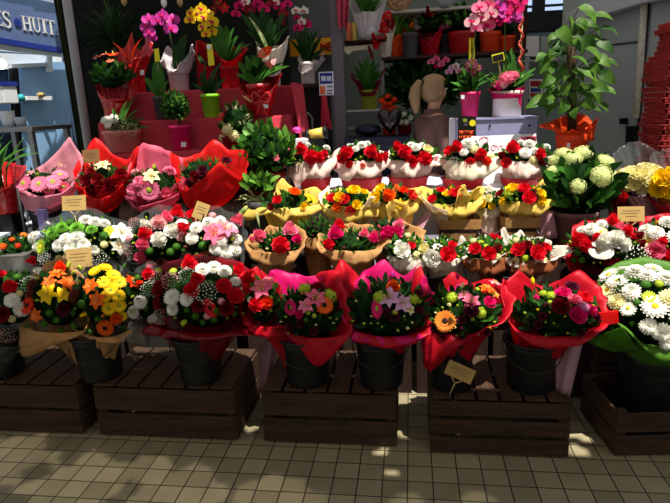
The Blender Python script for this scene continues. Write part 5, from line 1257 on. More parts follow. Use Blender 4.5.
D = bushy(r, at(260, 184, 3.36), 16 * k, .09, 9 * k, 40, .075, ['leaf_mid', 'leaf_light'], 'oval')
# far left
r, tp, k = potted('wrapped_plant', 'plant in pointed red foil at the left edge of the photo', 'potted plant', 6, 190, 213, 24, 20, 3.36, 'foil_red')
zf_ = ROOT[r.name].z
b = MB(); b.box((ROOT[r.name].x, 3.36, (Z2 + zf_) / 2), (.13, .13, zf_ - Z2 - .004)); tag(b.build('plant_stand', 'black_plain', None, loc=Vector((ROOT[r.name].x, 3.36, Z2))), 'black block under the red foil plant at the left edge', 'stand')
collar(r, Vector((tp.x, 3.36, 0)), tp.z - .04, 10 * k, [(180, -22, 172), (220, -12, 184), (255, 2, 190), (285, 12, 184), (315, 22, 176), (340, 26, 166), (10, 18, 166), (60, 8, 162), (120, -8, 164)], 3.36, 'foil_red', kr=.4)
leaves(r, tp, 3.36, '-4 132 5;4 134 6;12 140 5;26 136 3;38 144 3;34 150 3;18 150 5;-12 140 5;8 146 7;2 142 7;46 152 3', 'leaf_mid', 'strap', arch=.2)
tr = thing('plant_tray', (at(14, 245, 2.98).x, 2.98, Z1 + .002), 'grey tray of small green and orange plants at the left edge', 'plant tray')
za = at(14, 250, 2.98).z
b = MB(); x_ = at(14, 250, 2.98).x; b.box((x_, 2.98, (za + Z1 + .003) / 2), (.30, .26, za - Z1 - .003)); mat('tray_grey', (84, 84, 80), rough=.7); b.build('tray', 'tray_grey', tr, bevel=.006)
k = mpp(Vector((x_, 2.98, za)))
D = bushy(tr, Vector((x_, 2.98, za + .01)), .145, .12, .07, 150, .035, ['leaf_dark', 'leaf_mid'], 'oval')
put_flowers(tr, D, 'kal:orange 3 247 4; kal:apricot 24 236 4; kal:orange 12 240 3; kal:redorange 18 246 3')
st_ = at(17, 188, 3.05); sb = at(27, 238, 3.05)
b = MB(); b.tube([(sb.x - .005, 3.05, Z1 + .002), (st_.x, 3.05, st_.z)], .007, 8); tag(b.build('support_rod', 'black_plain', None, loc=Vector((sb.x, 3.05, Z1))), 'thin black rod in front of the pale pink cone', 'rod')
pb_ = at(41, 218, 3.24)
b = MB(); mat('slab_lilac', (84, 74, 118), rough=.6); zt_ = at(41, 210, 3.24).z; b.box((pb_.x, 3.26, (zt_ + Z2) / 2 + .001), (.05, .04, zt_ - Z2 - .001)); tag(b.build('carton', 'slab_lilac', None, loc=Vector((pb_.x, 3.26, Z2))), 'lilac carton under the pale pink gerbera cone', 'carton')
# dark palm behind the steps
r = thing('tall_palm', (at(112, 60, 5.2).x, 5.2, 0), 'tall dark spiky palm in the shade behind the steps', 'plant')
b = MB(); lathe_pot(r, 'pot', 'pot_grey', ROOT[r.name].x, 5.2, .002, .4, .2, .15)
b = MB(); b.tube([(ROOT[r.name].x, 5.2, .35), at(115, 48, 5.2)], .03, 8); b.build('trunk', 'stem_brown', r)
base = at(115, 48, 5.2)
b = MB()
for i in range(90):
    a = ru(-.35, PI + .35); R_ = ru(30, 62)
    b.leaf(base, at(115 + R_ * math.cos(a) * .8, 48 - R_ * math.sin(a) * 1.0, 5.2 + ru(-.25, .3)), ru(.02, .04), arch=ru(.05, .25), shape='strap', n=7)
b.build('fronds', 'leaf_dark', r)
# hanging dark pink orchids
for i, (lb, x0, y0, fl) in enumerate((('dark pink orchid spray hanging in the shade above the white wrap', 252, 8, 'orc:magenta 240 6 6; orc:darkred 250 10 6; orc:magenta 236 14 5; orc:white 246 2 6; orc:magenta 258 4 6; orc:magenta 264 9 6; orc:darkred 270 4 5'),
                                      ('dark pink and white orchid spray hanging left of the window', 283, 10, 'orc:magenta 279 6 6; orc:darkred 284 14 6; orc:white 275 3 5; orc:magenta 288 4 5; orc:darkred 281 22 5'),
                                      ('deep red hanging flowers above the yellow orchid', 222, 4, 'lil:darkred 218 4 6; lil:red 224 8 6; lil:darkred 214 9 5; lil:red 221 -3 6'))):
    p = at(x0, y0 - 22, 4.95)
    r = thing('hanging_orchid', p, lb, 'orchid')
    b = MB(); b.tube([p + Vector((0, 0, 1.2)), p, at(x0 - 4, y0, 4.95), at(x0 + 4, y0 + 10, 4.93)], .004, 5); b.build('flower_stem', 'stem_green', r)
    stemflowers(r, p, 4.9, fl)
for nm, lb, x_, y_, c_ in (('hanging_bulb', 'small pale glass drop ornament hanging above the purple orchid', 164, 3, 'tag_white'), ('hanging_bulb', 'small amber glass drop ornament hanging above the yellow orchid', 180, 2, 'stick'), ('hanging_bulb', 'small pale glass drop ornament hanging over the dark palm', 124, 1, 'card_kraft')):
    p = at(x_, y_, 4.5); s_ = mpp(p)
    r = thing(nm, p, lb, 'ornament')
    b = MB(); b.lathe(p - Vector((0, 0, 5 * s_)), [(.002, 0), (2.6 * s_, 3 * s_), (3 * s_, 6 * s_), (1.6 * s_, 10 * s_), (.6 * s_, 11 * s_)], 14, cap0=True, cap1=True); b.build('drop', c_, r)
    b = MB(); b.tube([p + Vector((0, 0, 5 * s_)), p + Vector((0, 0, 1.0))], .002, 4); b.build('cord', 'black_plain', r)
# ------------------------------------------------------------------ centre back
mat('grey_pane', (92, 98, 106), rough=.4, var=.05, scale=1)
mat('sign_yellow', (226, 160, 24), rough=.5, var=.08, scale=2)
mat('letter_red', (170, 50, 20), rough=.5)
mat('cabinet_dark', (32, 20, 20), rough=.6, var=.3)
mat('white_plain', (234, 234, 236), rough=.5, var=.02)
mat('foil_roll', (226, 196, 92), rough=.4, var=.06)
mat('pink_plain', (226, 70, 170), rough=.5)
mat('bag_black', (12, 12, 16), rough=.22, var=.2, spec=.7, bump=.8, bscale=18)
mat('navy_cloth', (26, 30, 54), rough=.5, var=.2, bump=.4)
mat('globe_grey', (150, 158, 166), rough=.2, var=.05, spec=.6)
mat('wicker', (178, 142, 104), rough=.7, var=.3)
mat('orange_box', (214, 110, 70), rough=.5); mat('cream_bracket', (228, 224, 190), rough=.5, var=.04)
mat('raffia_red', (190, 40, 60), rough=.6, var=.25, scale=40)
mat('box_lavender', (150, 152, 190), rough=.5, var=.04, scale=2)
mat('orange_text', (232, 84, 30), rough=.5, var=.05); mat('script_pink', (244, 168, 186), rough=.5)
mat('skin', (214, 160, 134), rough=.55, var=.05, scale=8); mat('hair_blonde', (158, 130, 94), rough=.5, var=.25, scale=60, stretch=(8, 8, 1)); mat('jacket_brown', (108, 80, 76), rough=.85, var=.08, scale=20, bump=.2); mat('trousers', (40, 42, 54), rough=.8)
mat('tray_red', (176, 58, 56), rough=.6, var=.16, scale=20); mat('pipe_white', (198, 196, 184), rough=.5)
b = MB(); a0, a1 = at(285, -20, 6.5), at(342, 40, 6.5); b.box(((a0.x + a1.x) / 2, 6.5, (a0.z + a1.z) / 2 + .3), (a1.x - a0.x, .06, 1.6)); struct('trim_4', b, 'grey_pane', label='grey shutter behind the white orchid')
ys = thing('wall_sign', at(315, 57, 6.3), 'yellow sign strip with dark red letters behind the white orchid', 'sign')
a0, a1 = at(286, 57, 6.3), at(343, 37, 6.3)
b = MB(); b.box(((a0.x + a1.x) / 2, 6.3, (a0.z + a1.z) / 2), (a1.x - a0.x, .05, a1.z - a0.z)); b.build('board', 'sign_yellow', ys)
for ch, xs in (('M', 321), ('E', 327.5)):
    b = MB()
    strokes = {'M': [((0, 0), (0, 1)), ((0, 1), (.5, .4)), ((.5, .4), (1, 1)), ((1, 1), (1, 0))], 'E': [((0, 0), (0, 1)), ((0, 1), (.8, 1)), ((0, .5), (.7, .5)), ((0, 0), (.8, 0))]}[ch]
    for (u0, v0), (u1, v1) in strokes: b.tube([at(xs + u0 * 5, 50 - v0 * 7, 6.265), at(xs + u1 * 5, 50 - v1 * 7, 6.265)], .011, 6)
    b.build('letter', 'letter_red', ys)
# side board behind the steps: a low dark cabinet
PX = 4.75
cb = thing('dark_cabinet', (at(305, 150, 5.0).x, 5.2, 0), 'dark brown cabinet right of the cloth steps', 'cabinet')
a0, a1 = at(284, 150, 5.0), at(324, 87, 5.0)
b = MB(); b.box(((a0.x + a1.x) / 2, 5.2, a1.z / 2), (a1.x - a0.x, .4, a1.z)); b.build('cabinet_body', 'cabinet_dark', cb, bevel=.005)
b = MB(); b.box(((a0.x + a1.x) / 2, 5.19, a1.z + .012), (a1.x - a0.x + .04, .46, .024)); b.build('cabinet_top', 'wood_brown', cb)
wc = thing('chair', (at(302, 150, 4.7).x, 4.75, 0), 'grey tube metal chair in front of the dark cabinet', 'chair')
p = [at(291, 150, 4.93), at(291, 118, 4.93), at(294, 113, 4.93), at(308, 113, 4.93), at(312, 118, 4.93), at(313, 150, 4.93)]
b = MB(); b.tube([Vector((p[0].x, 4.93, 0.0))] + p[1:5] + [Vector((p[5].x, 4.93, 0))], .011, 8); b.build('back_frame', 'steel', wc)
b = MB()
for x_ in (297, 302, 307): b.tube([at(x_, 150, 4.93), at(x_, 113, 4.93)], .005, 6)
b.build('back_rods', 'steel', wc)
sx0, sx1 = p[0].x, p[5].x
b = MB(); b.box(((sx0 + sx1) / 2, 4.82, .46), (sx1 - sx0, .22, .03)); b.build('seat', 'steel', wc)
for x_ in (sx0 + .01, sx1 - .01):
    b = MB(); b.tube([(x_, 4.72, 0), (x_, 4.73, .45)], .011, 8); b.build('leg', 'steel', wc)
# white orchid
r, tp, k = potted('potted_orchid', 'red and white orchid in white paper on the dark cabinet', 'potted plant', 308, 62, 86, 15, 14, 5.05, 'pot_pale', zb=at(308, 87, 5.0).z + .027)
collar(r, Vector((tp.x, 5.05, 0)), tp.z - .1, 7 * k, [(180, 299, 62), (220, 302, 74), (260, 308, 72), (300, 316, 66), (335, 324, 53), (15, 322, 62), (90, 308, 58), (140, 300, 56)], 5.05, 'wrap_silver', kr=.5)
leaves(r, tp, 5.05, '294 34 7;300 30 8;306 28 8;312 32 8;318 30 7;322 36 7;290 40 6;326 48 7;304 40 8;314 42 8', 'leaf_dark', 'oval', arch=.05)
stemflowers(r, tp, 5.0, 'orc:white 296 11 5; orc:white 304 11 5; orc:magenta 306 24 6; orc:magenta 298 28 5; orc:white 302 22 5; orc:magenta 297 18 4', [(306, 40), (306, 20), (300, 11)])
bp_ = at(326, 83, 4.72); 
nb = thing('notice_board', at(326, 95, 4.72), 'small blue and white notice fixed on the grey post', 'notice')
plate(nb, [(318.5, 72), (333, 71.5), (334, 95), (319.5, 95.5)], 4.72, 'white_plain', 'notice_card', th=.01)
plate(nb, [(319.5, 73), (332, 72.7), (332.3, 83.5), (320, 83.8)], 4.715, 'stripe_blue', 'blue_panel')
for x_ in (321, 326.6): plate(nb, [(x_, 76), (x_ + 4.6, 76), (x_ + 4.8, 81), (x_ + .2, 81)], 4.711, 'panel_white', 'window_mark')
plate(nb, [(320, 86), (325, 86), (325, 94), (320, 94)], 4.715, 'orange_box', 'picture_panel')
for y_ in (86, 90, 93): plate(nb, [(327, y_), (332.5, y_), (332.5, y_ + 1.2), (327, y_ + 1.2)], 4.715, 'wall_blue_dark', 'text_line')
rf = thing('hanging_raffia', at(326, 130, 4.72), 'hanging bundle of red raffia strands beside the grey post', 'raffia')
b = MB()
for i in range(46):
    x0_, x1_ = 321.5 + ru(0, 5), 321 + ru(0, 11)
    b.tube([at(x0_, 96, 4.72 + ru(-.03, .03)), at((x0_ + x1_) / 2 + ru(-1, 1), 113, 4.72 + ru(-.04, .04)), at(x1_, 126 + ru(-4, 4), 4.72 + ru(-.04, .04))], .005, 4)
b.build('strands', 'raffia_red', rf)
b = MB(); b.tube([at(324, 98, 4.72), at(323.5, 92, 4.74)], .006, 6); b.build('tie', 'stick', rf)
px_ = at(339, 80, 4.8).x
b = MB(); b.box((px_, 4.8, 2.1), (.095, .095, 4.2)); tag(b.build('shelf_post', 'post_paint', None, bevel=.004, loc=Vector((px_, 4.8, 0))), 'square grey upright post of the shelf rack', 'post')
# counter clutter
zc = Z3 + .002
rl = at(317, 134, 4.12); rr_ = 6 * mpp(rl)
tr_ = thing('tape_roll', (rl.x, 4.12, rl.z - rr_), 'yellow paper roll with black ends on a holder behind the red carnations', 'paper roll')
ax = Vector((1, 0, .16)).normalized(); wl = 20 * mpp(rl)
b = MB(); b.lathe(rl - ax * wl * .38, [(rr_ * .9, 0), (rr_ * .9, wl * .76)], 20, axis=ax, cap0=True, cap1=True); b.build('paper', 'foil_roll', tr_)
for s in (-1, 1):
    b = MB(); c_ = rl + ax * (s * wl * .44); b.lathe(c_ - ax * .012, [(rr_ * 1.1, 0), (rr_ * 1.1, .024)], 20, axis=ax, cap0=True, cap1=True); b.build('end_cap', 'black_plain', tr_)
b = MB(); b.box((rl.x, 4.12, (rl.z - rr_ * .8 + zc) / 2), (wl * .7, .10, rl.z - rr_ * .8 - zc)); b.build('stand_block', 'black_plain', tr_)
def slab(name, label, cat, x0, x1, y0, y1, Y, d, mt, zb):
    a0, a1 = at(x0, y1, Y), at(x1, y0, Y)
    b = MB(); b.box(((a0.x + a1.x) / 2, Y + d / 2, (a1.z + zb) / 2), (a1.x - a0.x, d, a1.z - zb))
    return tag(b.build(name, mt, None, bevel=.004, loc=Vector(((a0.x + a1.x) / 2, Y + d / 2, zb))), label, cat)
slab('paper_stack', 'pile of white paper on the counter left of the yellow roll', 'paper', 293, 306, 139, 150, 3.98, .2, 'white_plain', zc)
pf = at(297, 130, 4.05)
b = MB(); b.blob(pf, (5 * mpp(pf), .03, 3 * mpp(pf)), 10, 6, amp=.3); mat('dummy_pink', (226, 70, 170)); tag(b.build('ribbon_spool', 'pink_plain', None, loc=pf - Vector((0, 0, .02))), 'small bright pink ribbon spool by the cloth steps', 'ribbon')
slab('card_box', 'black box of cards under the pink ribbon spool', 'box', 290, 314, 132, 150, 4.2, .12, 'black_plain', zc)
# ------------------------------------------------------------------ shelf rack
SY = 5.0
def board(root, x0, x1, yt, yb_, Y, d, mt, name='shelf_board'):
    a0, a1 = at(x0, yb_, Y), at(x1, yt, Y)
    b = MB(); b.box(((a0.x + a1.x) / 2, Y + d / 2, (a0.z + a1.z) / 2), (a1.x - a0.x, d, a1.z - a0.z)); b.build(name, mt, root, bevel=.002)
    return a1.z
rk = thing('shelf_rack', (at(362, 150, SY).x, SY + .2, 0), 'narrow shelf rack with pale shelves right of the grey post', 'shelf')
zr1 = board(rk, 341, 386, 38.5, 41.5, SY, .4, 'wood_brown')
zr2 = board(rk, 341, 384, 109, 112.5, SY, .4, 'shelf_white')
zr3 = board(rk, 341, 384, 127, 129.5, SY, .4, 'shelf_white')
for x_ in (344, 383):
    p = at(x_, 100, SY + .36); b = MB(); b.box((p.x, SY + .36, 1.15), (.03, .03, 2.3)); b.build('upright', 'steel', rk)
    b = MB(); p = at(x_, 100, SY + .03); b.box((p.x, SY + .03, zr2 / 2), (.03, .03, zr2)); b.build('upright', 'steel', rk)
b = MB(); b.prism([at(343, 47, SY + .1), at(374, 44, SY + .1), at(375, 48, SY + .1), at(352, 51, SY + .1), at(349, 55, SY + .1), at(345, 52, SY + .1)], (0, .05, 0)); b.build('bracket', 'cream_bracket', rk, label='cream painted bracket arm')
lr = thing('long_shelf', (at(455, 55, 5.3).x, 5.5, at(455, 57, 5.3).z), 'long dark shelf full of red and orange wrapped pots', 'shelf')
zl = board(lr, 382, 528, 52.5, 57, 5.3, .42, 'wood_brown')
board(lr, 382, 528, 4.5, 11, 5.3, .42, 'shelf_white', name='upper_board')
a0, a1 = at(382, 57, 5.72), at(528, 4, 5.72)
b = MB(); b.box(((a0.x + a1.x) / 2, 5.74, (a0.z + a1.z) / 2), (a1.x - a0.x, .02, a1.z - a0.z)); b.build('back_panel', 'back_burgundy', lr)
for x_ in (383, 527):
    p = at(x_, 57, 5.7); b = MB(); b.box((p.x, 5.7, p.z / 2), (.04, .04, p.z)); b.build('upright', 'steel', lr)
# behind, under the long shelf: dark green hedge of plants
def pot_on(name, label, cx, yt, w, Y, zb, mt, **kw):
    return potted(name, label, 'potted plant', cx, yt, 0, w, w * .82, Y, mt, zb=zb, **kw)
SLY = 5.45
r, tp, k = pot_on('wrapped_plant', 'orange paper wrapped green plant beside the grey pot on the long shelf', 395, 40, 22, SLY, zl + .002, 'pot_orange')
collar(r, Vector((tp.x, SLY, 0)), zl + .01, 9 * k, [(180, 384, 30), (225, 388, 38), (270, 396, 36), (315, 404, 32), (0, 408, 25), (90, 396, 24), (140, 386, 22)], SLY, 'wrap_orange', kr=.5)
leaves(r, tp, SLY, '394 14 5;400 10 5;406 16 5;412 18 5;390 18 5;402 18 6;398 14 5;408 12 4', 'leaf_light', 'strap')
stemflowers(r, tp, SLY - .1, 'bud:orange 411 27 6', [(411, 30)])
r, tp, k = pot_on('planter', 'grey stone pot on the long shelf between orange and red wraps', 410, 33, 17, SLY - .12, zl + .002, 'pot_grey')
leaves(r, tp, SLY - .1, '404 22 5;416 22 5;412 18 5;408 24 5', 'leaf_mid', 'strap')
r, tp, k = pot_on('wrapped_plant', 'dark leaved plant in pointed red wrap in the middle of the long shelf', 430, 38, 18, SLY, zl + .002, 'pot_darkred')
collar(r, Vector((tp.x, SLY, 0)), zl + .01, 8 * k, [(180, 418, 30), (225, 422, 38), (265, 428, 42), (300, 434, 36), (340, 441, 27), (20, 438, 32), (90, 430, 32), (140, 420, 34)], SLY, 'wrap_red', kr=.5)
bushy(r, at(430, 22, SLY), 12 * k, .1, 10 * k, 60, .06, ['leaf_dark', 'leaf_mid'], 'oval')
stemflowers(r, tp, SLY - .1, 'bro:darkred 428 15 7; lil:darkred 432 12 5')
r, tp, k = pot_on('wrapped_plant', 'light green plant in a broad red pot on the long shelf', 462, 32, 28, SLY, zl + .002, 'pot_red')
bushy(r, at(460, 18, SLY), 16 * k, .12, 12 * k, 90, .07, ['leaf_mid', 'leaf_light', 'leaf_dark'], 'oval')
r, tp, k = pot_on('wrapped_plant', 'plant in an orange pot toward the right end of the long shelf', 491, 32, 22, SLY, zl + .002, 'pot_orange')
bushy(r, at(490, 26, SLY), 11 * k, .1, 7 * k, 50, .05, ['leaf_dark', 'petal_redorange'], 'oval')
r, tp, k = pot_on('wrapped_plant', 'small plant in a dark orange pot at the right end of the long shelf', 508, 36, 16, SLY, zl + .002, 'pot_orange')
bushy(r, at(508, 28, SLY), 8 * k, .08, 7 * k, 40, .05, 'leaf_dark', 'oval')
r, tp, k = pot_on('wrapped_anthurium', 'red anthurium in red and white paper at the left end of the long shelf', 385, 38, 12, SLY - .1, zl + .002, 'pot_darkred')
collar(r, Vector((tp.x, SLY - .1, 0)), zl + .01, 5 * k, [(180, 376, 36), (225, 379, 44), (270, 386, 40), (315, 392, 34), (0, 394, 26), (90, 386, 24), (140, 378, 28)], SLY - .1, 'wrap_white', kr=.5)
stemflowers(r, tp, SLY - .2, 'ant:red 381 22 6; ant:red 387 16 6; ant:red 378 40 6; ant:darkred 391 24 6; ant:red 384 30 6; ant:white 389 36 4')
for lb, cx, c in (('pink kalanchoe pot on the long shelf behind the grey globe', 445, 'rosepink'), ('small white flowered pot on the long shelf beside the red wrap', 420, 'white')):
    r, tp, k = pot_on('small_plant', lb, cx, 34, 12, SLY + .12, zl + .002, 'pot_grey')
    D = bushy(r, at(cx, 26, SLY + .12), 8 * k, .07, 8 * k, 40, .05, ['leaf_mid'], 'oval')
    put_flowers(r, D, ';'.join('kal:%s %f %f 4' % (c, cx + dx, 22 + dy) for dx, dy in ((-5, 0), (0, -5), (5, -2), (2, 3), (-3, 5))))
p = at(445, -2, 5.15); s_ = mpp(p)
gl = thing('glass_globe', p - Vector((0, 0, 9 * s_)), 'grey glass globe hanging above the long shelf', 'globe')
b = MB(); b.blob(p, (10 * s_,) * 3, 20, 14); b.build('globe', 'globe_grey', gl)
b = MB(); b.tube([p + Vector((0, 0, 9 * s_)), p + Vector((0, 0, 1.0))], .003, 4); b.build('cord', 'black_plain', gl)
p = at(399, 1, 5.1); s_ = mpp(p)
wk = thing('wicker_ball', p - Vector((0, 0, 10 * s_)), 'woven tan wicker ball above the orange wrapped plant', 'ornament')
b = MB()
for i in range(22):
    ax_ = Vector((ru(-1, 1), ru(-1, 1), ru(-1, 1))).normalized(); u_ = ax_.orthogonal().normalized(); w_ = ax_.cross(u_)
    b.tube([p + Vector((1.25 * v.x, v.y, v.z * .9)) for v in [(u_ * math.cos(t) + w_ * math.sin(t)) * (10 * s_) * ru(.95, 1.02) for t in [2 * PI * j / 20 for j in range(21)]]], .006, 5)
b.build('cane', 'wicker', wk)
b = MB(); b.tube([p + Vector((0, 0, 9 * s_)), p + Vector((0, 0, 1.0))], .003, 4); b.build('cord', 'black_plain', wk)
# on the rack
r, tp, k = potted('wrapped_plant', 'plant in a tall white paper wrap on the top of the narrow rack', 'potted plant', 368, 16, 38, 20, 16, SY + .12, 'pot_pale', zb=zr1 + .002)
collar(r, Vector((tp.x, SY + .12, 0)), zr1 + .01, 8 * k, [(180, 350, 6), (215, 356, 14), (250, 364, 12), (285, 374, 12), (320, 380, 8), (345, 386, 0), (20, 380, -4), (90, 366, -8), (140, 352, -2)], SY + .12, 'wrap_silver', kr=.5)
leaves(r, tp, SY + .12, '352 -14 9;360 -20 10;372 -20 10;382 -14 9;366 -26 10;354 -4 8;380 -2 8', 'leaf_mid', 'oval')
for lb, x_, mt in (('orange red candle jar on the narrow rack', 349, 'orange_box'), ('amber candle jar beside the white wrap on the rack', 354.5, 'foil_roll')):
    p = at(x_, 38, SY + .1); s_ = mpp(p); b = MB()
    b.lathe((p.x, SY + .1 + (.02 if x_ > 350 else 0), zr1 + .002), [(2.4 * s_, 0), (2.6 * s_, .01), (2.6 * s_, 17 * s_), (2.0 * s_, 18 * s_), (2.0 * s_, 16 * s_), (.002, 16 * s_)], 16, cap0=True)
    tag(b.build('candle_jar', mt, None, loc=Vector((p.x, SY + .1, zr1 + .002))), lb, 'candle')
b = MB(); rows = []
for i in range(13):
    t = i / 12; row = []
    for j in range(15):
        e = j / 14; x_ = 335 + 15 * e + t * 2.5 * (1 - e) - 2 * t * e
        p = at(x_, -22 + 50 * t, 4.70); row.append(Vector((p.x, 4.70 + .03 * math.sin(e * 16 + t) * (.4 + t), p.z - .02 * math.sin(e * 9))))
    rows.append(row)
b.grid(rows); tag(b.build('hanging_cloth', 'cloth_pink', None, thick=.004, loc=at(342, 5, 4.7)), 'pink cloth hanging over the top of the grey post', 'cloth')
r, tp, k = potted('bromeliad', 'bromeliad with red spike and burgundy ribbon in an olive green pot', 'potted plant', 369, 90, 109, 18, 15, SY + .12, 'pot_olive', zb=zr2 + .002)
collar(r, Vector((tp.x, SY + .12, 0)), tp.z - .06, 7.5 * k, [(180, 351, 72), (210, 355, 82), (240, 362, 92), (270, 370, 93), (300, 376, 88), (330, 381, 76), (350, 384, 68), (20, 378, 80), (90, 368, 82), (140, 357, 80)], SY + .12, 'wrap_burgundy', kr=.3, kz=.5)
leaves(r, tp, SY + .1, '354 66 6;358 60 7;364 58 7;374 58 7;380 62 6;384 70 6;352 74 5;368 54 6;360 68 7;378 70 7;371 62 7', 'leaf_mid', 'strap', arch=.12)
stemflowers(r, tp, SY + .08, 'bro:red 376 46 6 10; bro:darkred 372 56 5', [(375, 62)], face=Vector((.1, -.3, 1)))
bg = thing('green_bush', (at(425, 100, 5.7).x, 5.62, 0), 'dark green bush under the long shelf', 'plant')
lathe_pot(bg, 'pot', 'pot_grey', ROOT[bg.name].x, 5.62, .002, .5, .28, .22)
b = MB(); b.tube([(ROOT[bg.name].x, 5.62, .45), at(424, 100, 5.62)], .03, 8); b.build('trunk', 'stem_brown', bg)
kk = mpp(at(424, 88, 5.62)); D = bushy(bg, at(424, 84, 5.62), 44 * kk, .28, 26 * kk, 420, .10, ['leaf_dark', 'leaf_dark', 'leaf_mid'], 'oval', zmin=-.9)
r = thing('pink_orchid', at(440, 58, 5.25), 'pink orchid sprays hanging under the long shelf', 'orchid')
b = MB(); b.tube([at(432, 57.5, 5.32), at(436, 64, 5.25), at(446, 66, 5.25)], .003, 5); b.build('flower_stem', 'stem_green', r)
stemflowers(r, at(440, 58, 5.25), 5.25, 'orc:rosepink 431 62 4; orc:pink 436 59 4; orc:rosepink 441 64 4; orc:pink 446 60 4; orc:magenta 438 66 4; orc:lilac 452 68 4; orc:white 456 66 4; orc:lilac 449 72 4; orc:palepink 459 71 4')
for lb, x_, y_, w, mt, c, nn_ in (('orange red pot plant under the bush behind the black bags', 388, 98, 16, 'pot_orange', 'redorange', 0), ('white flowers in a dark pot behind the woman', 404, 116, 16, 'pot_darkred', 'white', 1)):
    zt_ = at(390, 134, 5.0).z
    r, tp, k = potted('small_plant', lb, 'potted plant', x_, y_ + 8, 0, w, w * .8, 4.88, mt, zb=zt_ + .001)
    D = bushy(r, at(x_, y_ + 3, 4.88), 9 * k, .08, 6 * k, 50, .05, ['leaf_dark', 'leaf_mid'], 'oval')
    put_flowers(r, D, ';'.join('kal:%s %f %f 3.2' % (c, x_ + dx, y_ + dy + 2) for dx, dy in ((-6, 1), (0, -3), (6, 0), (2, 4), (-3, 4))))
zt_ = at(390, 134, 5.0).z
nt_ = thing('side_table', (at(380, 140, 4.77).x, 4.77, 0), 'navy covered table with black bags behind the counter', 'table')
a0, a1 = at(346, 134, 4.72), at(409, 134, 4.72)
b = MB(); b.box(((a0.x + a1.x) / 2, 4.77, zt_ - .02), (a1.x - a0.x, .40, .04)); b.build('table_top', 'navy_cloth', nt_, bevel=.01)
b = MB(); b.box(((a0.x + a1.x) / 2, 4.77, (zt_ - .04) / 2), (a1.x - a0.x - .04, .36, zt_ - .04)); b.build('table_cloth', 'navy_cloth', nt_)
p = at(390, 124, 4.70); s_ = mpp(p)
hb = thing('black_bag', (p.x, 4.70, zt_ + .001), 'shiny black heart shaped bag on the navy table', 'bag')
b = MB(); rows = []
N_ = 28
pts = []
for i in range(N_):
    t = 2 * PI * i / N_; pts.append((12.5 * math.sin(t) ** 3, (13 * math.cos(t) - 5 * math.cos(2 * t) - 2 * math.cos(3 * t) - math.cos(4 * t)) * .95))
zc_ = zt_ + 16 * s_
for d_, s2 in ((-.07, .02), (-.07, .5), (-.055, .85), (0, 1.0), (.055, .85), (.07, .5), (.07, .02)):
    rows.append([Vector((p.x + x_ * s2 * s_, 4.70 + d_ * (1 if s2 > .1 else 1.05), zc_ + y_ * s2 * s_)) for x_, y_ in pts])
b.grid(rows, True); b.build('bag_body', 'bag_black', hb)
b = MB(); b.tube([(p.x, 4.64, zc_ + 8 * s_), (p.x + .02, 4.63, zc_), (p.x - .01, 4.635, zc_ - 8 * s_)], .004, 5); b.build('seam', 'black_plain', hb)
p = at(368, 128, 4.72)
b = MB(); b.blob((p.x, 4.72, zt_ + .052), (.11, .08, .05), 18, 10, amp=.25, fr=2.5, seed=4); tag(b.build('packet', 'navy_cloth', None, loc=Vector((p.x, 4.72, zt_))), 'dark crumpled packet on the navy table left of the heart bag', 'packet')
slab('paper_label', 'white paper label standing behind the white and red flowers', 'label', 347, 359, 143.5, 150, 4.1, .02, 'white_plain', zc)
slab('door_sheet', 'white upright sheet between the woman and the lavender box', 'sheet', 449, 457, 118, 150, 4.28, .02, 'white_plain', zc)
# lavender box with notices
a0, a1 = at(457.5, 150, 4.0), at(538, 117, 4.0)
lb_ = thing('display_box', ((a0.x + a1.x) / 2, 4.12, zc), 'lavender grey box on the counter carrying the white pot', 'box')
zlb = at(497, 119.5, 4.0).z
b = MB(); b.box(((a0.x + a1.x) / 2, 4.13, (zlb + zc) / 2), (a1.x - a0.x, .26, zlb - zc)); b.build('box_body', 'box_lavender', lb_, bevel=.006)
b = MB(); b.box(((a0.x + a1.x) / 2, 4.13, zlb + .006), (a1.x - a0.x + .01, .275, .012)); b.build('box_lid', 'box_lavender', lb_)
for x_ in (490, 529.5): b = MB(); p = at(x_, 125.5, 3.998); b.lathe(p, [(.008, 0), (.006, .006), (.001, .007)], 10, axis=Vector((0, -1, 0)), cap0=True, cap1=True); b.build('screw', 'black_plain', lb_)
nt2 = thing('black_notice', at(466, 142, 3.985), 'black notice with orange lettering and a round yellow sticker on the lavender box', 'notice')
plate(nt2, [(458, 115.5), (476, 116.5), (476, 143), (458, 142.5)], 3.985, 'black_plain', 'notice_card', th=.006)
b = MB(); p = at(472.5, 123, 3.982); s_ = mpp(p); b.lathe(p, [(3.2 * s_, 0), (3.2 * s_, .002)], 18, axis=Vector((0, -1, 0)), cap0=True, cap1=True); b.build('round_sticker', 'tag_yellow', nt2)
plate(nt2, [(463, 118.5), (467, 118.7), (467, 122), (463, 121.8)], 3.983, 'pot_olive', 'green_mark'); plate(nt2, [(464, 123), (467.5, 123), (467.5, 126), (464, 126)], 3.983, 'pot_grey', 'grey_mark')
def strokes(root, segs, x, y, sx, sy, Y, r_, mt, name):
    b = MB()
    for sg_ in segs: b.tube([at(x + u * sx, y - v * sy, Y) for u, v in sg_], r_, 5)
    return b.build(name, mt, root)
def scrib(y, w):
    segs = []
    u = 0
    while u < w:
        ww = ru(1.1, 1.7); kd = int(rnd() * 4)
        segs.append([[(u, 0), (u, 1), (u + ww * .8, 1)], [(u, 0), (u, 1)], [(u, 1), (u, 0), (u + ww * .8, 0), (u + ww * .8, 1)], [(u, .5), (u + ww * .8, .5), (u + ww * .8, 1), (u, 1), (u, 0)]][kd]); u += ww + .5
    return segs
strokes(nt2, scrib(0, 14.5), 459.5, 134, 1, 3.2, 3.980, .0035, 'orange_text', 'orange_lettering')
strokes(nt2, scrib(0, 14.5), 459.5, 138.8, 1, 3.0, 3.980, .0035, 'orange_text', 'orange_lettering')
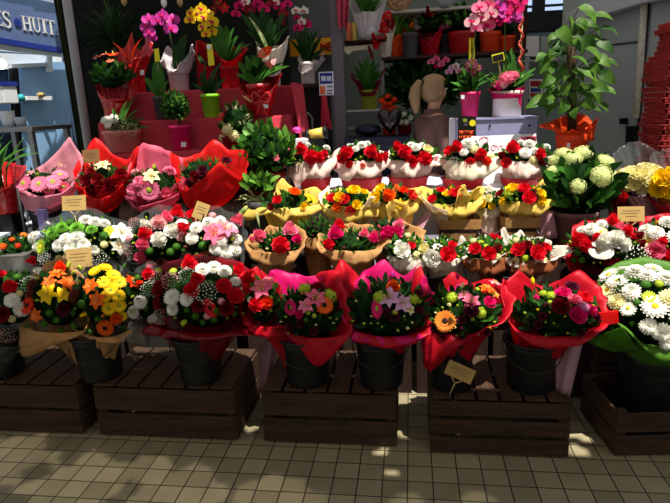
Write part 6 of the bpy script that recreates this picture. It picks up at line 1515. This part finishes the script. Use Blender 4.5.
ps = thing('poster', at(504, 165, 3.97), 'white poster with pink script standing before the lavender box', 'poster')
Pz = at(504, 150, 3.965)
a0, a1 = at(471, 136.5, 3.965), at(536.5, 134, 3.965)
b = MB(); b.prism([at(471, 136.5, 3.97), at(536.5, 133.7, 3.97), Vector((at(537, 150, 3.97).x, 3.885, zc)), Vector((at(472, 150, 3.97).x, 3.885, zc))], (0, .006, 0)); b.build('poster_card', 'white_plain', ps)
# the word Bonne in script
wx_ = [[(0, 0), (.1, .5), (.3, 1.3), (.38, 1.5)], [(-.15, 1.1), (.1, 1.45), (.5, 1.6), (.9, 1.5), (1.0, 1.2), (.8, .95), (.4, .8), (.9, .75), (1.1, .4), (.9, .05), (.5, -.05), (.15, .1)],
       [(1.75, .6), (1.5, .6), (1.35, .3), (1.45, 0), (1.7, 0), (1.9, .3), (1.75, .6), (2.05, .5)], [(2.1, .6), (2.2, 0), (2.3, .4), (2.5, .6), (2.65, .5), (2.6, .1), (2.75, 0)], [(2.85, .6), (2.95, 0), (3.05, .4), (3.25, .6), (3.4, .5), (3.35, .1), (3.5, 0)],
       [(3.6, .25), (3.9, .35), (4.0, .5), (3.85, .62), (3.65, .45), (3.65, .1), (3.85, 0), (4.1, .12)]]
PN = Vector((0, -(at(504, 135, 3.97).z - zc), .085)).normalized(); PP = Vector((0, 3.885, zc)) + PN * .003
def onp(x, y, d=0.0): return on(x, y, PP + PN * d, PN)
b = MB()
for sg_ in wx_: b.tube([onp(480 + u * 8.4, 150 - v * 8.4) for u, v in sg_], .0034, 5)
b.build('script_word', 'script_pink', ps)
b = MB(); b.prism([onp(520, 137), onp(536, 136), onp(536, 141), onp(521, 141)], PN * .002); b.build('corner_picture', 'petal_pink', ps)
b = MB(); b.prism([onp(526, 137.5, .002), onp(534, 137), onp(534, 140), onp(527, 140.3)], PN * .004); b.build('corner_picture_flower', 'pot_darkred', ps)
# pots on the lavender box
zt2 = zlb + .014
r, tp, k = potted('leafy_plant', 'dark green plant with yellow stakes in a magenta pot on the lavender box', 'potted plant', 470, 92, 116, 20, 15, 4.14, 'pot_magenta', zb=zt2)
leaves(r, tp, 4.14, '450 82 6;456 74 6;462 66 6;470 62 6;478 66 6;486 70 6;492 80 5;452 90 5;484 76 6;466 72 6;474 74 6;460 80 6;490 74 5', 'leaf_mid', 'strap', arch=.15)
bushy(r, at(470, 80, 4.14), 11 * k, .08, 10 * k, 60, .05, ['leaf_dark', 'leaf_mid'], 'oval')
for x_ in (469.5, 473): stick(r, x_, 90, x_ + .8, 38, 4.12, w=.016, mt='tag_yellow')
plate(r, [(461, 95), (464.5, 95), (464.5, 99), (461, 99)], 4.14 - 10.5 * k, 'tag_white', 'sticker')
stemflowers(r, tp, 4.05, 'lil:plum 472 64 6; lil:plum 478 68 5; lil:plum 468 68 5; lil:plum 474 72 5', [(472, 66)])
stemflowers(r, tp, 4.1, 'orc:palepink 472 22 8; orc:rosepink 479 8 8; orc:palepink 480 18 8; orc:pink 487 25 8; orc:palepink 484 12 7; orc:rosepink 476 28 6; orc:palepink 491 14 7; orc:pink 488 4 7; orc:palepink 484 28 6', [(472, 60), (476, 30), (484, 8)])
r, tp, k = potted('flower_arrangement', 'white ceramic pot with magenta rim and pink flowers on the lavender box', 'potted plant', 507, 91, 117, 30, 28, 4.14, 'pot_white', zb=zt2)
collar(r, Vector((tp.x, 4.14, 0)), tp.z - .05, 14.2 * k, [(180, 490.5, 90), (225, 494, 93), (270, 507, 94), (315, 519, 95), (340, 522, 93), (0, 523, 88), (45, 520, 86), (90, 507, 86), (135, 493, 86)], 4.14, 'wrap_magenta', pleat=.002, kr=.3)
plate(r, [(517, 92), (521, 91), (521.5, 108), (519, 104)], 4.14 - 11 * k, 'wrap_magenta', 'magenta_flap', th=.003)
D = bushy(r, at(507, 84, 4.14), 16 * k, .11, 9 * k, 70, .06, ['leaf_mid', 'leaf_light'], 'oval')
put_flowers(r, D, 'kal:pink 507 80 8; kal:pink 513 77 6; kal:palepink 504 84 5; kal:magenta 500 86 5; lil:pink 496 84 5')
leaves(r, tp, 4.14, '512 48 9 .05;506 54 8;526 70 7;534 74 6;536 68 6;490 72 6;520 62 7;528 78 6;486 78 5', 'leaf_mid', 'oval', arch=.06)
stemflowers(r, tp, 4.1, 'orc:purple 498 8 8; orc:purple 508 14 9; orc:magenta 502 18 8; orc:purple 514 18 8; orc:magenta 516 8 8; orc:purple 510 4 8; orc:magenta 496 22 7; orc:magenta 520 0 8; orc:magenta 505 -4 8; orc:purple 497 14 6', [(505, 50), (505, 25), (512, 2)])
b = MB(); b.tube([at(502, 84, 4.12), at(498, 60, 4.05)], .004, 6); b.build('tag_stake', 'stick', r)
plate(r, [(491.5, 55), (503.5, 52), (505, 60), (493, 63.5)], 4.04, 'tag_yellow', 'tag_border'); plate(r, [(492.5, 56), (503, 53.3), (504, 59.2), (493.6, 62.3)], 4.036, 'black_plain', 'chalk_tag', label='small black chalk tag with yellow border')
stick(r, 519, 88, 523, 4, 4.18, w=.012, mt='stick'); 
b = MB(); pts = [at(521 + 2.2 * math.sin(i * .9), 72 - i * 2.3, 4.16 + .02 * math.cos(i * .9)) for i in range(26)]; b.tube(pts, .007, 6); b.build('twisted_ribbon', 'petal_coral', r)
# ------------------------------------------------------------------ right side
b = MB(); b.prism([Vector((at(560, 60, 5.9).x, 5.9, 0)), Vector((at(715, 60, 4.4).x, 4.4, 0)), Vector((at(715, 60, 4.4).x, 4.4, 2.9)), Vector((at(560, 60, 5.9).x, 5.9, 2.9))], (.1, .1, 0)); struct('wall_right', b, 'wall_grey', label='grey panel wall of the right stall')
WA, WB = Vector((at(560, 60, 5.9).x, 5.9, 0)), Vector((at(715, 60, 4.4).x, 4.4, 0)); WD = (WB - WA).normalized(); WN = Vector((WD.y, -WD.x, 0))
if WN.y > 0: WN = -WN
def wo(x, y, d=0.0): return on(x, y, WA + WN * d, WN)
mat('wall_seam', (70, 76, 80), rough=.7)
b = MB(); b.tube([wo(602, 46, .004), wo(645, 41, .004)], .008, 6); struct('trim_5', b, 'wall_seam', label='thin seam across the grey wall')
b = MB(); b.tube([wo(645, 0, .03), wo(641, 60, .03), wo(636, 118, .03)], .03, 10); tag(b.build('wall_pipe', 'pipe_white', None, loc=wo(641, 60, .03)), 'pale pipe running down the grey wall', 'pipe')
b = MB(); b.tube([wo(650, -10, .02), wo(646, 40, .02), wo(640, 112, .02), wo(636, 145, .02)], .01, 6); tag(b.build('wall_cable', 'black_plain', None, loc=wo(646, 60, .02)), 'black cable beside the pale pipe', 'cable')
b = MB(); b.prism([wo(629, 126, .03), wo(637, 126, .03), wo(634, 146, .03), wo(628, 146, .03)], WN * .03); tag(b.build('cable_box', 'black_plain', None, loc=wo(632, 140, .03)), 'dark cable holder low on the grey wall', 'box')
b = MB(); b.prism([wo(624, 118, .02), wo(628, 118, .02), wo(628, 124, .02), wo(624, 124, .02)], WN * .05); tag(b.build('wall_switch', 'frame_navy', None, loc=wo(626, 121, .02)), 'small dark switch on the grey wall', 'switch')
mat('awning_grey', (186, 192, 204), rough=.6, var=.05)
aw = [wo(566, 22, .0), wo(648, 2, .0)]
b = MB(); b.prism([wo(566, 13, .12), wo(700, -50, .12), wo(700, -10, .12), wo(640, 3, .12), wo(604, 14, .12), wo(566, 21, .12)], -WN * .10); tag(b.build('canopy_edge', 'awning_grey', None, loc=wo(600, 10, .3)), 'pale grey canopy edge above the grey wall', 'canopy')
# stack of red trays
trX = at(683, 80, 3.72); kx = mpp(trX)
zb_t = .0
ct = thing('plant_stand', (trX.x + .06, 3.78, 0), 'dark wooden stand under the stack of red trays', 'stand')
b = MB(); b.box((trX.x + .06, 3.78, .45), (.44, .40, .9)); b.build('stand_body', 'wood_dark', ct)
nT = 34; z = .902; zt_top = at(664, 19, 3.62).z; hh = (zt_top - z) / nT
b = MB(); w_, d_ = .36, .34
def traymesh():
    b = MB(); t = .012
    for sx, sy, lx, ly in ((-1, 0, t, d_), (1, 0, t, d_), (0, -1, w_, t), (0, 1, w_, t)):
        b.box((sx * (w_ / 2 - t / 2), sy * (d_ / 2 - t / 2), hh * .5), (lx, ly, hh * .84))
        b.box((sx * (w_ / 2 + .002), sy * (d_ / 2 + .002), hh * .86), (lx + .008, ly + .008, hh * .16))
    b.box((0, 0, .004), (w_ - .02, d_ - .02, .008))
    for q in range(12):
        e = (q + .5) / 12 - .5
        b.box((e * w_, -d_ / 2 - .004, hh * .45), (.012, .01, hh * .7)); b.box((-w_ / 2 - .004, e * d_, hh * .45), (.01, .012, hh * .7))
    return b.mesh('tray', ['tray_red'])
tm = traymesh()
for i in range(nT):
    o = bpy.data.objects.new('plastic_tray', tm); COL.objects.link(o)
    top = i >= nT - 6
    o.location = (trX.x + (.10 if top else .055) + ru(-.02, .02), 3.78 + ru(-.01, .01), z + i * hh + .001)
    o.rotation_euler = (0, 0, ru(-.05, .05))
    tag(o, 'red plastic tray in the tall stack against the grey wall', 'tray', 'red trays stacked at the right')
# tall climbing plant
r, tp, k = potted('climbing_plant', 'tall climbing plant with big green leaves in orange paper', 'potted plant', 572, 132, 156, 32, 27, 3.95, 'pot_orange', zb=.92)
zps = .90
b = MB(); b.box((ROOT[r.name].x, 3.95, .459), (.3, .3, .918)); tag(b.build('pedestal', 'wood_dark', None, loc=Vector((ROOT[r.name].x, 3.95, 0))), 'dark pedestal under the tall climbing plant', 'pedestal')
collar(r, Vector((tp.x, 3.95, 0)), tp.z - .012, 14 * k, [(180, 541, 126), (200, 547, 129), (225, 555, 127), (250, 564, 134), (270, 572, 130), (290, 582, 134), (315, 592, 122), (340, 598, 118), (10, 594, 130), (40, 586, 116), (90, 572, 114), (140, 556, 120)], 3.95, 'wrap_orange', kr=.4, kz=.7, pleat=.006)
tail(r, ((((585, 128), (596, 124))), ((588, 141), (594, 140))), 3.86, 'wrap_orange', name='paper_flap', fold=.01)
b = MB(); b.tube([tp - Vector((0, 0, .05)), at(571, 60, 3.95), at(570, 36, 3.95)], [.03, .028, .022], 10); b.build('moss_pole', 'stem_brown', r)
lv = ';'.join('%f %f %f' % (571 + ru(-1, 1) * (18 + .26 * y), y, ru(8, 12)) for y in range(26, 114, 4)) + ';588 15 16;604 18 14;566 37 15;553 40 13;592 30 18;610 32 14;560 52 14;545 70 14;536 104 18;556 97 16;572 100 13;596 96 14;604 108 11;580 62 15;606 48 14;608 78 14;600 88 15;548 58 12;552 84 14;588 76 15;584 108 12;562 108 14;594 56 15;612 64 12;570 22 11;575 86 14;545 100 16;590 44 15;560 76 14;578 46 14;603 62 15;566 90 15;586 92 14;598 70 14;574 34 13;582 26 13;570 56 14;590 104 13;552 110 12;578 76 14;566 68 13;596 40 13;610 92 12;544 84 13;575 114 12'
b = MB()
for it in lv.split(';'):
    x_, y_, w__ = [float(v) for v in it.split()]
    dY = ru(-.25, .12); L_ = w__ * ru(1.1, 1.5)
    s_ = (1 if x_ > 571 else -1) if abs(x_ - 571) > 6 else ru(-1, 1)
    an = ru(.2, 1.1)                                     # how far the blade hangs down
    x0_, y0_ = x_ - s_ * L_ * .5 * math.cos(an), y_ - L_ * .5 * math.sin(an)
    x1_, y1_ = x_ + s_ * L_ * .5 * math.cos(an), y_ + L_ * .5 * math.sin(an)
    mid = at(x0_, y0_, 3.95 + dY * .8); tip = at(x1_, y1_, 3.95 + dY)
    st0 = at(571 + ru(-2, 2), min(122, y_ + ru(6, 22)), 3.95)
    b.tube([st0, (st0 + mid) / 2 + Vector((0, 0, .03)), mid], .003, 4, mi=1)
    b.leaf(mid, tip, w__ * k * .82, up=Vector((ru(-.9, .9), -.7, ru(.1, 1.1))), arch=.12, fold=.22, shape='heart', n=8)
b.build('leaves', ['leaf_pothos', 'stem_green'], r)
plate(r, [(567, 143), (570, 143), (570, 147), (567, 147)], 3.95 - 15.5 * k, 'tag_white', 'sticker')
# back right: window, beams, white cabinet
b = MB(); a0, a1 = at(512, 13, 6.4), at(592, -30, 6.4); b.box(((a0.x + a1.x) / 2, 6.55, (a0.z + a1.z) / 2), (a1.x - a0.x, .02, a1.z - a0.z)); w1 = struct('window_1', b, 'glass_sky', label='bright window panes at the top right')
b = MB()
for x_ in (514, 538, 566, 592):
    a0, a1 = at(x_, 14, 6.38), at(x_, -30, 6.38); b.box((a0.x, 6.38, (a0.z + a1.z) / 2), (.06 if x_ != 538 else .12, .06, abs(a1.z - a0.z)))
a0, a1 = at(512, 4, 6.38), at(592, 2.5, 6.38); b.box(((a0.x + a1.x) / 2, 6.38, at(550, 5.5, 6.38).z), (a1.x - a0.x, .05, .02))
b.build('window_frame', 'frame_navy', w1)
b = MB(); a0, a1 = at(505, 33, 6.2), at(600, 8, 6.2); b.box(((a0.x + a1.x) / 2, 6.25, (a0.z + a1.z) / 2), (a1.x - a0.x, .2, a1.z - a0.z)); struct('trim_6', b, 'frame_navy', label='dark navy beam under the window')
b = MB(); a0, a1 = at(500, 180, 6.3), at(604, 33, 6.3); b.box(((a0.x + a1.x) / 2, 6.4, (a1.z) / 2), (a1.x - a0.x, .1, a1.z)); struct('wall_far', b, 'teal_grey', label='grey green wall below the beam')
wcab = thing('wall_cabinet', at(540, 62, 5.9), 'white wall cabinet behind the climbing plant', 'cabinet')
a0, a1 = at(524, 58, 5.9), at(556, 34, 5.9)
b = MB(); b.box(((a0.x + a1.x) / 2, 6.05, (a0.z + a1.z) / 2), (a1.x - a0.x, .3, a1.z - a0.z)); b.build('cabinet_body', 'teal_grey', wcab, bevel=.004)
plate(wcab, [(525, 36), (539, 36), (539, 56), (525, 56)], 5.89, 'white_plain', 'door', th=.02); plate(wcab, [(541, 36), (555, 37), (555, 56), (541, 56)], 5.89, 'wall_grey', 'door', th=.02)
board(wcab, 519, 560, 58, 62, 5.85, .36, 'shelf_white', name='ledge')
for nm, lb, pts, mt, inner in (('wall_poster', 'small white poster with red and blue blocks on the far wall', [(529, 79), (543, 79), (543, 99), (529, 99)], 'white_plain', [([(530.5, 81), (541, 81), (541, 86.5), (530.5, 86.5)], 'pot_red'), ([(531, 88), (541, 88), (541, 92), (531, 92)], 'stripe_blue'), ([(530.5, 93), (541, 93), (541, 97), (530.5, 97)], 'pot_red')]),
                               ('wall_poster', 'white poster crossed by a dark stroke on the far wall', [(544, 80), (565, 80), (565, 97), (544, 97)], 'panel_white', [([(545, 93), (558, 81.5), (559.5, 82.5), (547, 94)], 'pot_grey')])):
    r = thing(nm, at((pts[0][0] + pts[2][0]) / 2, pts[2][1], 6.28), lb, 'poster')
    plate(r, pts, 6.285, mt, 'sheet', th=.006)
    for q, m_ in inner: plate(r, q, 6.28, m_, 'printed_block', th=.003)
WORLD, SUN, EXPO = 0.34, 5.5, 0.6
# spots to be lit through gaps cut in the added canvas: (x, y in the photo, distance or 0 for the floor, radius)
HOLE_LIST = [(68, 290, 2.42, .10), (18, 292, 2.42, .07), (143, 300, 2.46, .08), (180, 292, 2.42, .09), (240, 285, 2.42, .07), (110, 288, 2.4, .12), (55, 282, 2.42, .06), (210, 280, 2.42, .09), (282, 285, 2.45, .06), (330, 278, 2.55, .05), (445, 318, 2.3, .07), (490, 290, 2.4, .06), (530, 305, 2.35, .06),
             (575, 300, 2.4, .07), (262, 292, 2.42, .05), (395, 295, 2.4, .05), (430, 350, 2.3, .05), (30, 275, 2.42, .05),
             (270, 500, 0, .16, 1), (170, 500, 0, .22, 1), (70, 490, 0, .22, 1), (10, 460, 0, .18, 1), (315, 500, 0, .05, 1), (405, 502, 0, .06, 1), (480, 502, 0, .06, 1), (640, 300, 2.4, .16), (665, 330, 2.36, .10), (610, 290, 2.45, .10), (625, 265, 2.5, .10), (150, 470, 0, .10, 1), (590, 420, 0, .10), (575, 450, 0, .05), (407, 432, 0, .05), (250, 425, 0, .05), (250, 395, 0, .08), (382, 452, 0, .02), (392, 474, 0, .02),
  (270, 118, 4.1, .09), (160, 26, 4.4, .09), (203, 20, 4.45, .08), (212, 105, 4.15, .05), (118, 118, 4.0, .08), (268, 55, 4.5, .09), (108, 72, 4.15, .07), (135, 60, 4.4, .06), (232, 68, 4.4, .07), (180, 65, 4.42, .07), (176, 108, 3.95, .06), (290, 140, 4.0, .06), (308, 70, 5.0, .06), (240, 115, 3.9, .07)]
# ------------------------------------------------------------------ the woman behind the counter
hp = at(433, 74, 4.62)
HX, HYY = hp.x, 4.62
phi = math.radians(28)
fv = Vector((math.cos(phi), math.sin(phi), 0)); lv_ = Vector((-math.sin(phi), math.cos(phi), 0))
KS = (hp.z - .012) / 1.755
def pp(f, l, z): return Vector((HX, HYY, 0)) + (fv * f + lv_ * l) * KS + Vector((0, 0, z * KS))
pr = thing('person', (HX, HYY, 0), 'woman with a blonde ponytail in a brown jacket, turned to the right behind the counter', 'person')
def skinmesh(name, mt, verts, edges, root_i, parent, sub=2, label=None):
    me = bpy.data.meshes.new(name); off = ROOT[parent.name]
    me.from_pydata([tuple(pp(*v[:3]) - off) for v in verts], edges, [])
    me.materials.append(MATS[mt])
    o = bpy.data.objects.new(name, me); COL.objects.link(o); o.parent = parent
    sk = o.modifiers.new('skin', 'SKIN'); sk.use_smooth_shade = True
    sl = me.skin_vertices[0].data
    for i, v in enumerate(verts):
        sl[i].radius = (v[3] * KS, (v[4] if len(v) > 4 else v[3]) * KS); sl[i].use_root = (i == root_i)
    sd = o.modifiers.new('sub', 'SUBSURF'); sd.levels = sub; sd.render_levels = sub
    if label: o['label'] = label
    return o
V = [(0, 0, .95, .13), (0, 0, 1.08, .11), (.01, 0, 1.28, .12), (0, 0, 1.40, .10), (0, 0, 1.475, .055), (.012, 0, 1.54, .052), (.035, 0, 1.60, .066), (.022, 0, 1.66, .088), (.012, 0, 1.715, .062), (.115, 0, 1.628, .012)]
E = [(i, i + 1) for i in range(8)] + [(7, 9)]
def add(v, par):
    V.append(v); E.append((par, len(V) - 1)); return len(V) - 1
for s in (-1, 1):
    a = add((0, .165 * s, 1.40, .055), 3); a = add((.0, .215 * s, 1.14, .042), a); a = add((.19, .17 * s, 1.03, .032), a); w = add((.23, .16 * s, 1.025, .026), a); pl = add((.28, .15 * s, 1.02, .030), w)
    for j, (dl, L) in enumerate(((-.030, .066), (-.010, .078), (.010, .072), (.028, .058))):
        k1 = add((.31, .15 * s + dl, 1.018, .0095), pl); k2 = add((.31 + L * .55, .15 * s + dl * 1.1, 1.012, .009), k1); add((.31 + L, .15 * s + dl * 1.1, .998, .008), k2)
    t1 = add((.255, .15 * s - .034 * s, 1.02, .011), w); add((.285, .15 * s - .056 * s, 1.012, .0095), t1)
    a = add((0, .09 * s, .90, .09), 0); a = add((.02, .10 * s, .50, .058), a); a = add((-.01, .10 * s, .09, .04), a); add((.13, .10 * s, .035, .033), a)
skinmesh('body', 'skin', V, E, 0, pr)
J = [(0, 0, .92, .165), (0, 0, 1.08, .145), (-.01, 0, 1.26, .155), (-.005, 0, 1.39, .125), (0, 0, 1.465, .075)]
JE = [(0, 1), (1, 2), (2, 3), (3, 4)]
for s in (-1, 1):
    n0 = len(J); J += [(0, .165 * s, 1.395, .075), (0, .22 * s, 1.14, .062), (.175, .175 * s, 1.035, .048)]; JE += [(3, n0), (n0, n0 + 1), (n0 + 1, n0 + 2)]
skinmesh('jacket', 'jacket_brown', J, JE, 0, pr, label='plain brown jacket')
T = [(0, 0, .93, .145), (0, .095, .88, .10), (.02, .10, .5, .075), (-.01, .10, .10, .06), (0, -.095, .88, .10), (.02, -.10, .5, .075), (-.01, -.10, .10, .06)]
skinmesh('trousers', 'trousers', T, [(0, 1), (1, 2), (2, 3), (0, 4), (4, 5), (5, 6)], 0, pr)
for s in (-1, 1):
    b = MB(); b.blob(pp(.05, .10 * s, .04), (.12, .055, .04), 14, 8); o = b.build('shoe', 'black_plain', pr)
b = MB(); q = pp(.0, 0, 1.452); b.lathe(q, [(.085, 0), (.074, .035), (.066, .05), (.060, .045), (.07, 0)], 24); b.build('collar', 'jacket_brown', pr)
b = MB(); c0 = pp(.004, 0, 1.667); rows = []
for i in range(17):
    t = PI * max(.02, min(.98, i / 16)); row = []
    for j in range(28):
        a = 2 * PI * j / 28; d = Vector((math.sin(t) * math.cos(a), math.sin(t) * math.sin(a), math.cos(t)))
        k_ = 1.0
        if d.x > .35 and d.z < .42: k_ = max(.55, 1 - (d.x - .35) * 1.2)
        k_ *= 1 + .02 * math.sin(a * 9)
        row.append(c0 + (fv * d.x * .116 + lv_ * d.y * .104) * k_ + Vector((0, 0, d.z * (.100 if d.z > 0 else .125) * k_)))
    rows.append(row[::-1])
b.grid(rows, True); hr = b.build('hair', 'hair_blonde', pr, label='blonde hair tied back')
b = MB(); b.tube([pp(-.08, 0, 1.70), pp(-.125, 0, 1.705), pp(-.155, 0, 1.66), pp(-.165, 0, 1.60), pp(-.155, 0, 1.53), pp(-.15, 0, 1.47)], [.022, .026, .04, .046, .036, .008], 12); b.build('ponytail', 'hair_blonde', hr)
b = MB(); b.tube([pp(-.095, 0, 1.703), pp(-.108, 0, 1.704)], [.03, .03], 12); b.build('hair_tie', 'black_plain', hr)
for s in (-1, 1):
    b = MB(); b.blob(pp(.012, .086 * s, 1.632), (.018, .012, .028), 10, 6); b.build('ear', 'skin', pr)
    b = MB(); b.blob(pp(.098, .034 * s, 1.652), (.010, .010, .007), 8, 6); b.build('eye', 'white_plain', pr)
    b = MB(); b.blob(pp(.106, .034 * s, 1.652), (.005, .005, .005), 8, 6); b.build('pupil', 'black_plain', pr)
b = MB(); b.blob(pp(.096, 0, 1.590), (.010, .022, .006), 10, 6); b.build('lips', 'petal_pink', pr)
# ------------------------------------------------------------------ light
w = bpy.data.worlds.new('world'); SC.world = w; w.use_nodes = True
bg_ = w.node_tree.nodes['Background']; bg_.inputs['Color'].default_value = (.72, .82, 1.0, 1); bg_.inputs['Strength'].default_value = WORLD
def sun(name, d, st, col, ang):
    l = bpy.data.lights.new(name, 'SUN'); l.energy = st; l.color = col; l.angle = math.radians(ang)
    o = bpy.data.objects.new(name, l); COL.objects.link(o); o.rotation_euler = Vector(d).to_track_quat('Z', 'Y').to_euler(); return o
SUND = Vector((.22, -.27, 1.0)).normalized()
sun('sun', SUND, SUN, (1.0, .93, .82), .6)
def area(name, loc, tgt, sx, sy, e, col):
    l = bpy.data.lights.new(name, 'AREA'); l.shape = 'RECTANGLE'; l.size = sx; l.size_y = sy; l.energy = e; l.color = col
    o = bpy.data.objects.new(name, l); COL.objects.link(o); o.location = loc; o.rotation_euler = (Vector(loc) - Vector(tgt)).to_track_quat('Z', 'Y').to_euler(); return o
area('stall_tube_light', so(22, 40, 1.0) + Vector((0, 0, .35)), so(35, 110, .3), 1.6, .2, 520, (.62, .88, 1.0))
# unseen canvas added to block the sun; gaps placed to light chosen spots
mat('sun_block_canvas', (190, 182, 168), rough=.8, var=.1, trans=.30)
RZ = 3.1
HOLES = []
THIN = []
mat('sun_block_thin', (190, 182, 168), rough=.8, var=.1, trans=.3, clear=.22)  # partly clear zones, put in for dim sun patches on the floor
def hole(px, py, Y, r, thin=0):
    P = at(px, py, Y) if Y else atz(px, py, 0)
    q = P + SUND * ((RZ - P.z) / SUND.z)
    (THIN if thin else HOLES).append((q.x, q.y, r))
for h_ in HOLE_LIST: hole(*h_)
def edge(x):
    e = 1.85 if -.45 < x < .8 else (1.95 if x <= -.45 else 1.62)
    return e + .10 * noise.noise(Vector((x * 3.1, 0, 0))) + .05 * noise.noise(Vector((x * 11, 4, 0)))
b = MB(); cs = .028; x0_, y0_ = -2.6, .2
for i in range(int(5.2 / cs)):
    for j in range(int(2.0 / cs)):
        x_, y_ = x0_ + (i + .5) * cs, y0_ + (j + .5) * cs
        if y_ > edge(x_): continue
        if any((x_ - hx) ** 2 + (y_ - hy) ** 2 < (hr_ * (1 + .5 * noise.noise(Vector((x_ * 9, y_ * 9, hx))))) ** 2 for hx, hy, hr_ in HOLES): continue
        X0, Y0, X1, Y1 = x_ - cs / 2, y_ - cs / 2, x_ + cs / 2, y_ + cs / 2
        b.add([(X0, Y0, RZ), (X1, Y0, RZ), (X1, Y1, RZ), (X0, Y1, RZ)], [(0, 1, 2, 3)], 1 if any((x_ - hx) ** 2 + (y_ - hy) ** 2 < (hr_ * (1 + .5 * noise.noise(Vector((x_ * 9, y_ * 9, hx))))) ** 2 for hx, hy, hr_ in THIN) else 0, False)
for X0, X1, Y0, Y1 in ((-.45, 8, 3.9, 7.5), (-3.8, -2.65, 3.0, 9), (-8, 8, -4, .2), (-8, -2.6, .2, 2.0), (2.6, 8, .2, 1.7)):
    b.add([(X0, Y0, RZ), (X1, Y0, RZ), (X1, Y1, RZ), (X0, Y1, RZ)], [(0, 1, 2, 3)], 0, False)
for i in range(int(2.2 / .04)):
    for j in range(int(4.2 / .04)):
        x_, y_ = -2.65 + (i + .5) * .04, 3.3 + (j + .5) * .04
        if any((x_ - hx) ** 2 + (y_ - hy) ** 2 < (hr_ * (1 + .5 * noise.noise(Vector((x_ * 9, y_ * 9, hx))))) ** 2 for hx, hy, hr_ in HOLES): continue
        b.add([(x_ - .02, y_ - .02, RZ), (x_ + .02, y_ - .02, RZ), (x_ + .02, y_ + .02, RZ), (x_ - .02, y_ + .02, RZ)], [(0, 1, 2, 3)], 0, False)
struct('roof_sun_block', b, ['sun_block_canvas', 'sun_block_thin'], label='unseen canvas added to block the sun, gaps aimed at lit spots')
b = MB(); b.box((0, -4.1, 1.6), (14, .15, 3.2)); struct('wall_light_block', b, 'wall_grey', label='unseen grey wall behind the camera, added to cut front light')  # added out of view to keep sky light off the front
vs = SC.view_settings
vs.view_transform = 'Standard'; vs.look = 'None'; vs.gamma = 1; vs.use_curve_mapping = False; vs.exposure = EXPO
SC.cycles.use_denoising = True
SC.cycles.max_bounces = 8; SC.cycles.transparent_max_bounces = 16
